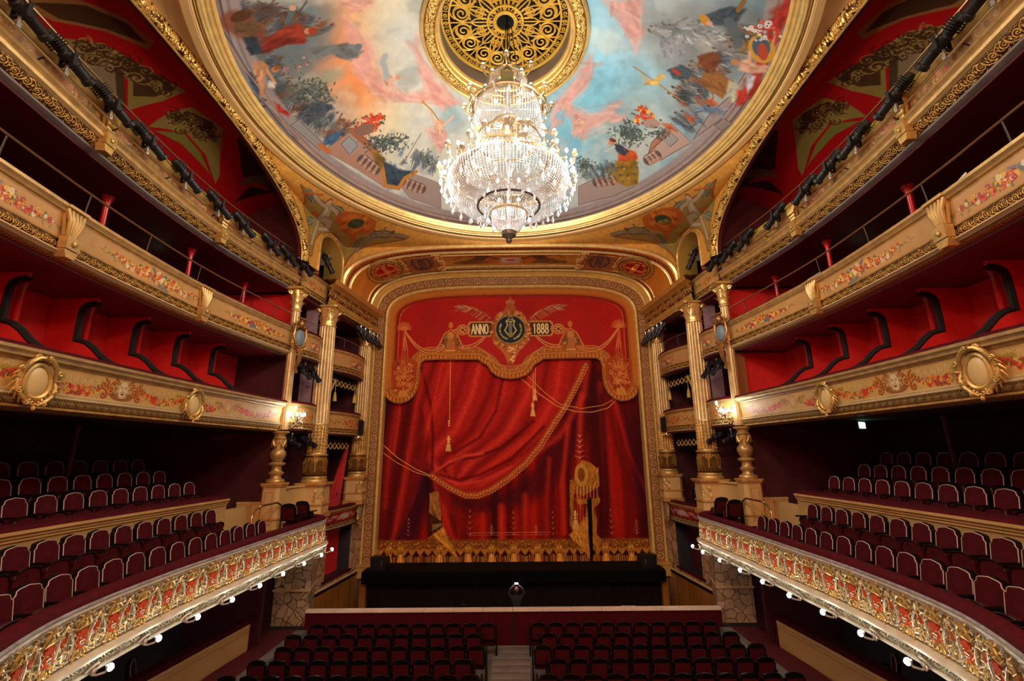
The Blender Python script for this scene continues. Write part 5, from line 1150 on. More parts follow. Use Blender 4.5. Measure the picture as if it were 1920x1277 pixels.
# ================================================================ STAGE AND PIT
ap = empty('stage_apron', label='black stage apron with its dark front edge, below the curtain', cat='stage')
m = MB(); m.box(-6.05, 6.05, 19.9, 23.5, -4.72, -4.56); m.build('stage_boards', STAGEB, ap, smooth=False)
m = MB(); m.box(-6.05, 6.05, 19.86, 19.95, -5.0, -4.6); m.build('front_edge', mat('black_fascia_cloth', (.003, .004, .005), .9, 0, .1, 8, spec=.05), ap, smooth=False)
pp_ = empty('pit_back_panelling', label='dark brown boards under the stage with black gaps between them', cat='panelling')
m = MB(); m.box(-6.3, 6.3, 20.75, 20.85, -6.45, -4.7); m.build('backing', BLACKM, pp_, smooth=False)
for i in range(16):
    x = -5.9 + i * .79
    m = MB(); m.box(x - .345, x + .345, 20.68, 20.75, -6.45, -4.95); m.build('board', DARKW, pp_, smooth=False)
rail = empty('pit_rail', label='crimson orchestra pit rail with pale jointed coping, in front of the first stalls row', cat='barrier')
m = MB(); m.box(-6.65, -.015, 16.28, 16.42, -5.9, -4.92); m.box(.015, 6.65, 16.28, 16.42, -5.9, -4.92); m.build('panel', mat('crimson_rail_cloth', (.075, .002, .006), .85, 0, .2, 30, .2, spec=.15), rail, smooth=False)
COPING = mat('pale_wood_coping', (.90, .70, .54), .45, 0, .1, 12, .15)
for i in range(14):
    x = -6.65 + i * .95
    m = MB(); m.box(x + .006, x + .944, 16.24, 16.46, -4.92, -4.85); m.build('coping_piece', COPING, rail, smooth=False)
m = MB(); m.box(-.03, .03, 16.26, 16.28, -5.85, -4.95); m.cbox((0.03, 16.25, -5.1), (.03, .02, .06)); m.cbox((0.03, 16.25, -5.6), (.03, .02, .12)); m.build('gate_bolt', BLACKM, rail, smooth=False)
# faux marble
def marble(name, sc, c0, c1, crack):
    m = bpy.data.materials.new(name); m.use_nodes = True; nt = m.node_tree; b = nt.nodes['Principled BSDF']; b.inputs['Roughness'].default_value = .4
    tc = nt.nodes.new('ShaderNodeTexCoord'); n = nt.nodes.new('ShaderNodeTexNoise'); n.inputs['Scale'].default_value = 2.2; n.inputs['Detail'].default_value = 4
    mx = nt.nodes.new('ShaderNodeMixRGB'); mx.inputs[0].default_value = .22; v = nt.nodes.new('ShaderNodeTexVoronoi'); v.feature = 'DISTANCE_TO_EDGE'; v.inputs['Scale'].default_value = sc
    v2 = nt.nodes.new('ShaderNodeTexVoronoi'); v2.inputs['Scale'].default_value = sc
    nt.links.new(tc.outputs['Object'], n.inputs['Vector']); nt.links.new(tc.outputs['Object'], mx.inputs[1]); nt.links.new(n.outputs['Color'], mx.inputs[2]); nt.links.new(mx.outputs[0], v.inputs['Vector']); nt.links.new(mx.outputs[0], v2.inputs['Vector'])
    r = nt.nodes.new('ShaderNodeValToRGB'); e = r.color_ramp.elements; e[0].color = (*crack, 1); e[1].color = (1, 1, 1, 1); e[1].position = .07
    r2 = nt.nodes.new('ShaderNodeValToRGB'); r2.color_ramp.elements[0].color = (*c0, 1); r2.color_ramp.elements[1].color = (*c1, 1)
    n2 = nt.nodes.new('ShaderNodeTexNoise'); n2.inputs['Scale'].default_value = 5; n2.inputs['Detail'].default_value = 6; nt.links.new(mx.outputs[0], n2.inputs['Vector'])
    m2 = nt.nodes.new('ShaderNodeMixRGB'); m2.blend_type = 'MULTIPLY'; m2.inputs[0].default_value = 1
    nt.links.new(v.outputs['Distance'], r.inputs[0]); nt.links.new(n2.outputs['Fac'], r2.inputs[0]); nt.links.new(r.outputs[0], m2.inputs[1]); nt.links.new(r2.outputs[0], m2.inputs[2]); m3 = nt.nodes.new('ShaderNodeMixRGB'); m3.blend_type = 'MULTIPLY'; m3.inputs[0].default_value = .5; bw = nt.nodes.new('ShaderNodeRGBToBW'); r3 = nt.nodes.new('ShaderNodeValToRGB'); r3.color_ramp.elements[0].color = (.42, .36, .34, 1); r3.color_ramp.elements[0].position = .25; r3.color_ramp.elements[1].color = (1.0, .98, .92, 1); r3.color_ramp.elements[1].position = .6; nt.links.new(v2.outputs['Color'], bw.inputs[0]); nt.links.new(bw.outputs[0], r3.inputs[0]); nt.links.new(m2.outputs[0], m3.inputs[1]); nt.links.new(r3.outputs[0], m3.inputs[2]); nt.links.new(m3.outputs[0], b.inputs['Base Color'])
    return m
MARB = marble('faux_marble', 4.6, (.34, .20, .10), (.85, .64, .40), (.14, .075, .05)); MARB2 = marble('faux_marble_panel', 3.2, (.34, .18, .09), (.80, .55, .34), (.25, .11, .06))
def wpath(y0, y1, n=12, bulge=0., off=0.):
    return mkpath([(wallX(y0 + (y1 - y0) * k / n) - off - bulge * math.sin(PI * k / n) ** .7, y0 + (y1 - y0) * k / n) for k in range(n + 1)])
for s in (-1, 1):
    # lower side wall with the door opening
    m = MB()
    for y0, y1, z0, z1 in ((17.5, 18.1, -4.75, -2.9), (19.98, 21.3, -4.75, -1.9), (18.1, 19.98, -4.75, -4.5)):
        a, b = wallX(y0), wallX(y1); m.add([(a * s, y0, z0), (b * s, y1, z0), (b * s, y1, z1), (a * s, y0, z1)], [(0, 1, 2, 3)])
    o = struct('wall_pit_' + SIDE[s], m, MARB2)
    m = MB(); m.add([((wallX(y) + d) * s, y + .08 * d, z) for y, z in ((18.1, -3.0), (18.1, -4.5), (19.98, -4.5), (19.98, -3.0)) for d in (0, .5)], [(2 * i, 2 * i + 1, 2 * i + 3, 2 * i + 2) for i in range(3)]); m.build('door_reveal', mat('blue_black_paint', (.02, .022, .03), .6), o)
    m = MB(); m.add([((wallX(y) + .5) * s, y, z) for y in (18.1, 20.1) for z in (-4.5, -2.9)], [(0, 1, 3, 2)]); m.build('door_red_panel', REDW if s < 0 else MAROON, o)
    m = MB(); m.sweep(wpath(17.9, 20.1, 6), [(-.05, -4.52), (.05, -4.52), (.06, -4.46), (-.05, -4.44)], s); m.build('door_sill', VELVET, o)
    m = MB(); m.sweep(wpath(17.5, 21.2, 6), [(0, -4.72), (.03, -4.72), (.03, -4.68), (0, -4.66)], s); m.build('dado_line', CREAM, o)
    m = MB(); m.sweep(wpath(16.42, 21.3, 8), [(.0, -6.45), (.0, -4.80), (.05, -4.80), (.05, -4.73), (0, -4.73)], s); psp = struct('pit_side_panelling', m, DARKW, smooth=False)
    for k in range(5):
        ya = 16.5 + k * .92; m = MB(); m.sweep(wpath(ya, ya + .90, 2), [(.0, -6.45), (.022, -6.44), (.022, -4.84), (.0, -4.83)], s); m.build('panel', WOODP, psp, smooth=False)
    m = MB(); m.box(*sorted((6.0 * s, 6.25 * s)), 20.35, 20.6, -6.45, -5.0); struct('trim_post', m, WOODP)
    # marbled corner pier
    pr_ = empty('corner_pier', label='broad faux-marble pier at the ' + SIDE[s] + ' end of the pit rail', cat='pier')
    m = MB(); m.prism([(6.62, 16.42), (7.8, 16.42), (7.8, 17.5), (6.9, 17.5)], -5.34, -2.95, lambda a, b, t: (a * s, b, t)); m.build('shaft', MARB, pr_, smooth=False, recalc=True)
    m = MB(); m.prism([(6.60, 16.38), (7.84, 16.38), (7.84, 17.5), (6.87, 17.5)], -4.33, -4.27, lambda a, b, t: (a * s, b, t)); m.build('string_course', CREAM, pr_, smooth=False, recalc=True)
    m = MB(); m.prism([(6.60, 16.38), (7.84, 16.38), (7.84, 17.5), (6.87, 17.5)], -5.9, -5.34, lambda a, b, t: (a * s, b, t)); m.build('plinth', mat('dark_plinth', (.03, .03, .035), .5), pr_, smooth=False, recalc=True)
    m = MB(); m.box(*sorted((7.8 * s, 9.8 * s)), 16.5, 16.6, -5.9, -2.98); struct('wall_passage', m, MAROON)
    # ground-floor box parapet
    bp = empty('box_parapet', label='cream ground-floor parapet with crimson rail, lower ' + SIDE[s] + ' of the stalls', cat='parapet')
    pth = mkpath([(8.2, 3.0), (8.12, 7), (7.95, 10.5), (7.72, 13), (7.55, 14.7)])
    m = MB(); m.sweep(pth, [(-.12, -4.70), (0.0, -4.72), (.02, -4.78), (0, -4.80), (0, -4.86), (.0, -5.35), (-.04, -5.5), (-.12, -5.56)], s); m.build('panel', CREAMD, bp)
    m = MB(); m.sweep(pth, [(-.4, -4.68), (-.3, -4.60), (-.02, -4.61), (.03, -4.66), (.0, -4.71), (-.4, -4.71)], s); m.box(*sorted((7.5 * s, 7.95 * s)), 14.68, 14.74, -5.6, -4.6); m.build('rail_cushion', VELVET, bp)
    m = MB(); m.sweep(pth, [(.012, -4.885), (.018, -4.89), (.012, -4.895)], s); m.build('panel_line', GOLD, bp)
    m = MB(); m.sweep(pth, [(.05, -5.56), (.0, -5.5), (-.2, -5.52), (-.2, -5.9), (.05, -5.9)], s); m.build('skirting', MAROON, bp)

# ================================================================ BALCONY FRONTS
def panel_band(path, p0, p1, matx, s, Ltot):
    h = math.hypot(p1[0] - p0[0], p1[1] - p0[1]); m = MB(); vs = []; uv = []
    for (x, y, nx, ny, l) in path:
        for t in (0, 1): vs.append(((x + nx * (p0[0] + (p1[0] - p0[0]) * t)) * s, y + ny * (p0[0] + (p1[0] - p0[0]) * t), p0[1] + (p1[1] - p0[1]) * t)); uv.append((l / Ltot, 1 - t))
    return m.add(vs, [(2 * i, 2 * i + 1, 2 * i + 3, 2 * i + 2) for i in range(len(path) - 1)], uv)
L1, L2, L3 = P1[-1][4], P2[-1][4], P3[-1][4]
# tier 1 panel painting
PH1 = .42
C = Canvas(0, L1, 0, PH1, 130, '#c9a561'); nz = fbm(C.h, C.w, 60, 3, 3); C.a *= (.92 + .14 * nz[..., None])
def garland1(a, b, seed, sag=.14):
    n = int(abs(b - a) / .05); R = random.Random(seed)
    for i in range(n + 1):
        t = i / n; x = a + (b - a) * t; y = .24 - sag * 4 * t * (1 - t); rr = .03 + .045 * math.sin(PI * t)
        for _ in range(3):
            C.ell(x + R.uniform(-.03, .03), y + R.uniform(-rr, rr), .03, .02, '#50683e', .8, R.uniform(0, 3))
        for _ in range(3):
            c = R.choice(['#d0482c', '#d8603a', '#c83a34', '#e08a34', '#e0b848'] if (t * 3 + seed) % 2 < 1.2 else ['#e0c04c', '#d88a34', '#d85034', '#c88a8a']); q = R.uniform(.026, .044)
            px, py = x + R.uniform(-.03, .03), y + R.uniform(-rr, rr)
            for k in range(5): C.ell(px + q * .5 * math.cos(k * 1.256), py + q * .5 * math.sin(k * 1.256), q * .55, q * .55, c, .95)
            C.ell(px, py, q * .3, q * .3, '#5c2820', .8)
masks, carts, shells = [1.6, 4.97, 8.73, 12.9], [3.2, 6.85, 10.45], []
masks = [len_at(P1, y) for y in (1.6, 4.97, 8.73)]; carts = [len_at(P1, y) for y in (3.2, 7.0, 10.62)]; shells = [len_at(P1, 11.95)]
ends = sorted([(x, 'm') for x in masks] + [(x, 'c') for x in carts] + [(x, 's') for x in shells] + [(L1 - .35, 'e')])
for x, k in ends:
    for sg in (-1, 1):
        for q in range(5): C.spiral(x + sg * (.42 + q * .14), .33 - .02 * q, .055, 1.4, 0, .014, '#dcc086', sg); C.spiral(x + sg * (.42 + q * .14), .32 - .02 * q, .06, 1.2, 1, .008, '#a88a48', sg)
        for q in range(4): C.leaf(x + sg * .25, .12 + q * .06, .30, (0 if sg > 0 else PI) + sg * (.9 - q * .35), .03, '#a88c34', .9); C.leaf(x + sg * .26, .10 + q * .06, .24, (0 if sg > 0 else PI) + sg * (.9 - q * .35), .012, '#6c5820', .8)
for i, ((a, ka), (b, kb)) in enumerate(zip(ends, ends[1:])): garland1(a + (.42 if ka == 'm' else .28), b - (.42 if kb == 'm' else .28 if kb != 'e' else 0), i + 2)
for x, k in ends:
    if k == 'm':
        for sg in (-1, 1):
            for cx, cy, r, tn in [(.26, .2, .12, 1.5), (.42, .27, .10, 1.3), (.40, .1, .09, 1.2), (.2, .34, .07, 1.2)]: C.spiral(x + sg * cx, cy, r, tn, PI / 2, .05, '#a85c1e', sg); C.spiral(x + sg * cx + .01, cy + .01, r, tn, PI / 2, .016, '#dc9850', sg); C.spiral(x + sg * cx - .01, cy - .015, r, tn, PI / 2, .010, '#5c2808', sg)
        C.ell(x, .10, .26, .09, '#8c5428', .9)
        for q in range(16): a = q * PI / 8; C.spiral(x + .15 * math.cos(a), .23 + .13 * math.sin(a), .045, 1.2, a, .02, '#c8aa74' if q % 2 else '#98794a')
        C.ell(x, .22, .105, .16, '#d8c090'); C.ell(x - .02, .24, .07, .12, '#e8d6ae', .7, 0, .03)
        for sg in (-1, 1): C.line([(x + sg * .08, .262), (x + sg * .05, .284), (x + sg * .02, .268)], .010, '#7c6238'); C.ell(x + sg * .045, .25, .02, .007, '#5c4828', .9)
        C.line([(x, .25), (x - .012, .19), (x + .012, .185)], .010, '#7c6440'); C.ell(x, .14, .034, .016, '#5a2416'); C.line([(x - .06, .15), (x - .045, .17), (x, .178), (x + .045, .17), (x + .06, .15)], .008, '#8c7048')
    if k == 's':
        C.line(arc(x, .21, .14, .15, 0, 360, 16), .04, '#b07a34'); C.line(arc(x, .21, .14, .15, 0, 360, 16), .012, '#e0b878'); C.ell(x, .21, .10, .11, '#c89c58')
        for q in range(7): a = PI * (.1 + .8 * q / 6); C.line([(x, .13), (x + .09 * math.cos(a), .16 + .12 * math.sin(a))], .022, '#e4cc98'); C.line([(x, .13), (x + .09 * math.cos(a + .07), .16 + .12 * math.sin(a + .07))], .006, '#8c6830')
        for sg in (-1, 1):
            for q in range(3): C.spiral(x + sg * (.2 + q * .08), .2 + .06 * (q % 2), .06, 1.3, 0, .025, '#a8763a', sg)
PM1 = mat_img('painted_garland_panel', C.a, .5, .05, noise=.1)
# tier 2 panel painting: sprays of flowers round grey-blue instruments
PH2 = .38
C = Canvas(0, L2, 0, PH2, 130, '#c89c60'); nz = fbm(C.h, C.w, 50, 3, 5); C.a *= (.93 + .12 * nz[..., None])
for i, yc in enumerate((5.4, 9.2, 12.85)):
    x = len_at(P2, yc); hw = 1.35 if i < 2 else 1.15; R = random.Random(i + 3)
    for sg in (-1, 1):
        for q in range(16): t = q / 15; C.leaf(x + sg * (.2 + t * hw), .14 + .05 * math.sin(t * 7) + .04 * t, .10, R.uniform(0, 2 * PI), .012, '#7c7a4a', .8)
        C.line([(x + sg * (.1 + t / 10 * hw), .13 + .04 * math.sin(t) + .04 * t / 10) for t in range(11)], .008, '#6c6038', .8)
        C.flowers(x + sg * .42, .18, .20, .11, 26, i * 7 + 1, r=.055); C.flowers(x + sg * .80, .16, .22, .08, 20, i * 7 + 2, r=.045); C.flowers(x + sg * 1.12, .20, .18, .06, 11, i * 7 + 3, r=.034)
    col = '#6c7878'
    if i == 0: C.ell(x, .16, .24, .09, col, 1, .3); C.line([(x - .3, .1), (x + .35, .3)], .04, '#7c8480')
    if i == 1: C.line([(x - .2, .34), (x - .1, .26), (x - .16, .14), (x, .08), (x + .16, .14), (x + .1, .26), (x + .2, .3)], .06, col); C.line([(x + .05, .06), (x + .35, .02)], .07, '#7c8074')
    if i == 2: C.poly([(x - .2, .08), (x + .05, .05), (x + .1, .27), (x - .16, .3)], col); C.line([(x - .3, .05), (x + .32, .33)], .022, '#8c6a3c'); C.ell(x - .24, .12, .12, .07, '#707c80', 1, .3)
    C.flowers(x, .21, .14, .11, 34, i * 7 + 4, ('#d8603c', '#e8e0c8', '#e0a830', '#c83c2c', '#e8c860'), r=.05)
PM2 = mat_img('painted_flower_panel', C.a, .5, .05, noise=.1)
C = Canvas(0, L3, 0, .28, 110, '#9c7238'); R = random.Random(3)
for q in range(int(L3 / .16)):
    x = q * .16; C.ell(x, R.uniform(.08, .2), .07, .04, R.choice(['#8c6a5c', '#b07a50', '#7c6a50', '#a8883c']), .8, R.uniform(0, 3)); C.spiral(x, .14, .06, 1.2, q, .016, R.choice(['#c89a58', '#6c4420']))
for q in range(10): C.flowers(R.uniform(0, L3), .13, .25, .08, 22, q + 50, ('#c03a2c', '#c87858', '#d8a04c', '#b89090'), r=.03)
PM3 = mat_img('painted_gallery_panel', C.a, .55, .05)
def front(name, s, path, parts, label):
    e = empty(name, label=label, cat='balcony', group='curved balcony fronts')
    for p in parts:
        if p[0] == 'sweep': m = MB(); m.sweep(path, p[2], s); m.build(p[1], p[3], e)
        elif p[0] == 'band': band(path, p[2], p[3], p[5] if len(p) > 5 else None, s, nv=3, bulge=.02).build(p[1], p[4], e)
        elif p[0] == 'panel': panel_band(path, p[2], p[3], p[4], s, p[5]).build(p[1], p[4], e)
    return e
PROF1 = [('sweep', 'rail_cushion', [(-.45, 1.62), (-.42, 1.69), (-.2, 1.71), (-.04, 1.69), (-.02, 1.63)], VELVET),
         ('sweep', 'cornice', [(-.02, 1.635), (.0, 1.62), (.0, 1.58), (-.035, 1.56), (-.05, 1.53), (-.05, 1.50), (-.11, 1.48), (-.12, 1.45), (-.14, 1.44)], mat('aged_gilt_moulding', (.56, .40, .17), .42, .35, .3, 30, .3)),
         ('panel', 'painted_panel', (-.14, 1.44), (-.18, 1.02), PM1, L1), ('sweep', 'cream_moulding', [(-.18, 1.02), (-.145, 1.00), (-.155, .965), (-.12, .94), (-.13, .925)], mat('aged_cream_moulding', (.60, .47, .25), .45, .1, .2, 20, .2)),
         ('band', 'rosette_frieze', (-.13, .925), (-.24, .80), O_ROSE, .85), ('sweep', 'base_moulding', [(-.24, .80), (-.20, .785), (-.20, .755), (-.27, .735), (-.55, .715)], GOLD)]
GOLDT2 = mat('tier_gilt_moulding', (.66, .43, .15), .38, .45, .2, 30, .3)
PROF2 = [('sweep', 'rail_cushion', [(-.40, 4.06), (-.36, 4.15), (-.12, 4.15), (-.08, 4.08)], VELVET), ('sweep', 'cornice', [(-.08, 4.08), (-.0, 4.07), (.0, 4.02), (-.04, 3.99), (-.05, 3.95), (-.09, 3.94), (-.10, 3.90)], GOLDT2),
         ('panel', 'painted_panel', (-.10, 3.90), (-.14, 3.52), PM2, L2), ('sweep', 'fillet', [(-.14, 3.52), (-.105, 3.51), (-.11, 3.485), (-.13, 3.475)], GOLDT2), ('band', 'scroll_frieze', (-.13, 3.475), (-.15, 3.31), O_SCROLL),
         ('sweep', 'cream_moulding', [(-.15, 3.31), (-.09, 3.30), (-.08, 3.275), (-.13, 3.25), (-.15, 3.235)], CREAM), ('band', 'leaf_frieze', (-.15, 3.235), (-.30, 3.17), O_LEAF), ('sweep', 'soffit_edge', [(-.30, 3.17), (-.5, 3.16)], GREY)]
PROF3 = [('sweep', 'yellow_board', [(-.30, 6.40), (-.26, 6.53), (-.14, 6.54), (-.05, 6.36), (-.04, 6.33)], mat('yellow_paint', (.55, .42, .05), .55, 0, .1, 10, .2)), ('sweep', 'cornice', [(-.08, 6.34), (.0, 6.33), (.0, 6.29), (-.05, 6.26), (-.07, 6.24)], GOLD),
         ('panel', 'painted_panel', (-.08, 6.24), (-.10, 5.98), PM3, L3), ('band', 'bead_row', (-.08, 5.98), (-.03, 5.93), O_BEAD, .3),
         ('sweep', 'cyma', [(-.03, 5.93), (.04, 5.90), (.05, 5.84), (.0, 5.80), (-.01, 5.77), (.03, 5.75), (.02, 5.70), (-.04, 5.66)], GOLDT2), ('band', 'leaf_frieze', (-.04, 5.66), (-.16, 5.50), O_SCROLL), ('sweep', 'plaster_cove', [(-.16, 5.50), (-.17, 5.47), (-.28, 5.43), (-.5, 5.40)], GREY)]
def console(w, h):      # fluted fan bracket, local frame: x along, y out, z up (top at 0)
    m = MB(); n = 8
    for k in range(5):
        t = (k - 2) / 2; m.tube([(t * w * .5, .06, 0), (t * w * .36, .10, -h * .25), (t * w * .22, .06, -h * .55)], [w * .11, w * .10, w * .06], 6)
    m.prism([(-w * .55, 0), (w * .55, 0), (w * .3, -h * .56), (-w * .3, -h * .56)], 0, .05); m.cbox((0, .05, .02), (w * 1.25, .16, .05)); m.cbox((0, .07, -h * .72), (w * .8, .14, h * .26))
    m.lathe([(0, .0), (w * .14, 0), (w * .14, .03), (w * .05, .04), (0, .05)], 10); m.xform(Matrix.Translation((0, .14, -h * .72)) @ Matrix.Rotation(-PI / 2, 4, 'X'), len(m.v) - 55)
    m.prism([(-w * .4, -h * .86), (w * .4, -h * .86), (w * .25, -h * 1.02), (-w * .25, -h * 1.02)], -.05, .12)
    return m
def place(o, s, path, Y, out, z, parent):
    x, y, nx, ny = frame_at(path, Y); o.parent = parent; o.location = ((x + nx * out) * s, y + ny * out, z); o.rotation_euler = (0, 0, math.atan2(ny, nx * s) - PI / 2); return o
con2 = console(.34, .82).mesh('console', GOLDT2); con3 = console(.30, .86).mesh('console', GOLD)
def inst(me, name): o = bpy.data.objects.new(name, me); COL.objects.link(o); return o
# oval cartouche: cream cabochon in a scrolled gilt frame
def cart_mesh():
    g_ = MB(); E = lambda a, k: (.205 * k * math.cos(a) * (1 - .12 * math.sin(a)), .265 * k * math.sin(a))
    g_.tube([(E(a, 1)[0], .055, E(a, 1)[1]) for a in [2 * PI * k / 32 for k in range(32)]], .034, 6, True); g_.tube([(E(a, 1.18)[0], .03, E(a, 1.18)[1]) for a in [2 * PI * k / 32 for k in range(32)]], .022, 5, True)
    for s_ in (-1, 1):
        g_.tube([(.30 * s_, .03, -.02), (.27 * s_, .07, .16), (.20 * s_, .09, .28), (.10 * s_, .11, .36), (.02 * s_, .12, .37)], [.02, .034, .038, .034, .03], 6)
        g_.tube([(.29 * s_, .03, .05), (.31 * s_, .06, -.08), (.25 * s_, .08, -.22), (.14 * s_, .09, -.32), (.03 * s_, .09, -.38)], [.018, .03, .034, .028, .02], 6)
        for cx, cz, r, w_, d in [(.09, .36, .055, .022, 1), (.30, .16, .045, .018, 1), (.28, -.16, .05, .020, -1), (.13, -.33, .045, .018, -1)]:
            g_.tube([((cx + r * (1 - .8 * t / 14) * math.cos(t * .62 * d)) * s_, .09 + .002 * t, cz + r * (1 - .8 * t / 14) * math.sin(t * .62 * d)) for t in range(15)], [w_ * (1 - .45 * t / 14) for t in range(15)], 5)
        for a, L_ in ((.35, .11), (.12, .14), (-.12, .16), (-.36, .15), (-.6, .13), (-.85, .11), (-1.1, .10)): g_.tube([(.27 * s_ * math.cos(a), .04, .30 * math.sin(a)), ((.27 + L_ * .6) * s_ * math.cos(a), .065, (.30 + L_ * .6) * math.sin(a)), ((.27 + L_) * s_ * math.cos(a - .2), .03, (.30 + L_) * math.sin(a - .2))], [.022, .020, .004], 5)
    for q in range(-3, 4): g_.tube([(q * .022, .10, .33), (q * .03, .13, .40 - abs(q) * .012), (q * .022, .08, .43 - abs(q) * .02)], [.014, .016, .005], 4)
    for q in range(5): g_.sphere(((q - 2) * .05, .10, -.30 - .03 * (2 - abs(q - 2))), .022, 6, 4)
    g_.sphere((0, .08, -.42), .03, 8, 5, sc=(1, 1, 1.5))
    c_ = MB(); c_.sphere((0, 0, 0), 1, 16, 8, sc=(.19, .06, .245)); c_.xform(Matrix.Translation((0, .03, 0)))
    return g_.mesh('frame', GOLD), c_.mesh('cabochon', mat('cream_cabochon', (.66, .50, .22), .35))
CG, CCb = cart_mesh()
MIDL = {'P1': 'first', 'P2': 'second', 'P3': 'third'}
for s in (-1, 1):
    sd = SIDE[s]
    e = front('balcony_parapet', s, P1, PROF1, sd + ' first-tier balcony front painted with masks, garlands and gilt cartouches')
    for y in (3.2, 7.0, 10.62):
        c = inst(CG, 'cartouche'); place(c, s, P1, y, -.12, 1.15, e); k_ = .98 if y < 8 else .9; c.scale = (k_, k_, k_); d = inst(CCb, 'cabochon'); d.parent = c
    e = front('balcony_parapet', s, P2, PROF2, sd + ' second-tier balcony front painted with flower sprays, under the brass handrail')
    for y in (3.3, 6.95, 10.65): place(inst(con2, 'console'), s, P2, y, -.10, 4.02, e)
    e = front('balcony_parapet', s, P3, PROF3, sd + ' third-tier gallery front carrying the row of stage spotlights')
    for y in (3.6, 7.3, 11.05): place(inst(con3, 'console'), s, P3, y, -.06, 6.32, e)
# ---- dress circle: the floodlit front with red-backed cartouches
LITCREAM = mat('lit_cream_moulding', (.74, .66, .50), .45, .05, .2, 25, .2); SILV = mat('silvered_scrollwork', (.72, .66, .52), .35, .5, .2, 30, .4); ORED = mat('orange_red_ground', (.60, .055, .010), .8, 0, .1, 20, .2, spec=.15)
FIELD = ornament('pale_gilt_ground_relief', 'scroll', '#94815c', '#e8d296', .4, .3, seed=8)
PROF0 = [('sweep', 'rail_cushion', [(-.27, -2.10), (-.26, -1.93), (-.20, -1.885), (-.08, -1.885), (-.02, -1.93), (-.005, -1.985)], VELVET), ('sweep', 'plush_edge', [(-.005, -1.985), (.02, -1.995), (.02, -2.02), (0, -2.03)], mat('worn_grey_edge', (.42, .40, .42), .6, 0, .3, 60, .4)),
         ('sweep', 'cornice', [(0, -2.03), (.02, -2.04), (.02, -2.07), (-.01, -2.085), (-.01, -2.12), (-.03, -2.13)], LITCREAM), ('band', 'ground', (-.03, -2.13), (.03, -2.64), FIELD, .9),
         ('sweep', 'lower_moulding', [(.03, -2.64), (.10, -2.66), (.13, -2.70), (.11, -2.74), (.05, -2.755)], LITCREAM), ('band', 'scroll_frieze', (.05, -2.755), (.0, -2.90), O_LITSCROLL), ('sweep', 'base_moulding', [(.0, -2.90), (.03, -2.91), (.03, -2.945), (-.03, -2.965), (-.2, -2.985)], LITCREAM)]
def volutes(m, L, r0, w_):
    for cx, cz, sg, a0 in L: m.tube([(cx + sg * r0 * (1 - .8 * t / 13) * math.cos(a0 + t * .62), .05 + .002 * t, cz + r0 * (1 - .8 * t / 13) * math.sin(a0 + t * .62)) for t in range(14)], [w_ * (1 - .4 * t / 13) for t in range(14)], 5)
def leaves(m, L, w_=.016, ln=.07):
    for x, z, a in L: m.tube([(x, .045, z), (x + ln * .55 * math.cos(a), .075, z + ln * .55 * math.sin(a)), (x + ln * math.cos(a - .35), .045, z + ln * math.sin(a - .35))], [w_ * .7, w_, .003], 4)
g_ = MB(); volutes(g_, [(-.01, .185, 1, -.8)], .062, .017); g_.tube([(-.135, .03, -.02), (-.15, .05, .08), (-.12, .07, .17), (-.05, .08, .245), (.05, .08, .25), (.12, .07, .19), (.135, .05, .09), (.12, .03, .0)], [.010, .014, .018, .020, .020, .016, .012, .008], 6)
volutes(g_, [(-.13, -.20, -1, .5), (.13, -.20, 1, .5), (.0, -.215, 1, 2.5)], .042, .012)
for x in (-.09, -.045, 0, .045, .09): g_.tube([(x, .05, .10), (x * .9, .085, .145), (x * .6, .06, .17)], [.008, .011, .006], 4)
for x in (-1, 1):
    g_.tube([(.02 * x, .06, -.12), (.10 * x, .075, -.145), (.15 * x, .06, -.21), (.09 * x, .05, -.25), (.03 * x, .06, -.22)], .010, 4)
    g_.tube([(.125 * x, .05, .06), (.09 * x, .07, .02), (.125 * x, .06, -.03), (.095 * x, .07, -.08), (.13 * x, .05, -.13)], .010, 4)
    leaves(g_, [(.12 * x, .12, PI / 2 - x * .9), (.13 * x, .20, PI / 2 - x * .5), (.14 * x, -.10, -PI / 2 + x * 1.1), (.11 * x, -.25, -PI / 2 + x * .6), (.05 * x, .245, PI / 2 - x * .4), (.04 * x, -.12, -PI / 2 + x * .3), (.06 * x, .03, PI / 2 + x * 2.6), (.06 * x, -.05, PI / 2 + x * 2.2)])
sv = MB()
for x in (-1, 1):
    sv.tube([(.185 * x, .03, .21), (.205 * x, .05, .12), (.175 * x, .065, .02), (.155 * x, .06, -.08), (.19 * x, .05, -.17), (.215 * x, .03, -.24)], [.008, .014, .016, .015, .012, .006], 5)
    leaves(sv, [(.19 * x, .15, PI / 2 - x * 1.2), (.18 * x, .05, PI / 2 + x * .8), (.165 * x, -.04, PI / 2 - x * 1.0), (.18 * x, -.13, -PI / 2 + x * .5), (.20 * x, -.20, -PI / 2 + x * 1.2), (.16 * x, -.22, PI)], .013, .06)
volutes(sv, [(-.185, .235, -1, 1), (.185, .235, 1, 1), (-.165, -.12, 1, 2), (.165, -.12, -1, 2)], .03, .010)
sv.tube([(-.05, .075, -.05), (0, .09, -.03), (.05, .075, -.05)], .010, 4); sv.tube([(-.035, .075, -.085), (0, .09, -.07), (.035, .075, -.085)], .009, 4); sv.tube([(0, .09, -.03), (0, .085, -.10)], .009, 4)
rd = MB(); rd.prism([(x * 1.15, z * 1.1) for x, z in ((-.085, .08), (-.05, .055), (-.04, .09), (.04, .09), (.05, .055), (.085, .08), (.075, 0), (.10, -.10), (.05, -.08), (.04, -.12), (-.04, -.12), (-.05, -.08), (-.10, -.10), (-.075, 0))], .035, .072)
BIG = (g_.mesh('cartouche', GOLD), sv.mesh('scrolls', SILV), rd.mesh('red_shield', ORED, ang=20))
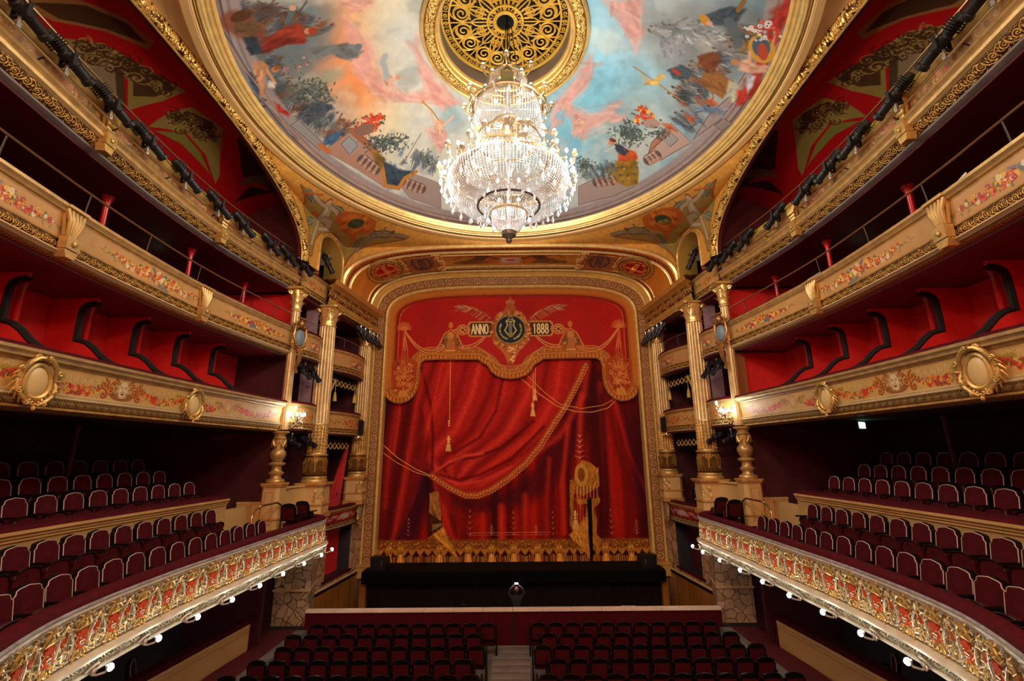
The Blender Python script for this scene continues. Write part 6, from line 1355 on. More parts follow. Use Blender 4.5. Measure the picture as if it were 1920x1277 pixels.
g_ = MB(); volutes(g_, [(.0, .185, 1, 0)], .036, .011); g_.tube([(-.06, .03, 0), (-.065, .05, .08), (-.045, .06, .17), (.02, .065, .225), (.06, .05, .15), (.06, .03, .04)], [.008, .012, .014, .015, .012, .007], 5); g_.tube([(-.04, .04, -.06), (.035, .06, -.11), (.03, .06, -.18), (-.02, .05, -.25)], [.008, .014, .012, .005], 5); volutes(g_, [(.03, -.21, 1, 1), (-.035, -.13, -1, 2)], .026, .009)
leaves(g_, [(.05, .1, .8), (-.05, .1, 2.3), (.03, -.08, -.4), (-.03, -.08, -2.6), (.02, -.2, -1), (-.02, .23, 2), (.0, -.02, 1.5), (.04, -.15, .3)], .012, .05)
rd = MB(); rd.prism([(-.045, .10), (.045, .12), (.04, .0), (.015, -.02), (-.04, -.0)], .02, .04); rd.prism([(-.03, -.12), (.03, -.12), (.0, -.22)], .02, .035)
SMALL = (g_.mesh('small_cartouche', mat('pale_gilding', (.80, .62, .30), .35, .5, .2, 30, .3)), None, rd.mesh('red_shield', ORED, ang=20))
lamp_b = MB(); lamp_b.tube([(0, -.02, 0), (0, .10, -.03), (0, .20, .0), (0, .24, .04)], .016, 6); lamp_b.lathe([(.012, -.05), (.035, -.03), (.05, .02), (.045, .03), (.02, .0)], 10, c=(0, .25, .06)); volutes(lamp_b, [(0, .0, 1, 2)], .05, .012)
lamp_c = MB(); lamp_c.tube([(-.10, .02, .04), (-.06, .07, .10), (.0, .09, .12), (.06, .07, .10), (.10, .02, .04)], .02, 5); lamp_c.sphere((0, .06, .03), .04, 8, 5)
bulb_m = MB(); bulb_m.sphere((0, 0, 0), .045, 10, 7, sc=(1, 1, 1.1)); BULB_M = bulb_m.mesh('bulb', BULBW)
LB, LC = lamp_b.mesh('arm', SILV), lamp_c.mesh('mask_bracket', SILV)
LAMPY = [6.2, 7.25, 8.3, 9.32, 10.34, 11.36, 12.4, 13.5, 14.55, 15.3]
for s in (-1, 1):
    sd = SIDE[s]
    e = front('balcony_parapet', s, P0, PROF0, sd + ' dress circle front, floodlit gilt cartouches with red shields above a row of lamps')
    k = 0; Y = 5.4
    ys = []
    while Y < 15.4: ys.append(Y); Y += .305
    for k, Y in enumerate(ys):
        A = BIG if k % 2 else SMALL
        c = inst(A[0], A[0].name); place(c, s, P0, Y, -.015, -2.37, e)
        for q in (1, 2):
            if A[q]: d = inst(A[q], A[q].name); d.parent = c
    for k, Y in enumerate(LAMPY):
        x, y, nx, ny = frame_at(P0, Y)
        L = empty('balcony_lamp', label='%s lamp from the stage end under the %s dress circle front' % (ORD[len(LAMPY) - 1 - k], sd), cat='lamp', group='lamps along the dress circle front')
        place(L, s, P0, Y, .02, -2.93, None)
        for me in (LB, LC): d = inst(me, me.name); d.parent = L
        b = inst(BULB_M, 'bulb'); b.parent = L; b.location = (0, .26, .06)
        light('lamp_light', 'POINT', (0, .34, .05), FOOT_W, (1, .93, .82), .05, L)
# ================================================================ STAGE BOXES AND COLUMNS
def boxfront(y0, y1, z, kind, s, bulge, label, level):
    pth = wpath(y0, y1, 14, bulge)
    e = empty('box_parapet', label=label, cat='parapet', group=None); h = 1.0 if kind != 'crimson' else .86
    P = lambda L: [(o, z + dz) for o, dz in L]
    m = MB(); m.sweep(pth, P([(-.3, -.02), (-.26, .06), (-.04, .06), (-.0, .01), (-.02, -.02)]), s); m.build('rail_cushion', VELVET, e)
    m = MB(); m.sweep(pth, P([(-.02, -.02), (.0, -.03), (.0, -.08), (-.04, -.12), (-.06, -.16)]), s); m.build('cornice', GOLDT2, e)
    h0, h1 = -.16, -(h - .36)
    L = pth[-1][4]
    if kind == 'floral':
        C = Canvas(0, 1.8, 0, .5, 120, '#c89a58'); C.a *= (.93 + .12 * fbm(C.h, C.w, 20, 3, 5)[..., None])
        for sg in (-1, 1): C.flowers(.9 + sg * .28, .26, .22, .08, 22, 5 + sg, r=.035); C.spiral(.9 + sg * .68, .25, .13, 1.5, 0, .03, '#a8742c', sg); C.spiral(.9 + sg * .58, .36, .07, 1.4, 1, .02, '#d8ac60', sg); [C.leaf(.9 + sg * .5, .25, .16, q, .02, '#7c7440', .7) for q in range(0, 7, 2)]
        C.flowers(.9, .22, .16, .12, 24, 9, ('#c83c2c', '#d8603c', '#e0a040'), r=.04); mt = mat_img('painted_box_panel', C.a, .5, .05)
    elif kind == 'instr':
        C = Canvas(0, 1.8, 0, .5, 120, '#c0905a'); C.a *= (.93 + .12 * fbm(C.h, C.w, 20, 3, 5)[..., None]); C.poly([(.8, .1), (1.0, .05), (1.05, .25), (.85, .3)], '#6c7474'); C.line([(.7, .05), (1.2, .4)], .03, '#6c7474'); C.flowers(.95, .25, .3, .1, 40, 3, r=.04); mt = mat_img('painted_box_instruments', C.a, .5, .05)
    elif kind == 'crimson':
        C = Canvas(0, 1.8, 0, .5, 120, '#8c1420'); 
        for q in range(24): C.spiral(.25 + q * .055, .25 + .1 * math.sin(q * 1.3), .07, 1.4, q, .018, '#c8c0b0' if q % 3 else '#c8a058', 1 if q % 2 else -1)
        for q in range(14): C.leaf(.9, .25, .22, q * .45, .022, '#c8bca8', .9)
        mt = mat_img('crimson_arabesque_panel', C.a, .45, .1)
    else: mt = None
    m = MB(); vs = []; uv = []
    for (x, y, nx, ny, l) in pth:
        for t in (0, 1): vs.append(((x + nx * -.06) * s, y + ny * -.06, z + h0 + (h1 - h0) * t)); uv.append((l / L, 1 - t))
    m.add(vs, [(2 * i, 2 * i + 1, 2 * i + 3, 2 * i + 2) for i in range(len(pth) - 1)], uv); m.build('painted_panel', mt or PM3, e)
    band(pth, (-.05, z + h1), (-.08, z + h1 - .16), None, s, 3, .02).build('frieze', O_SCROLL, e)
    m = MB(); m.sweep(pth, P([(-.08, h1 - .16), (-.03, h1 - .18), (-.04, h1 - .20), (-.14, h1 - .24), (-.4, h1 - .26)]), s); m.build('base_moulding', CREAM if kind != 'crimson' else SILV, e)
    m = MB(); m.prism([(x + .08, y) for x, y, *_ in pth] + [(x + .5, y) for x, y, *_ in pth[::-1]], z + h1 - .26, z + h1 - .20, lambda a, b, t: (a * s, b, t)); m.build('box_soffit', MAROON, e, recalc=True)
    return e, pth
for s in (-1, 1):
    sd = SIDE[s]
    boxfront(14.85, 16.55, 1.68, 'floral', s, .28, sd + ' first-tier box front between the slim and great columns, lit by a crystal sconce', 1)
    boxfront(14.85, 16.55, 4.12, 'instr', s, .30, sd + ' second-tier box front between the slim and great columns', 2)
    boxfront(14.7, 16.75, 6.42, 'floral', s, .05, sd + ' third-tier box front above the slim column, beside the niche', 3)
    boxfront(17.1, 20.15, 1.62, 'floral', s, .38, sd + ' stage box front with a flower garland, next to the curtain', 1)
    boxfront(17.1, 20.15, 4.02, 'instr', s, .42, sd + ' upper stage box front below the black spotlights', 2)
    e, pth = boxfront(16.9, 20.9, -1.98, 'crimson', s, .28, sd + ' lowest stage box front, crimson with silver arabesques', 0)
    m = MB(); volutes(m, [(-.2, .15, -1, 0), (.2, .15, 1, 0), (-.22, -.15, -1, 2), (.22, -.15, 1, 2), (0, .3, 1, 1)], .11, .05); m.tube([(.26 * math.cos(k * PI / 8), .05, .32 * math.sin(k * PI / 8)) for k in range(16)], .06, 6, True)
    for k in range(10): m.tube([(.25 * math.cos(k * .63), .05, .3 * math.sin(k * .63)), (.42 * math.cos(k * .63 + .2), .07, .45 * math.sin(k * .63 + .2))], [.05, .012], 5)
    c = m.build('cartouche', GOLD, e); x, y, nx, ny = frame_at(pth, 20.1); c.location = ((x + nx * .02) * s, y, -2.38); c.rotation_euler = (0, 0, math.atan2(ny, nx * s) - PI / 2)
    m = MB(); m.sphere((0, 0, 0), 1, 14, 8, sc=(.2, .08, .26)); c2 = m.build('blue_shield', mat('blue_grey_shield', (.16, .24, .30), .4), c); c2.location = (0, .05, 0)
    # gilt dark-windowed lantern boss at the stage corner of the first-tier stage box
    m = MB(); m.box(-.14, .14, -.05, .06, -.3, .3); b = m.build('lantern_niche', BLACKM, None); b['label'] = 'narrow dark lantern niche at the %s stage box corner' % sd; b['category'] = 'niche'; x = wallX(19.7) - .22; b.location = (x * s, 19.7, 1.1); b.rotation_euler = (0, 0, s * -1.0)
    m = MB(); volutes(m, [(-.12, .36, -1, 0), (.12, .36, 1, 0), (-.12, -.36, -1, 3), (.12, -.36, 1, 3), (0, .42, 1, 0)], .09, .04); m.tube([(-.18, .03, -.34), (-.18, .03, .34), (.18, .03, .34), (.18, .03, -.34)], .035, 5, True); m.build('gilt_surround', GOLDB, b)
    # mask and blue shield where the second tier meets the boxes
    kb = empty('shield_bracket', label='gilt bracket with a crowned mask and blue shield on the %s slim column' % sd, cat='bracket')
    m = MB(); m.sphere((0, .12, .52), .12, 10, 7, sc=(1, .9, 1.2)); m.tube([(-.2, .1, .38), (-.24, .1, .1), (-.14, .12, -.2), (0, .12, -.3), (.14, .12, -.2), (.24, .1, .1), (.2, .1, .38), (0, .1, .42)], .045, 6, True)
    volutes(m, [(-.22, .4, -1, 0), (.22, .4, 1, 0), (-.2, -.22, -1, 2), (.2, -.22, 1, 2)], .1, .04); m.tube([(0, .05, -.3), (0, .2, -.45), (0, .16, -.7), (0, .02, -.95), (0, .08, -1.1)], [.07, .08, .07, .05, .06], 6); [m.sphere((q * .06, .14, .7), .04, 6, 4) for q in (-2, -1, 0, 1, 2)]
    m.build('frame', mat('brown_gilding', (.50, .26, .08), .35, .6, .2, 20, .4), kb); m = MB(); m.sphere((0, .1, .05), 1, 14, 8, sc=(.19, .09, .28)); m.v = [(a, b, c if abs(c) < 9 else c) for a, b, c in m.v]
    m = MB(); m.sphere((0, 0, 0), 1, 14, 8, sc=(.19, .09, .28)); d = m.build('blue_shield', mat('blue_grey_shield', (.16, .24, .30), .4), kb); d.location = (0, .1, .05); kb.location = (6.98 * s, 14.55, 3.68); kb.rotation_euler = (0, 0, math.atan2(-.5, -1 * s) - PI / 2)
    # sconce with lit candles
    sc = empty('crystal_sconce', label='lit crystal sconce with white bulbs on the %s first-tier box' % sd, cat='sconce', loc=(6.95 * s, 14.75, 1.0)); nx = -s
    m = MB(); m.tube([(.12 * s, 0, -.12), (-.0 * s, 0, -.18), (-.12 * s, 0, -.05), (-.15 * s, 0, .35)], .018, 6); m.sphere((-.15 * s, 0, .12), .06, 8, 5)
    for k in range(5): a = k * 2 * PI / 5; m.tube([(-.15 * s, 0, .1), (-.15 * s + .12 * math.cos(a), .12 * math.sin(a), .04), (-.15 * s + .2 * math.cos(a), .2 * math.sin(a), .18)], .010, 5); m.lathe([(.0, 0), (.03, .0), (.035, .02)], 8, c=(-.15 * s + .2 * math.cos(a), .2 * math.sin(a), .18))
    m.build('arms', BRONZE, sc); m = MB()
    for k in range(30): random.seed(k); a = random.uniform(0, 2 * PI); r = random.uniform(.05, .24); m.sphere((-.15 * s + r * math.cos(a), r * math.sin(a), random.uniform(-.15, .5) - r * .3), .02, 5, 4, sc=(.7, .7, 1.6))
    m.build('crystal_drops', CRYSTAL, sc, kind='stuff')
    for k in range(5): a = k * 2 * PI / 5; b = inst(BULB_M, 'bulb'); b.parent = sc; b.location = (-.15 * s + .2 * math.cos(a), .2 * math.sin(a), .25 + (.25 if k == 2 else 0)); b.scale = (.8, .8, 1.2)
    light('sconce_light', 'POINT', (-.28 * s, -.05, .22), 10, (1, .93, .85), .08, sc)
# ---- columns
def fluted(r, n=20, depth=.10): return lambda a, z: 1 - depth * abs(math.sin(a * n / 2)) ** .6
def acanthus(m, c, r, z0, h, n, lean, w):
    for k in range(n):
        a = 2 * PI * k / n; M = Matrix.Translation((c[0] + r * math.cos(a), c[1] + r * math.sin(a), z0)) @ Matrix.Rotation(a, 4, 'Z'); st = len(m.v)
        m.grid(lambda u, v: (lean * v ** 2.2 + (.06 if v > .8 else 0) * (v - .8) * 3 - .02 * (2 * u - 1) ** 2, (u - .5) * w * (1 - .75 * v ** 1.6) * (1 + .22 * math.sin(v * 12)), h * (v - .25 * max(0, v - .75) * 3)), 4, 6); m.xform(M, st)
def column(name, x, y, z0, zb, zt, ztop, r, label, s, big=True):
    e = empty(name, (x, y, 0), label=label, cat='column')
    m = MB(); pr = [(r * 1.32, 0), (r * 1.36, .04), (r * 1.32, .10), (r * 1.22, .13), (r * 1.28, .17), (r * 1.22, .21), (r * 1.12, .22)]; m.lathe([(a, z0 + b) for a, b in pr], 28); m.build('base', GOLD, e)
    zd = z0 + .22; hd = zb - zd
    m = MB(); m.lathe([(r * 1.12, zd), (r * 1.2, zd + hd * .15), (r * 1.22, zd + hd * .6), (r * 1.12, zb - .08)], 28, uvs=(2, 1)); m.uv = [(u * 1.2, min(1, max(0, (v[2] - zd) / (hd - .08)))) for (u, _), v in zip(m.uv, m.v)]; acanthus(m, (0, 0), r * 1.2, zd + .02, hd - .12, 8, .05, .3); m.build('carved_drum', O_LEAF, e)
    m = MB(); m.lathe([(r * 1.12, zb - .08), (r * 1.22, zb - .05), (r * 1.22, zb - .01), (r * 1.05, zb), (r * 1.0, zb + .04)], 28); m.build('collar', GOLD, e)
    zm = zb + (zt - zb) * .22
    m = MB(); m.lathe([(r, zb + .04), (r * .99, zm - .02)], 80, sq=fluted(r)); 
    for k in range(20):
        a = 2 * PI * (k + .5) / 20
        for q in range(9): m.sphere((r * .98 * math.cos(a), r * .98 * math.sin(a), zb + .08 + (zm - zb - .12) * q / 8), .024, 5, 3, sc=(1, 1, 1.5))
    m.build('beaded_lower_shaft', GOLD, e)
    m = MB(); m.lathe([(r * 1.03, zm - .02), (r * 1.04, zm + .01), (r * 1.0, zm + .03)], 28); m.lathe([(r * .99, zm + .02), (r * .97, (zm + zt) / 2), (r * .88, zt)], 80, sq=fluted(r)); m.build('fluted_shaft', mat('pale_gilt_flutes', (.76, .55, .24), .36, .35, .15, 20, .3), e)
    m = MB(); hc = ztop - zt; m.lathe([(r * .98, zt - .04), (r * .98, zt), (r * .84, zt + .03), (r * .86, zt + hc * .6), (r * 1.1, ztop - .08)], 24); acanthus(m, (0, 0), r * .84, zt + .03, hc * .46, 10, r * .55, r * .66); acanthus(m, (0, 0), r * .88, zt + .10, hc * .76, 10, r * .62, r * .55)
    for k in range(4):
        a = PI / 4 + k * PI / 2
        for sg in (-1, 1): m.tube([((r * 1.12 + .24 * r * (1 - .8 * t / 12) * math.cos(t * .6) * 1.3) * math.cos(a + sg * .12), (r * 1.12 + .24 * r * (1 - .8 * t / 12) * math.cos(t * .6) * 1.3) * math.sin(a + sg * .12), ztop - .24 * hc + .3 * r * (1 - .8 * t / 12) * math.sin(t * .6)) for t in range(13)], .13 * r, 5)
    m.build('capital', GOLDB, e)
    m = MB(); m.prism([(math.cos(a) * R_, math.sin(a) * R_) for a, R_ in [(PI / 4 + k * PI / 2 + d, rr) for k in range(4) for d, rr in ((-.1, r * 1.75), (.1, r * 1.75), (PI / 4, r * 1.28))]], ztop - .08, ztop, lambda a, b, t: (a, b, t)); m.build('abacus', GOLD, e, recalc=True)
    return e
for s in (-1, 1):
    sd = SIDE[s]
    column('great_column', 7.0 * s, 16.85, -.95, .03, 4.78, 5.52, .33, sd + ' great fluted gilt column with leafy capital, nearest the stage boxes', s)
    column('proscenium_column', 6.62 * s, 20.2, -.92, .03, 4.78, 5.52, .30, sd + ' fluted gilt column half hidden beside the proscenium frame', s)
    for (x, y, hw, nm, z0, z1, lab) in ((7.0, 16.85, .50, 'column_plinth', -2.1, -.95, 'moulded cream plinth with gilt carved panel under the %s great column'), (6.66, 20.2, .42, 'column_plinth', -2.0, -.92, 'cream plinth under the %s proscenium column'), (7.27, 14.66, .30, 'column_plinth', -2.3, -.83, 'panelled cream pedestal under the %s carved baluster column')):
        e = empty(nm, (x * s, y, 0), label=lab % sd, cat='plinth'); c_ = .3 * hw; oc = lambda k: [(-k, -k + c_), (-k + c_, -k), (k - c_, -k), (k, -k + c_), (k, k - c_), (k - c_, k), (-k + c_, k), (-k, k - c_)]
        m = MB(); m.prism(oc(hw * .92), z0 + .16, z1 - .10, lambda a, b, t: (a, b, t)); m.build('die', CREAMD, e, smooth=False, recalc=True)
        m = MB()
        for k, za, zb_ in ((1.05, z1 - .10, z1 - .05), (1.12, z1 - .05, z1), (1.0, z0 + .42, z0 + .47), (1.06, z0, z0 + .16)): m.prism(oc(hw * k), za, zb_, lambda a, b, t: (a, b, t))
        m.build('mouldings', mat('orange_cream_moulding', (.62, .32, .08), .45, .1, .1, 20, .2), e, smooth=False, recalc=True)
        if hw > .4:
            m = MB(); random.seed(5); volutes(m, [(-.1, .12, 1, 0), (.1, .12, -1, 0), (-.1, -.12, 1, 2), (.1, -.12, -1, 2), (0, 0, 1, 1)], .09, .03); [m.tube([(0, .02, 0), (.2 * math.cos(a), .05, .24 * math.sin(a))], [.03, .01], 5) for a in [k * .7 for k in range(9)]]
            o = m.build('carved_panel', GOLD, e); o.location = (-s * hw * .92 * .72, -hw * .92 * .72, (z0 + z1) / 2 + .15); o.rotation_euler = (0, 0, math.atan2(-1, -s) - PI / 2)
        else:
            m = MB(); [m.tube([(a, -hw * .93, z) for a, z in ((-q, z0 + .3), (-q, z1 - .25), (q, z1 - .25), (q, z0 + .3))], .012, 4, True) for q in (.12,)]; m.build('panel_moulding', GOLD, e)
    # carved baluster column up to the first tier
    e = empty('baluster_column', (7.27 * s, 14.66, 0), label=sd + ' carved baluster column with leaves and garland, below the first tier', cat='column')
    m = MB(); m.lathe([(.25, -.83), (.27, -.78), (.25, -.73), (.17, -.70), (.15, -.62), (.21, -.57), (.22, -.52), (.17, -.49), (.14, -.42), (.15, -.33), (.24, -.29), (.25, -.25), (.15, -.20)], 24); m.build('base', GOLDT2, e)
    m = MB(); m.lathe([(.13, -.20), (.20, -.10), (.235, .02), (.22, .10), (.16, .16), (.165, .30), (.15, .48)], 24); acanthus(m, (0, 0), .15, -.16, .34, 9, .10, .15); m.build('leafy_bulb', GOLDT2, e)
    m = MB(); m.lathe([(.15, .48), (.20, .51), (.16, .55), (.17, .62), (.26, .68), (.27, .73), (.16, .74)], 24); m.build('neck', GOLDT2, e)
    m = MB(); [m.tube([(.20 * math.cos(a0 + .9 * t / 6), .20 * math.sin(a0 + .9 * t / 6), .42 - .16 * math.sin(PI * t / 6)) for t in range(7)], .028, 5) for a0 in [k * 1.05 for k in range(6)]]; [m.sphere((.19 * math.cos(k * 1.05), .19 * math.sin(k * 1.05), .44), .045, 6, 4) for k in range(6)]; m.build('garland', GOLD, e)
    # slim fluted column rising past the tiers
    e = empty('slim_column', (7.20 * s, 14.68, 0), label=sd + ' slim fluted gilt column crossing the first and second tiers', cat='column')
    m = MB(); m.lathe([(.15, .78), (.145, 4.75)], 64, sq=fluted(.15, 14)); m.build('fluted_shaft', MATS['pale_gilt_flutes'], e)
    m = MB(); m.lathe([(.17, 4.68), (.18, 4.72), (.15, 4.76), (.15, 5.0), (.20, 5.42)], 20); acanthus(m, (0, 0), .15, 4.78, .30, 9, .12, .16); acanthus(m, (0, 0), .15, 4.9, .45, 9, .16, .14)
    for k in range(4):
        a = PI / 4 + k * PI / 2; m.tube([((.24 + .07 * (1 - .8 * t / 12) * math.cos(t * .6)) * math.cos(a), (.24 + .07 * (1 - .8 * t / 12) * math.cos(t * .6)) * math.sin(a), 5.32 + .08 * (1 - .8 * t / 12) * math.sin(t * .6)) for t in range(13)], .03, 5)
    m.build('capital', GOLDB, e); m = MB(); m.prism([(.30, -.30), (.30, .30), (-.30, .30), (-.30, -.30)], 5.42, 5.5, lambda a, b, t: (a, b, t)); m.build('abacus', GOLD, e, recalc=True)
    # cream dado between pedestals
    m = MB(); m.sweep(wpath(14.95, 16.4, 8, -.12), [(-.15, -1.0), (.06, -1.0), (.06, -1.05), (.0, -1.08), (0, -2.1), (.0, -2.3)], s); struct('trim_dado', m, CREAMD)
    m = MB(); m.prism([(wallX(15.1) - .0, 15.1), (wallX(21) - .0, 21), (8.9, 21), (8.9, 15.1)], -2.35, -2.1, lambda a, b, t: (a * s, b, t)); struct('box_floor', m, REDD, recalc=True)
    # entablature over the stage boxes
    pth = wpath(16.45, 20.95, 10); e = empty('box_entablature', label='gilt entablature with scroll frieze over the %s stage boxes' % sd, cat='cornice')
    m = MB(); m.sweep(pth, [(-.3, 5.50), (.16, 5.50), (.16, 5.62), (.19, 5.64), (.19, 5.76), (.22, 5.80), (.14, 5.84)], s); m.build('architrave', OCHRE, e)
    band(pth, (.15, 6.27), (.14, 5.84), 1.5, s, 3, .03).build('scroll_frieze', O_SCROLL, e)
    m = MB(); m.sweep(pth, [(.14, 6.27), (.18, 6.30), (.24, 6.33), (.38, 6.38), (.40, 6.46), (.44, 6.50), (.44, 6.54), (-.25, 6.56)], s); m.build('cornice', mat('orange_gold_cornice', (.66, .33, .07), .42, .2, .1, 15, .2), e)
    # interiors of the stage boxes
    for z0, z1, k in ((-2.1, .7, 0), (.86, 3.1, 1), (3.36, 5.4, 2)):
        m = MB(); m.box(*sorted((8.9 * s, 9.0 * s)), 15.1, 21, z0, z1); m.box(*sorted((7.45 * s, 8.9 * s)), 16.9, 17.0, z0, z1); m.box(*sorted((6.75 * s, 8.9 * s)), 20.55, 20.65, z0, z1); struct('box_wall', m, MAROON if k != 2 or s < 0 else REDD, smooth=False)
        m = MB(); m.add([(x * s, y, z) for x, y in ((7.75, 15.1), (8.0, 16.5)) for z in (z0, z1)], [(0, 1, 3, 2)]); struct('box_side_panel', m, REDW if k else MAROON)
        if k: m = MB(); m.box(*sorted((7.3 * s, 7.75 * s)), 16.6, 16.66, z0, z1); struct('trim_pale_panel', m, mat('pale_mauve_panel', (.36, .26, .30), .6, 0, .2, 5, .4))
# ---- pelmets, tassels and drape in the stage boxes
YEL = mat('yellow_braid', (.72, .50, .10), .6)
for s in (-1, 1):
    sd = SIDE[s]
    for z, ya, yb, lv in ((3.05, 17.5, 19.8, 'first-tier'), (.58, 17.4, 19.6, 'lowest')):
        e = empty('box_pelmet', label='scalloped black and gold pelmet in the %s %s stage box' % (sd, lv), cat='pelmet')
        m = MB(); n = 7; m.add([p for k in range(n * 8 + 1) for p in [((wallX(ya + (yb - ya) * k / (n * 8)) + .22) * s, ya + (yb - ya) * k / (n * 8), z), ((wallX(ya + (yb - ya) * k / (n * 8)) + .22) * s, ya + (yb - ya) * k / (n * 8), z - .22 - .14 * abs(math.sin(PI * k / 8)))]], [(2 * i, 2 * i + 1, 2 * i + 3, 2 * i + 2) for i in range(n * 8)]); m.build('cloth', BLACKV, e)
        m = MB(); m.tube([((wallX(ya + (yb - ya) * k / (n * 8)) + .20) * s, ya + (yb - ya) * k / (n * 8), z - .22 - .14 * abs(math.sin(PI * k / 8))) for k in range(n * 8 + 1)], .022, 4); m.tube([((wallX(ya + (yb - ya) * k / (n * 8)) + .20) * s, ya + (yb - ya) * k / (n * 8), z - .12 - .10 * abs(math.sin(PI * k / 8 + PI / 2))) for k in range(n * 8 + 1)], .018, 4); m.build('braid', YEL, e)
    for k, (y, z) in enumerate(((18.1, 2.35), (19.75, 2.45))):
        e = empty('curtain_tassel', ((wallX(y) + .15) * s, y, z), label='yellow tassel hanging at the %s side of the %s first-tier stage box' % ('hall' if k == 0 else 'stage', sd), cat='tassel')
        m = MB(); m.tube([(0, 0, .02), (0, 0, .55)], .012, 4); m.build('cord', YEL, e); m = MB(); m.lathe([(0, .08), (.04, .06), (.035, .0), (.06, -.04), (.085, -.30), (0, -.30)], 10); m.build('tuft', YEL, e)
    m = MB(); m.tube([((wallX(17.3) + .1) * s, 17.35, 1.9), ((wallX(17.7) + .12) * s, 17.75, 2.45), ((wallX(18.0) + .15) * s, 18.1, 2.92)], .035, 6); tag(m.build('curtain_tieback', YEL), 'yellow tie-back cord slanting up in the %s first-tier stage box' % sd, 'cord')
m = MB(); m.add([p for k in range(20) for p in [(-(wallX(19.9) + .35 + .04 * math.sin(k * 1.9)) + 0, 19.75 - 1.75 * (k / 19) * 0, .35 - .0 * k) if k == 0 else (-(wallX(19.8) + .3 + .05 * math.sin(k * 1.9)), 19.9 - .01 * k, .45), (-(wallX(19.0) + .3 + .06 * math.sin(k * 1.9)), 19.7 - 2.0 * k / 19, -2.05)]], [(2 * i, 2 * i + 1, 2 * i + 3, 2 * i + 2) for i in range(19)])
tag(m.build('red_drape', mat('bright_red_drape', (.55, .01, .015), .7, 0, .2, 10, .3)), 'bright red drape spreading down inside the left lowest stage box', 'drape')

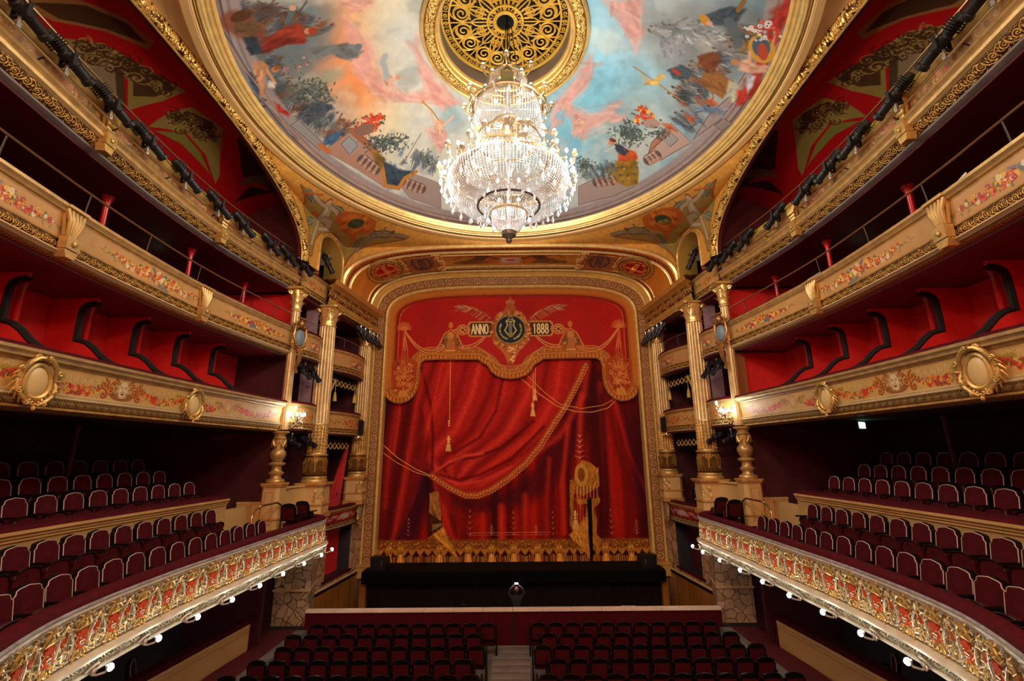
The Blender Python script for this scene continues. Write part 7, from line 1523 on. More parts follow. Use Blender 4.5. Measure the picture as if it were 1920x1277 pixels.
# ================================================================ BOX PARTITIONS, POSTS AND RAILS
PART = [(.30, .86), (.30, 1.68), (.35, 1.72), (.55, 1.80), (.75, 1.93), (.95, 2.12), (1.10, 2.22), (1.22, 2.26), (1.33, 2.26), (1.34, 2.6), (1.34, 2.88), (1.31, 2.97), (1.22, 3.03), (1.08, 3.05), (1.04, 3.08), (1.04, 3.16), (2.03, 3.16), (2.03, .86)]
PY1 = [3.3, 4.75, 6.1, 7.45, 8.85, 10.2, 11.5, 12.85]
for s in (-1, 1):
    sd = SIDE[s]
    for k, y in enumerate(PY1):
        x0 = interp(T1, y) + .08
        e = empty('box_partition', (x0 * s, y, 0), label='%s red box partition from the stage end in the %s first tier' % (ORD[len(PY1) - 1 - k], sd), cat='partition', group='red first-tier box partitions')
        m = MB(); m.prism(PART, -.035, .035, lambda a, b, t: (a * s, t, b)); m.build('screen', REDW, e, smooth=False, recalc=True)
        m = MB(); m.tube([(a * s, 0, b) for a, b in PART[1:15]], .062, 6); m.build('velvet_capping', BLACKV, e)
        if 1 <= k:
            m = MB(); m.lathe([(.075, .86), (.075, 1.0), (.06, 1.02), (.055, 3.0), (.07, 3.02), (.09, 3.16)], 14)
            o = m.build('red_post', REDPOST, None); o.location = ((interp(T1, y) + 1.56) * s, y + .32, 0); tag(o, '%s slender red post from the stage end behind the %s first-tier boxes' % (ORD[len(PY1) - 1 - k], sd), 'post', 'red posts behind the boxes')
    for k, y in enumerate((13.8, 11.3, 8.7, 6.1)):
        m = MB(); m.lathe([(.07, 3.36), (.07, 3.5), (.055, 3.52), (.052, 5.2), (.08, 5.3), (.12, 5.4)], 14)
        o = m.build('red_post', REDPOST, None); o.location = (8.5 * s, y, 0); tag(o, '%s slender red post from the stage end in the dark %s second tier' % (ORD[k], sd), 'post', 'red posts of the second tier')
    # dark leaning posts under the first tier
    for k, y in enumerate((10.6, 8.0)):
        m = MB(); m.lathe([(.06, -1.3), (.05, .5), (.08, .72)], 12); o = m.build('iron_post', MAROON, None); o.location = (9.9 * s, y, 0); tag(o, '%s dim iron post from the stage end, in the %s rear dress circle' % (ORD[k], sd), 'post')
    # handrails
    for nm, P, off, z, zb, ya, lab in (('handrail', P2, -.16, 4.56, 4.12, 1.5, 'brass handrail above the %s second-tier front'), ('handrail', P3, -.16, 6.80, 6.42, 1.5, 'brass handrail above the %s third-tier gallery front'), ('lighting_pipe', P3, .15, 5.98, None, 1.5, 'gilt pipe clamped along the %s third-tier front under the spotlights')):
        e = empty(nm, label=lab % sd, cat='rail'); pts = [((x + nx * off) * s, y + ny * off, z) for x, y, nx, ny, l in P if ya < y < 14.5]
        m = MB(); m.tube(pts, .022, 6); m.build('tube', BRASS, e)
        for Y in (2.5, 4.1, 5.7, 7.3, 8.85, 10.5, 12.1, 13.6):
            x, y, nx, ny = frame_at(P, Y); m = MB(); X_, Y_ = (x + nx * off) * s, y + ny * off
            if zb: m.tube([(X_, Y_, z), (X_ + .03 * s, Y_, (z + zb) / 2), (X_ + .05 * s, Y_, zb)], .014, 5)
            else: m.tube([(X_, Y_, z), (X_ + .12 * s, Y_, z - .05)], .014, 5)
            m.build('bracket', BLACKM, e)
    m = MB(); pts = [(-6.95, 13.0, -2.3), (-6.95, 13.0, -1.62), (-6.93, 13.1, -1.44), (-6.9, 13.35, -1.36), (-6.9, 14.2, -1.36), (-6.92, 14.5, -1.46), (-6.95, 14.62, -1.7), (-6.95, 14.62, -2.3)]
    m.tube([(x * -s, y, z) for x, y, z in pts], .028, 8); tag(m.build('hooped_handrail', mat('bronze_tube', (.30, .20, .12), .25, .85)), 'hooped bronze handrail at the stage end of the %s dress circle seats' % sd, 'rail')
    for (y, z, w_) in ((8.6, 4.3, .5),):
        if s > 0: m = MB(); m.box(7.55, 7.75, 10.4, 10.9, 4.14, 4.17); tag(m.build('programme', WHITEF, smooth=False), 'white papers lying on the right second-tier rail', 'paper'); m = MB(); m.prism([(0, 0), (.45, .02), (.42, .2), (.0, .24)], -.01, .01); o = m.build('folded_leaflet', WHITEF, smooth=False); o.location = (7.42, 6.6, 4.14); o.rotation_euler = (.4, .2, 1.4); tag(o, 'white folded leaflet on the right second-tier rail, near the picture edge', 'paper')
    # slim cable handrails of the boxes
    for z, lv in ((4.55, 'second-tier'),):
        e = empty('box_handrail', label='thin dark handrail over the %s upper stage box' % sd, cat='rail'); pth = wpath(17.1, 20.15, 10, .3)
        m = MB(); m.tube([((x + .15) * s, y, z) for x, y, *_ in pth], .016, 5); m.build('tube', BRASS, e); m = MB(); [m.tube([((pth[k][0] + .15) * s, pth[k][1], z), ((pth[k][0] + .15) * s, pth[k][1], 4.05)], .012, 5) for k in (3, 7)]; m.build('uprights', BLACKM, e)
        m = MB(); pth = wpath(14.85, 16.5, 8, .1); m.tube([((x + .15) * s, y, 4.62) for x, y, *_ in pth], .014, 5); tag(m.build('box_handrail', BRASS), 'thin handrail between the %s slim and great columns, second tier' % sd, 'rail')

# ================================================================ DRESS CIRCLE RAKE AND SEATS
def xa(y): return interp(T0, y)
for s in (-1, 1):
    sd = SIDE[s]
    for a, b, z in ((.15, 1.32, -2.635), (1.32, 2.12, -2.265)):
        m = MB(); ys = list(np.linspace(4.2, 15, 24)); poly = [(xa(y) + a, y) for y in ys] + [(xa(y) + b, y) for y in ys[::-1]]
        m.prism(poly, -2.75, z, lambda p, q, t: (p * s, q, t)); struct('balcony_step', m, mat('dark_red_carpet', (.07, .008, .012), .9, 0, .3, 60, .3), recalc=True, smooth=False)
    for a, b, z in ((8.2, 9.02, -1.6), (9.02, 9.8, -1.3), (9.8, 11.5, -1.0)):
        m = MB(); m.box(*sorted((a * s, b * s)), 3, 14.95, -2.7, z); struct('balcony_step', m, MATS['dark_red_carpet'], smooth=False)
    m = MB(); m.box(*sorted((8.02 * s, 8.19 * s)), 13.5, 14.9, -2.3, -1.5); struct('trim_step', m, CREAMD)
    e = empty('circle_parapet', label='cream parapet with crimson rail behind the lit rows, %s dress circle' % sd, cat='parapet')
    pth = mkpath([(7.9, 3.0), (8.02, 6), (8.1, 9), (8.06, 11.5), (7.98, 13.45)])
    m = MB(); m.sweep(pth, [(.0, -2.3), (.02, -2.2), (.0, -2.1), (.0, -1.36), (.02, -1.33)], s); m.build('panel', CREAMD, e)
    m = MB(); m.sweep(pth, [(.0, -1.36), (.03, -1.34), (.03, -1.31), (.06, -1.28), (.06, -1.26), (.10, -1.22), (.10, -1.18), (-.02, -1.16)], s); m.build('cornice', mat('warm_cream_cornice', (.72, .44, .16), .45, .1, .1, 15, .15), e)
    m = MB(); m.sweep(pth, [(.06, -1.17), (.03, -1.11), (-.25, -1.08), (-.30, -1.12), (-.30, -1.6)], s); m.build('rail_cushion', VELVET, e)
    m = MB(); x, y = pth[-1][:2]; m.prism([(0, -2.3), (0, -1.36), (-.10, -1.18), (.30, -1.12), (.30, -2.3)], 13.45, 13.5, lambda a, b, t: ((x + a) * s, t, b)); m.build('end_panel', CREAMD, e, recalc=True)
SP = [(-.238, .42), (-.238, .80), (-.205, .825), (-.19, .88), (-.15, .90), (0, .925), (.15, .90), (.19, .88), (.205, .825), (.238, .80), (.238, .42)]
def seat_meshes():
    out = {}
    inn = [(x * .925, .44 + (z - .42) * .935) for x, z in SP]
    lean = lambda a, b, t: (a, -(b - .42) * .16 + t, b)
    m = MB(); m.prism(SP, -.03, .03, lean); out['back_shell'] = (m, BLACK)
    m = MB(); m.prism(inn, .03, .058, lean); out['backrest'] = (m, VELVETS)
    m = MB(); m.tube([lean(x, z, .055) for x, z in inn], .0085, 4); out['piping'] = (m, PIPING)
    m = MB(); m.prism([(-.19, .46), (-.19, .80), (.19, .80), (.19, .46)], -.045, -.03, lean); out['rear_panel'] = (m, VELVETS)
    m = MB(); m.prism([(-.215, .26), (-.215, .50), (-.19, .56), (-.10, .59), (0, .60), (.10, .59), (.19, .56), (.215, .50), (.215, .26)], .15, .24, lambda a, b, t: (a, t + (b - .34) * -.05, b)); out['seat'] = (m, VELVETS)
    m = MB(); m.tube([(a, .25 + (b - .34) * -.05, b) for a, b in [(-.215, .48), (-.19, .565), (-.10, .595), (0, .605), (.10, .595), (.19, .565), (.215, .48)]], .014, 4); out['seat_rim'] = (m, BLACK)
    m = MB(); m.cbox((.262, .13, .60), (.055, .34, .035)); m.cbox((.262, .04, .30), (.045, .10, .60)); m.cbox((.262, .08, .01), (.06, .26, .02)); out['armrest'] = (m, BLACK)
    return {k: (v[0].mesh(k, v[1], ang=30)) for k, v in out.items()}
SM_ = seat_meshes()
SEAT0 = empty('theatre_seat'); tag(SEAT0, 'x', 'seat')
for k, me in SM_.items(): o = inst(me, k); o.parent = SEAT0
SEAT1 = empty('theatre_seat'); tag(SEAT1, 'x', 'seat')
for k in ('back_shell', 'rear_panel', 'seat', 'armrest'): o = inst(SM_[k], k); o.parent = SEAT1
first = {0: True, 1: True}
def seat(loc, rz, label, group, kind=0):
    src = SEAT1 if kind else SEAT0
    if first[kind]: first[kind] = False; o = src; KIDS[src] = [(c, list(c.children)) for c in src.children]; o.location = loc; o.rotation_euler = (0, 0, rz)
    else: o = dup(src, loc, rz)
    o['label'] = label; o['group'] = group; return o
def facing(fx, fy): return math.atan2(fy, fx) - PI / 2
for s in (-1, 1):
    sd = SIDE[s]
    rows = [('front row', lambda y: xa(y) + .82, -2.635, 13.2, 16, .52), ('second row', lambda y: xa(y) + 1.76, -2.265, 12.45, 13, .53), ('first row behind the cream parapet', lambda y: 8.62, -1.6, 12.8, 12, .55), ('second row behind the cream parapet', lambda y: 9.4, -1.3, 12.7, 10, .56), ('dim rearmost row', lambda y: 10.2, -1.0, 12.9, 9, .58)]
    for rn, fx, z, y1, n, st in rows:
        for k in range(n):
            y = y1 - k * st
            seat((fx(y) * s, y, z), facing(-s, .06), 'crimson seat, %s from the stage, %s, %s dress circle' % (ORD[k], rn, sd), 'dress circle seats, %s, %s' % (rn, sd))
    seat((6.5 * s, 14.2, -2.3), facing(-s * .2, 1), 'single crimson seat facing the stage beside the hooped handrail, %s dress circle' % sd, 'single seats by the handrails')
    seat((6.45 * s, 14.95, -2.3), facing(-s * .2, 1), 'single crimson seat nearest the rounded end of the %s dress circle' % sd, 'single seats by the handrails')
    for k, y in enumerate((18.1, 19.2)): seat((7.35 * s, y, -2.1), facing(-s, .6), 'crimson seat inside the %s lowest stage box, %s end' % (sd, 'hall' if k == 0 else 'stage'), 'stage box seats')
    for k, y in enumerate((8.4, 10.2, 12.0)): seat((8.75 * s, y, -5.5), facing(-s, .5), '%s dim seat from the camera in the %s ground-floor box' % (ORD[k], sd), 'ground-floor box seats')
ys = [15.55, 14.71, 13.87, 13.04, 12.22, 11.4]
xl = [6.15, 6.38, 6.45, 6.72, 6.95, 7.0]; xin = [-.52, -.86, -.72, -.98, -.72, -.9]; xin2 = [.55, .80, .58, .90, .62, .85]
for r, y in enumerate(ys):
    for s in (-1, 1):
        x0 = (xin[r] if s < 0 else xin2[r]); x0 = abs(x0) + .24; k = 0
        while x0 + k * .515 < xl[r] + .05:
            seat(((x0 + k * .515) * s, y, -5.9), 0., 'stalls seat, %s from the aisle, %s row from the stage, %s block' % (ORD[k], ORD[r], SIDE[s]), 'stalls seats, %s row, %s block' % (ORD[r], SIDE[s]), 1); k += 1
        # end standard by the aisle
        m = MB(); m.prism([(-.06, 0), (.34, 0), (.34, .62), (.05, .66), (-.04, .92), (-.10, .92)], -.02, .02, lambda a, b, t: (t, a, b)); o = m.build('row_end_panel', BLACK, smooth=False); o.location = ((x0 - .27) * s, y, -5.9); tag(o, 'black end standard of the %s stalls row from the stage, %s side of the aisle' % (ORD[r], SIDE[s]), 'panel')

# ================================================================ SPOTLIGHTS
def spot_meshes():
    m = MB(); m.lathe([(0, -.38), (.07, -.38), (.085, -.34), (.085, -.10), (.10, -.08), (.10, .10), (.085, .12), (.082, .30), (.10, .32), (.10, .38), (.085, .39), (.085, .30)], 14); [m.cbox((0, 0, -.3 + k * .035), (.20, .20, .010)) for k in range(5)]; m.xform(Matrix.Rotation(-PI / 2, 4, 'X')); body = m.mesh('body', BLACKM, ang=30)
    m = MB(); m.cbox((-.13, 0, -.02), (.018, .05, .22)); m.cbox((.13, 0, -.02), (.018, .05, .22)); m.cbox((0, 0, -.13), (.28, .05, .018)); yoke = m.mesh('yoke', BLACKM)
    m = MB(); m.tube([(0, 0, -.13), (0, 0, -.24)], .02, 6); m.cbox((0, 0, -.27), (.06, .05, .08)); m.tube([(-.05, 0, -.26), (.05, 0, -.26)], .012, 5); clamp = m.mesh('clamp', STEEL)
    m = MB(); m.lathe([(0, .01), (.05, .005), (.08, -.01)], 12); m.xform(Matrix.Rotation(-PI / 2, 4, 'X')); lens = m.mesh('lens', mat('dark_lens', (.02, .02, .03), .05, 0, spec=1.))
    return body, yoke, clamp, lens
SB = spot_meshes()
def spot(loc, aim, label, group=None, up=False, sc=1.):
    e = empty('stage_spotlight', loc, label=label, cat='spotlight', group=group); d = Vector(aim).normalized(); rz = math.atan2(d.y, d.x) - PI / 2; tilt = math.asin(d.z); e.rotation_euler = (0, 0, rz); e.scale = (sc,) * 3
    b = inst(SB[0], 'body'); b.parent = e; b.rotation_euler = (tilt, 0, 0); l = inst(SB[3], 'lens'); l.parent = b; l.location = (0, .37, 0)
    for me in SB[1:3]:
        o = inst(me, me.name); o.parent = e
        if up: o.rotation_euler = (0, PI, 0)
    return e
SPY = {-1: [5.1, 5.95, 6.95, 7.95, 9.2, 10.45, 11.5, 12.75, 13.6, 14.45], 1: [5.0, 5.9, 7.05, 8.25, 9.15, 10.1, 11.4, 12.85, 13.7, 14.45]}
for s in (-1, 1):
    sd = SIDE[s]
    for k, y in enumerate(SPY[s]):
        x, yy, nx, ny = frame_at(P3, min(14.55, y)); spot(((x + nx * .16) * s, y + .1, 6.28), (-s * (.12 + .03 * k), 1, -.42 - .03 * k), 'black spotlight, %s from the stage along the %s third-tier pipe' % (ORD[len(SPY[s]) - 1 - k], sd), 'spotlights along the third tier', sc=1.05)
    for k in range(5):
        y = 19.0 + k * .42; spot(((wallX(y) - .28) * s, y, 5.12 - .0 * k), (-s * .5, .25, -.85), '%s black spotlight from the hall in the cluster under the %s entablature' % (ORD[k], sd), 'spotlight clusters by the frame', True, .95)
    m = MB(); m.tube([((wallX(17.6) - .28) * s, 17.6, 5.42), ((wallX(20.9) - .28) * s, 20.9, 5.42)], .024, 6); tag(m.build('lighting_pipe', BLACKM), 'black pipe under the %s entablature carrying the spotlight cluster' % sd, 'rail')
    spot((7.12 * s, 15.55, 2.82), (-s * .3, .75, -.6), 'black spotlight nearer the slim column, under the %s second-tier box' % sd, 'spotlights under the boxes', True, .95); spot((7.0 * s, 16.05, 2.80), (-s * .3, .75, -.65), 'black spotlight nearer the great column, under the %s second-tier box' % sd, 'spotlights under the boxes', True, .95)
    spot((7.15 * s, 15.2, .42), (-s * .3, .8, -.35), 'black spotlight beside the baluster neck, under the %s first-tier box' % sd, 'spotlights under the boxes', True, .95); spot((7.0 * s, 16.1, .44), (-s * .3, .8, -.35), 'black spotlight beside the great column shaft, under the %s first-tier box' % sd, 'spotlights under the boxes', True, .95)
    spot((7.0 * s, 16.35, 7.15), (-s * .35, .3, -.8), 'black spotlight hanging in the %s arched niche' % sd, 'spotlights in the niches', True, 1.05); m = MB(); m.tube([(7.1 * s, 15.5, 7.42), (6.95 * s, 16.6, 7.42)], .018, 5); m.tube([(7.1 * s, 15.6, 7.0), (6.98 * s, 16.3, 7.4)], .012, 5); tag(m.build('spotlight_bar', BLACKM), 'bar bracing the spotlight in the %s niche' % sd, 'rail')
    spk = empty('stage_monitor', (5.45 * s, 20.35, -4.56), rz=s * .15, label='black loudspeaker standing at the %s end of the stage edge' % sd, cat='speaker')
    m = MB(); m.prism([(-.24, 0), (.24, 0), (.24, .34), (.12, .50), (-.24, .50)], -.32, .32, lambda a, b, t: (t, a, b)); m.build('cabinet', BLACKM, spk, smooth=False, recalc=True); m = MB(); m.cbox((.15 * -s, -.245, .25), (.03, .01, .22)); m.build('badge', mat('grey_badge', (.10, .10, .11), .5), spk, smooth=False)
ex = mat('exit_sign_glow', (.2, .5, .3), .5, emit=(.55, 1, .6), estr=2.2)
for s, (x, y, z), lab in ((-1, (9.45, 11.46, 4.95), 'glowing exit sign in the dark left second tier'), (1, (9.45, 11.58, 4.95), 'glowing exit sign in the dark right second tier'), (1, (9.0, 11.93, .6), 'glowing exit sign under the right first tier'), (-1, (9.9, 11.4, 7.25), 'glowing exit sign below the left gallery vault'), (1, (9.9, 11.4, 7.25), 'glowing exit sign below the right gallery vault')):
    e = empty('exit_sign', (x * s, y, z), rz=s * .6, label=lab, cat='sign'); m = MB(); m.cbox((0, 0, 0), (.32, .03, .15)); m.build('panel', ex, e, smooth=False); m = MB(); m.cbox((0, .03, 0), (.36, .03, .19)); m.build('housing', GREY, e, smooth=False)

# ================================================================ CHANDELIER
AX, AYC = .05, 10.1
ch = empty('chandelier', (AX, AYC, 0), label='huge lit crystal chandelier with gilt masks, hanging from the grille', cat='chandelier')
CRY = mat('crystal_bead', (.60, .61, .64), .07, .1, spec=1.)
GCH = mat('chandelier_gilding', (.55, .42, .24), .3, .7, .2, 30, .4)
def bead(m, p, r):
    x, y, z = p; m.add([(x, y, z + r), (x + r * .8, y, z), (x, y + r * .8, z), (x - r * .8, y, z), (x, y - r * .8, z), (x, y, z - r)], [(0, 1, 2), (0, 2, 3), (0, 3, 4), (0, 4, 1), (5, 2, 1), (5, 3, 2), (5, 4, 3), (5, 1, 4)])
def strands(name, prof, n, r, st=.062):
    d = [0]
    for a, b in zip(prof, prof[1:]): d.append(d[-1] + math.dist(a, b))
    m = MB(); q = 0
    while q < d[-1]: bead(m, (float(np.interp(q, d, [p[0] for p in prof])), 0, float(np.interp(q, d, [p[1] for p in prof]))), r); q += st
    me = m.mesh(name, CRY, smooth=False)
    for k in range(n): o = inst(me, name); o.parent = ch; o.rotation_euler = (0, 0, 2 * PI * k / n + (len(name) % 7) * .01)
bask = [(1.40, 6.62)] + [(.75 + .75 * math.cos(t) ** .7, 5.88 + .66 * (1 - math.sin(t))) for t in [PI / 2 * k / 8 for k in range(9)]]
bask[-1] = (.75, 5.88)
strands('bead_strand', bask, 120, .027, .054); strands('cage_strand', [(.82, 8.62), (.86, 8.35), (.84, 8.0), (.76, 7.72)], 70, .022, .048); strands('crown_strand', [(.46, 9.52), (.52, 9.25), (.70, 8.9), (.80, 8.68)], 56, .020, .045)
strands('inner_strand', [(.72, 5.88), (.56, 5.84), (.44, 5.74), (.42, 5.66)], 56, .018, .038); strands('bowl_strand', [(.42, 5.62), (.38, 5.42), (.28, 5.27), (.16, 5.20)], 48, .022, .042); strands('tier_strand', [(.80, 7.7), (.86, 7.4), (1.02, 7.1), (1.2, 6.8)], 70, .022, .048)
for nm, r, z, t, mt in (('rim', 1.42, 6.64, .04, GCH), ('lower_ring', .75, 5.86, .03, BRONZE), ('middle_ring', .80, 7.70, .035, GCH), ('cage_ring', .86, 8.65, .05, GCH), ('crown_ring', .49, 9.55, .045, GCH), ('bowl_ring', .44, 5.64, .03, GCH), ('candle_ring', 1.0, 7.15, .03, GCH), ('upper_candle_ring', 1.02, 8.55, .025, GCH)):
    m = MB(); m.tube([(r * math.cos(2 * PI * k / 48), r * math.sin(2 * PI * k / 48), z) for k in range(48)], t, 6, True); m.build(nm, mt, ch)
m = MB(); m.lathe([(0, 4.88), (.05, 4.90), (.08, 4.95), (.05, 4.99), (.10, 5.03), (.17, 5.08), (.18, 5.17), (.12, 5.20)], 16); m.build('finial', BRONZE, ch)
m = MB(); m.tube([(0, 0, 5.2), (0, 0, 10.0)], .05, 8); [m.tube([(0, 0, z), (r * math.cos(k * PI / 4), r * math.sin(k * PI / 4), z)], .016, 4) for k in range(8) for z, r in ((8.65, .85), (7.70, .8))]; m.build('stem', CRY, ch)
m = MB(); [m.tube([(x, y, 9.6), (x * .4, y * .4, 11.4)], .012, 4) for x, y in ((.1, 0), (-.1, .05), (0, -.1), (.3, .2))]; m.tube([(0, 0, 9.6), (0, 0, 12.5)], .022, 6); m.build('cables', BLACKM, ch)
m = MB(); m.lathe([(1.36, 6.66), (1.34, 6.75), (1.2, 6.80), (1.1, 6.82)], 40); m.build('gilt_band', GCH, ch)
def scroll_arm(r0, z0, r1, z1, t=.022):
    m = MB(); m.tube([(r0, 0, z0), ((r0 + r1) / 2, 0, z0 - .12), (r1, 0, z0 - .05), (r1 + .03, 0, z1)], t, 5); m.lathe([(0, 0), (.07, .01), (.08, .05)], 8, c=(r1 + .03, 0, z1)); m.tube([(r0 + .1 * (1 - .8 * q / 10) * math.cos(q * .6), 0, z0 + .1 + .1 * (1 - .8 * q / 10) * math.sin(q * .6)) for q in range(11)], t * .8, 4); return m
CB = MB(); CB.sphere((0, 0, 0), .038, 8, 6, sc=(1, 1, 1.5)); CBM = CB.mesh('bulb', BULB)
def bulbs(L):
    for x, y, z in L: o = inst(CBM, 'bulb'); o.parent = ch; o.location = (x, y, z)
A1 = scroll_arm(1.40, 6.66, 1.68, 6.82).mesh('arm', GCH); A2 = scroll_arm(.86, 8.62, 1.10, 8.72, .018).mesh('arm', GCH); A3 = scroll_arm(.48, 9.55, .68, 9.64, .016).mesh('arm', GCH); A4 = scroll_arm(.9, 7.2, 1.12, 7.36, .018).mesh('arm', GCH)
for k in range(12):
    a = 2 * PI * k / 12 + .13; o = inst(A1, 'arm'); o.parent = ch; o.rotation_euler = (0, 0, a)
    bulbs([(1.71 * math.cos(a), 1.71 * math.sin(a), 6.92), (1.58 * math.cos(a + .13), 1.58 * math.sin(a + .13), 6.84), (1.58 * math.cos(a - .13), 1.58 * math.sin(a - .13), 6.84), (1.66 * math.cos(a), 1.66 * math.sin(a), 6.45)])
for k in range(10): a = 2 * PI * k / 10; o = inst(A2, 'arm'); o.parent = ch; o.rotation_euler = (0, 0, a); bulbs([(1.13 * math.cos(a), 1.13 * math.sin(a), 8.82)])
for k in range(6): a = 2 * PI * k / 6 + .5; o = inst(A3, 'arm'); o.parent = ch; o.rotation_euler = (0, 0, a); bulbs([(.71 * math.cos(a), .71 * math.sin(a), 9.74)])
for k in range(14): a = 2 * PI * k / 14 + .2; o = inst(A4, 'arm'); o.parent = ch; o.rotation_euler = (0, 0, a); bulbs([(1.15 * math.cos(a), 1.15 * math.sin(a), 7.46)])
bulbs([(.50 * math.cos(k * PI / 4), .50 * math.sin(k * PI / 4), 5.50) for k in range(8)]); bulbs([(.9 * math.cos(k * PI / 5), .9 * math.sin(k * PI / 5), 8.15) for k in range(10)]); bulbs([(.5 * math.cos(k * PI / 3), .5 * math.sin(k * PI / 3), 6.3) for k in range(6)])
for k in range(4):          # rayed masks
    a = -PI / 2 + k * PI / 2; mk = MB(); mk.sphere((0, 0, 0), 1, 12, 8, sc=(.13, .07, .18)); mk.tube([(0, .06, .06), (0, .10, -.02), (-.03, .08, -.04)], .018, 5); [mk.sphere((q * .05, .065, .04), .02, 6, 4) for q in (-1, 1)]; mk.tube([(-.04, .06, -.08), (0, .075, -.10), (.04, .06, -.08)], .012, 4)
    [mk.tube([(.13 * math.cos(q), .0, .17 * math.sin(q)), (.40 * math.cos(q), .02, .40 * math.sin(q))], [.02, .008], 4) for q in [PI * j / 11 for j in range(12)]]; mk.tube([(.36 * math.cos(q), .02, .36 * math.sin(q)) for q in [PI * j / 10 for j in range(11)]], .03, 5); mk.cbox((0, 0, -.16), (.9, .06, .06))
    o = mk.build('sun_mask', GCH, ch); o.location = (1.22 * math.cos(a), 1.22 * math.sin(a), 7.10); o.rotation_euler = (0, 0, a - PI / 2)
m = MB(); m.tube([(.16 * math.cos(q), 0, .2 * math.sin(q)) for q in [2 * PI * j / 12 for j in range(12)]], .045, 5, True); m.prism([(-.13, -.17), (.13, -.17), (.15, .1), (0, .18), (-.15, .1)], -.03, .03); m.tube([(-.1, 0, .22), (0, 0, .34), (.1, 0, .22)], .04, 5)
esc = m.mesh('escutcheon', mat('olive_gilding', (.30, .24, .10), .35, .7))
for k in range(4): a = -PI / 2 + k * PI / 2; o = inst(esc, 'escutcheon'); o.parent = ch; o.location = (.95 * math.cos(a), .95 * math.sin(a), 8.74); o.rotation_euler = (0, 0, a - PI / 2)
dm = MB(); bead(dm, (0, 0, .08), .022); dm.add([(0, 0, .05), (.028, 0, -.04), (0, .028, -.04), (-.028, 0, -.04), (0, -.028, -.04), (0, 0, -.09)], [(0, 1, 2), (0, 2, 3), (0, 3, 4), (0, 4, 1), (5, 2, 1), (5, 3, 2), (5, 4, 3), (5, 1, 4)]); DM = dm.mesh('crystal_drop', CRY, smooth=False)
for n, r, z in ((30, 1.66, 6.40), (26, 1.56, 6.15), (24, 1.38, 5.98), (18, .90, 5.78), (18, .60, 5.72), (24, 1.06, 7.02), (20, .98, 8.45)):
    for k in range(n): a = 2 * PI * k / n + r; o = inst(DM, 'crystal_drop'); o.parent = ch; o.location = (r * math.cos(a), r * math.sin(a), z + .04 * math.sin(k * 2.3)); o.scale = (1.5, 1.5, 1.5)

# ================================================================ THE MAN IN THE PIT, MUSIC STANDS
pe = empty('person', (.12, 18.15, -6.45), label='balding man in black seen from behind in the pit, arms raised holding a glowing phone', cat='person')
J = {'pelvis': (0, 0, .95, .14, .11), 'waist': (0, .0, 1.10, .13, .10), 'chest': (0, .01, 1.32, .17, .12), 'neck': (0, 0, 1.50, .06, .06), 'skull': (0, .01, 1.55, .055, .055),
     'sl': (-.17, 0, 1.42, .065, .065), 'el': (-.30, .18, 1.50, .048, .048), 'wl': (-.10, .40, 1.70, .033, .033), 'sr': (.17, 0, 1.42, .065, .065), 'er': (.30, .18, 1.50, .048, .048), 'wr': (.10, .40, 1.70, .033, .033),
     'hl': (-.10, 0, .90, .10, .10), 'kl': (-.12, .02, .50, .065, .065), 'al': (-.13, -.02, .10, .045, .045), 'tl': (-.15, .14, .04, .04, .03), 'hr': (.10, 0, .90, .10, .10), 'kr': (.12, .02, .50, .065, .065), 'ar': (.13, -.02, .10, .045, .045), 'tr': (.15, .14, .04, .04, .03)}
E_ = [('pelvis', 'waist'), ('waist', 'chest'), ('chest', 'neck'), ('neck', 'skull'), ('chest', 'sl'), ('sl', 'el'), ('el', 'wl'), ('chest', 'sr'), ('sr', 'er'), ('er', 'wr'), ('pelvis', 'hl'), ('hl', 'kl'), ('kl', 'al'), ('al', 'tl'), ('pelvis', 'hr'), ('hr', 'kr'), ('kr', 'ar'), ('ar', 'tr')]
def skin(name, J, E_, mt, root, parent, mats2=None):
    ks = list(J); me = bpy.data.meshes.new(name); me.from_pydata([J[k][:3] for k in ks], [(ks.index(a), ks.index(b)) for a, b in E_], []); o = bpy.data.objects.new(name, me); COL.objects.link(o); o.parent = parent
    md = o.modifiers.new('skin', 'SKIN'); sv_ = me.skin_vertices[0].data
    for i, k in enumerate(ks): sv_[i].radius = J[k][3:5]; sv_[i].use_root = (k == root)
    o.modifiers.new('sub', 'SUBSURF').levels = 2; o.modifiers['sub'].render_levels = 2; md.use_smooth_shade = True; me.materials.append(mt); return o
SKINM = mat('skin', (.55, .32, .24), .55)
skin('body', J, E_, mat('black_suit', (.010, .010, .012), .8), 'pelvis', pe)
m = MB(); m.sphere((0, .02, 1.655), 1, 16, 12, sc=(.078, .098, .115)); m.sphere((0, .115, 1.64), .016, 6, 5); [m.sphere((q * .08, .02, 1.64), .022, 6, 5, sc=(.4, 1, 1.4)) for q in (-1, 1)]; [m.sphere((q * .03, .10, 1.665), .011, 6, 4) for q in (-1, 1)]; m.tube([(-.025, .105, 1.60), (0, .112, 1.597), (.025, .105, 1.60)], .006, 4); m.build('head', SKINM, pe)
m = MB(); m.sphere((0, .0, 1.635), 1, 16, 10, sc=(.084, .095, .09)); m.v = [(x, min(y, .045), min(z, 1.70)) for x, y, z in m.v]; m.build('hair', mat('dark_hair', (.04, .028, .02), .8), pe)
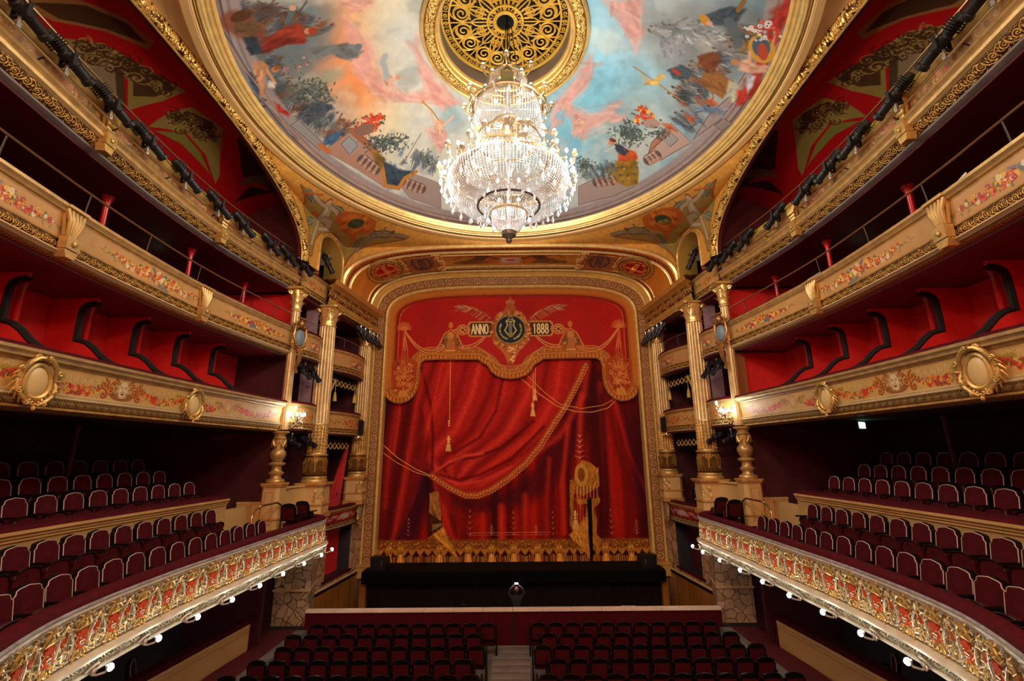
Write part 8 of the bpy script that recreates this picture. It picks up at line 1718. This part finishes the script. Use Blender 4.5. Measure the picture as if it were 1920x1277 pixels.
for sg in (-1, 1):
    m = MB(); m.sphere((sg * .085, .43, 1.72), 1, 8, 6, sc=(.018, .035, .042))
    for q in range(4): m.tube([(sg * .085, .44, 1.70 + q * .018), (sg * .06, .47, 1.71 + q * .019), (sg * .035, .475, 1.71 + q * .018)], [.009, .008, .006 + .0005 * q], 5)
    m.tube([(sg * .085, .42, 1.75), (sg * .06, .445, 1.765), (sg * .04, .45, 1.76)], .009, 5); m.build('hand', SKINM, pe); m = MB(); m.tube([(sg * .22, .28, 1.585), (sg * .10, .40, 1.70)], [.042, .034], 8); m.build('pale_cuff', mat('pale_sleeve', (.42, .36, .38), .8), pe)
ph = empty('phone', (.12, 18.15 + .47, -6.45 + 1.75), label='phone with a glowing blue-white screen held up by the man', cat='phone'); m = MB(); m.cbox((0, 0, 0), (.15, .010, .075)); m.build('case', BLACKM, ph, smooth=False); m = MB(); m.cbox((0, -.007, 0), (.135, .003, .062)); m.build('screen', mat('lit_screen', (.2, .4, .9), .4, emit=(.35, .6, 1.), estr=5), ph, smooth=False)
for k, (x, y) in enumerate([(-3.6, 17.6), (-2.3, 17.8), (-.9, 17.7), (1.0, 17.7), (2.6, 17.8)]):
    e = empty('music_stand', (x, y, -6.45), rz=random.uniform(-.4, .4), label='%s dark music stand from the left in the orchestra pit' % ORD[k], cat='stand', group='music stands in the pit')
    m = MB(); m.cbox((0, 0, 1.08), (.5, .02, .32), M=Matrix.Rotation(-.0, 4, 'X')); m.cbox((0, -.03, .93), (.5, .06, .015)); m.build('desk', BLACKM, e, smooth=False); m = MB(); m.tube([(0, 0, .2), (0, 0, 1.0)], .014, 6); m.build('pole', BLACKM, e)
    for q in range(3): m = MB(); a = q * 2 * PI / 3; m.tube([(0, 0, .3), (.28 * math.cos(a), .28 * math.sin(a), .01)], .012, 5); m.build('leg', BLACKM, e)
e = empty('equipment_case', (6.45 * .62, 17.5, -6.45), label='small dark equipment box with a metal edge standing in the pit right of the man', cat='box'); m = MB(); m.cbox((0, 0, .62), (.5, .4, 1.24)); m.build('box', BLACKM, e, smooth=False); m = MB(); m.tube([(-.25, -.2, 1.24), (.25, -.2, 1.24), (.25, .2, 1.24), (-.25, .2, 1.24)], .012, 4, True); m.build('metal_edge', STEEL, e)
e = empty('round_back_chair', (-1.75, 17.4, -6.45), label='dark round-backed chair in the pit left of the man', cat='chair'); m = MB(); m.lathe([(0, 0), (.19, .0), (.21, .02), (.19, .05), (0, .06)], 20); m.xform(Matrix.Translation((0, .2, 1.13)) @ Matrix.Rotation(PI / 2, 4, 'X') @ Matrix.Scale(1.25, 4, (0, 1, 0))); m.build('backrest', BLACK, e); m = MB(); m.cbox((0, 0, .75), (.4, .4, .06)); m.build('seat', BLACK, e)
for x, y in ((-.17, -.17), (.17, -.17), (-.17, .17), (.17, .17)): m = MB(); m.tube([(x, y, .74), (x * 1.2, y * 1.2, 0)], .014, 5); m.build('leg', BLACK, e)

# ---------------------------------------------------------------- lift everything so that the stalls floor is at z = 0
for o in list(scene.objects):
    if o.parent is None and o.type != 'CAMERA': o.location.z += H
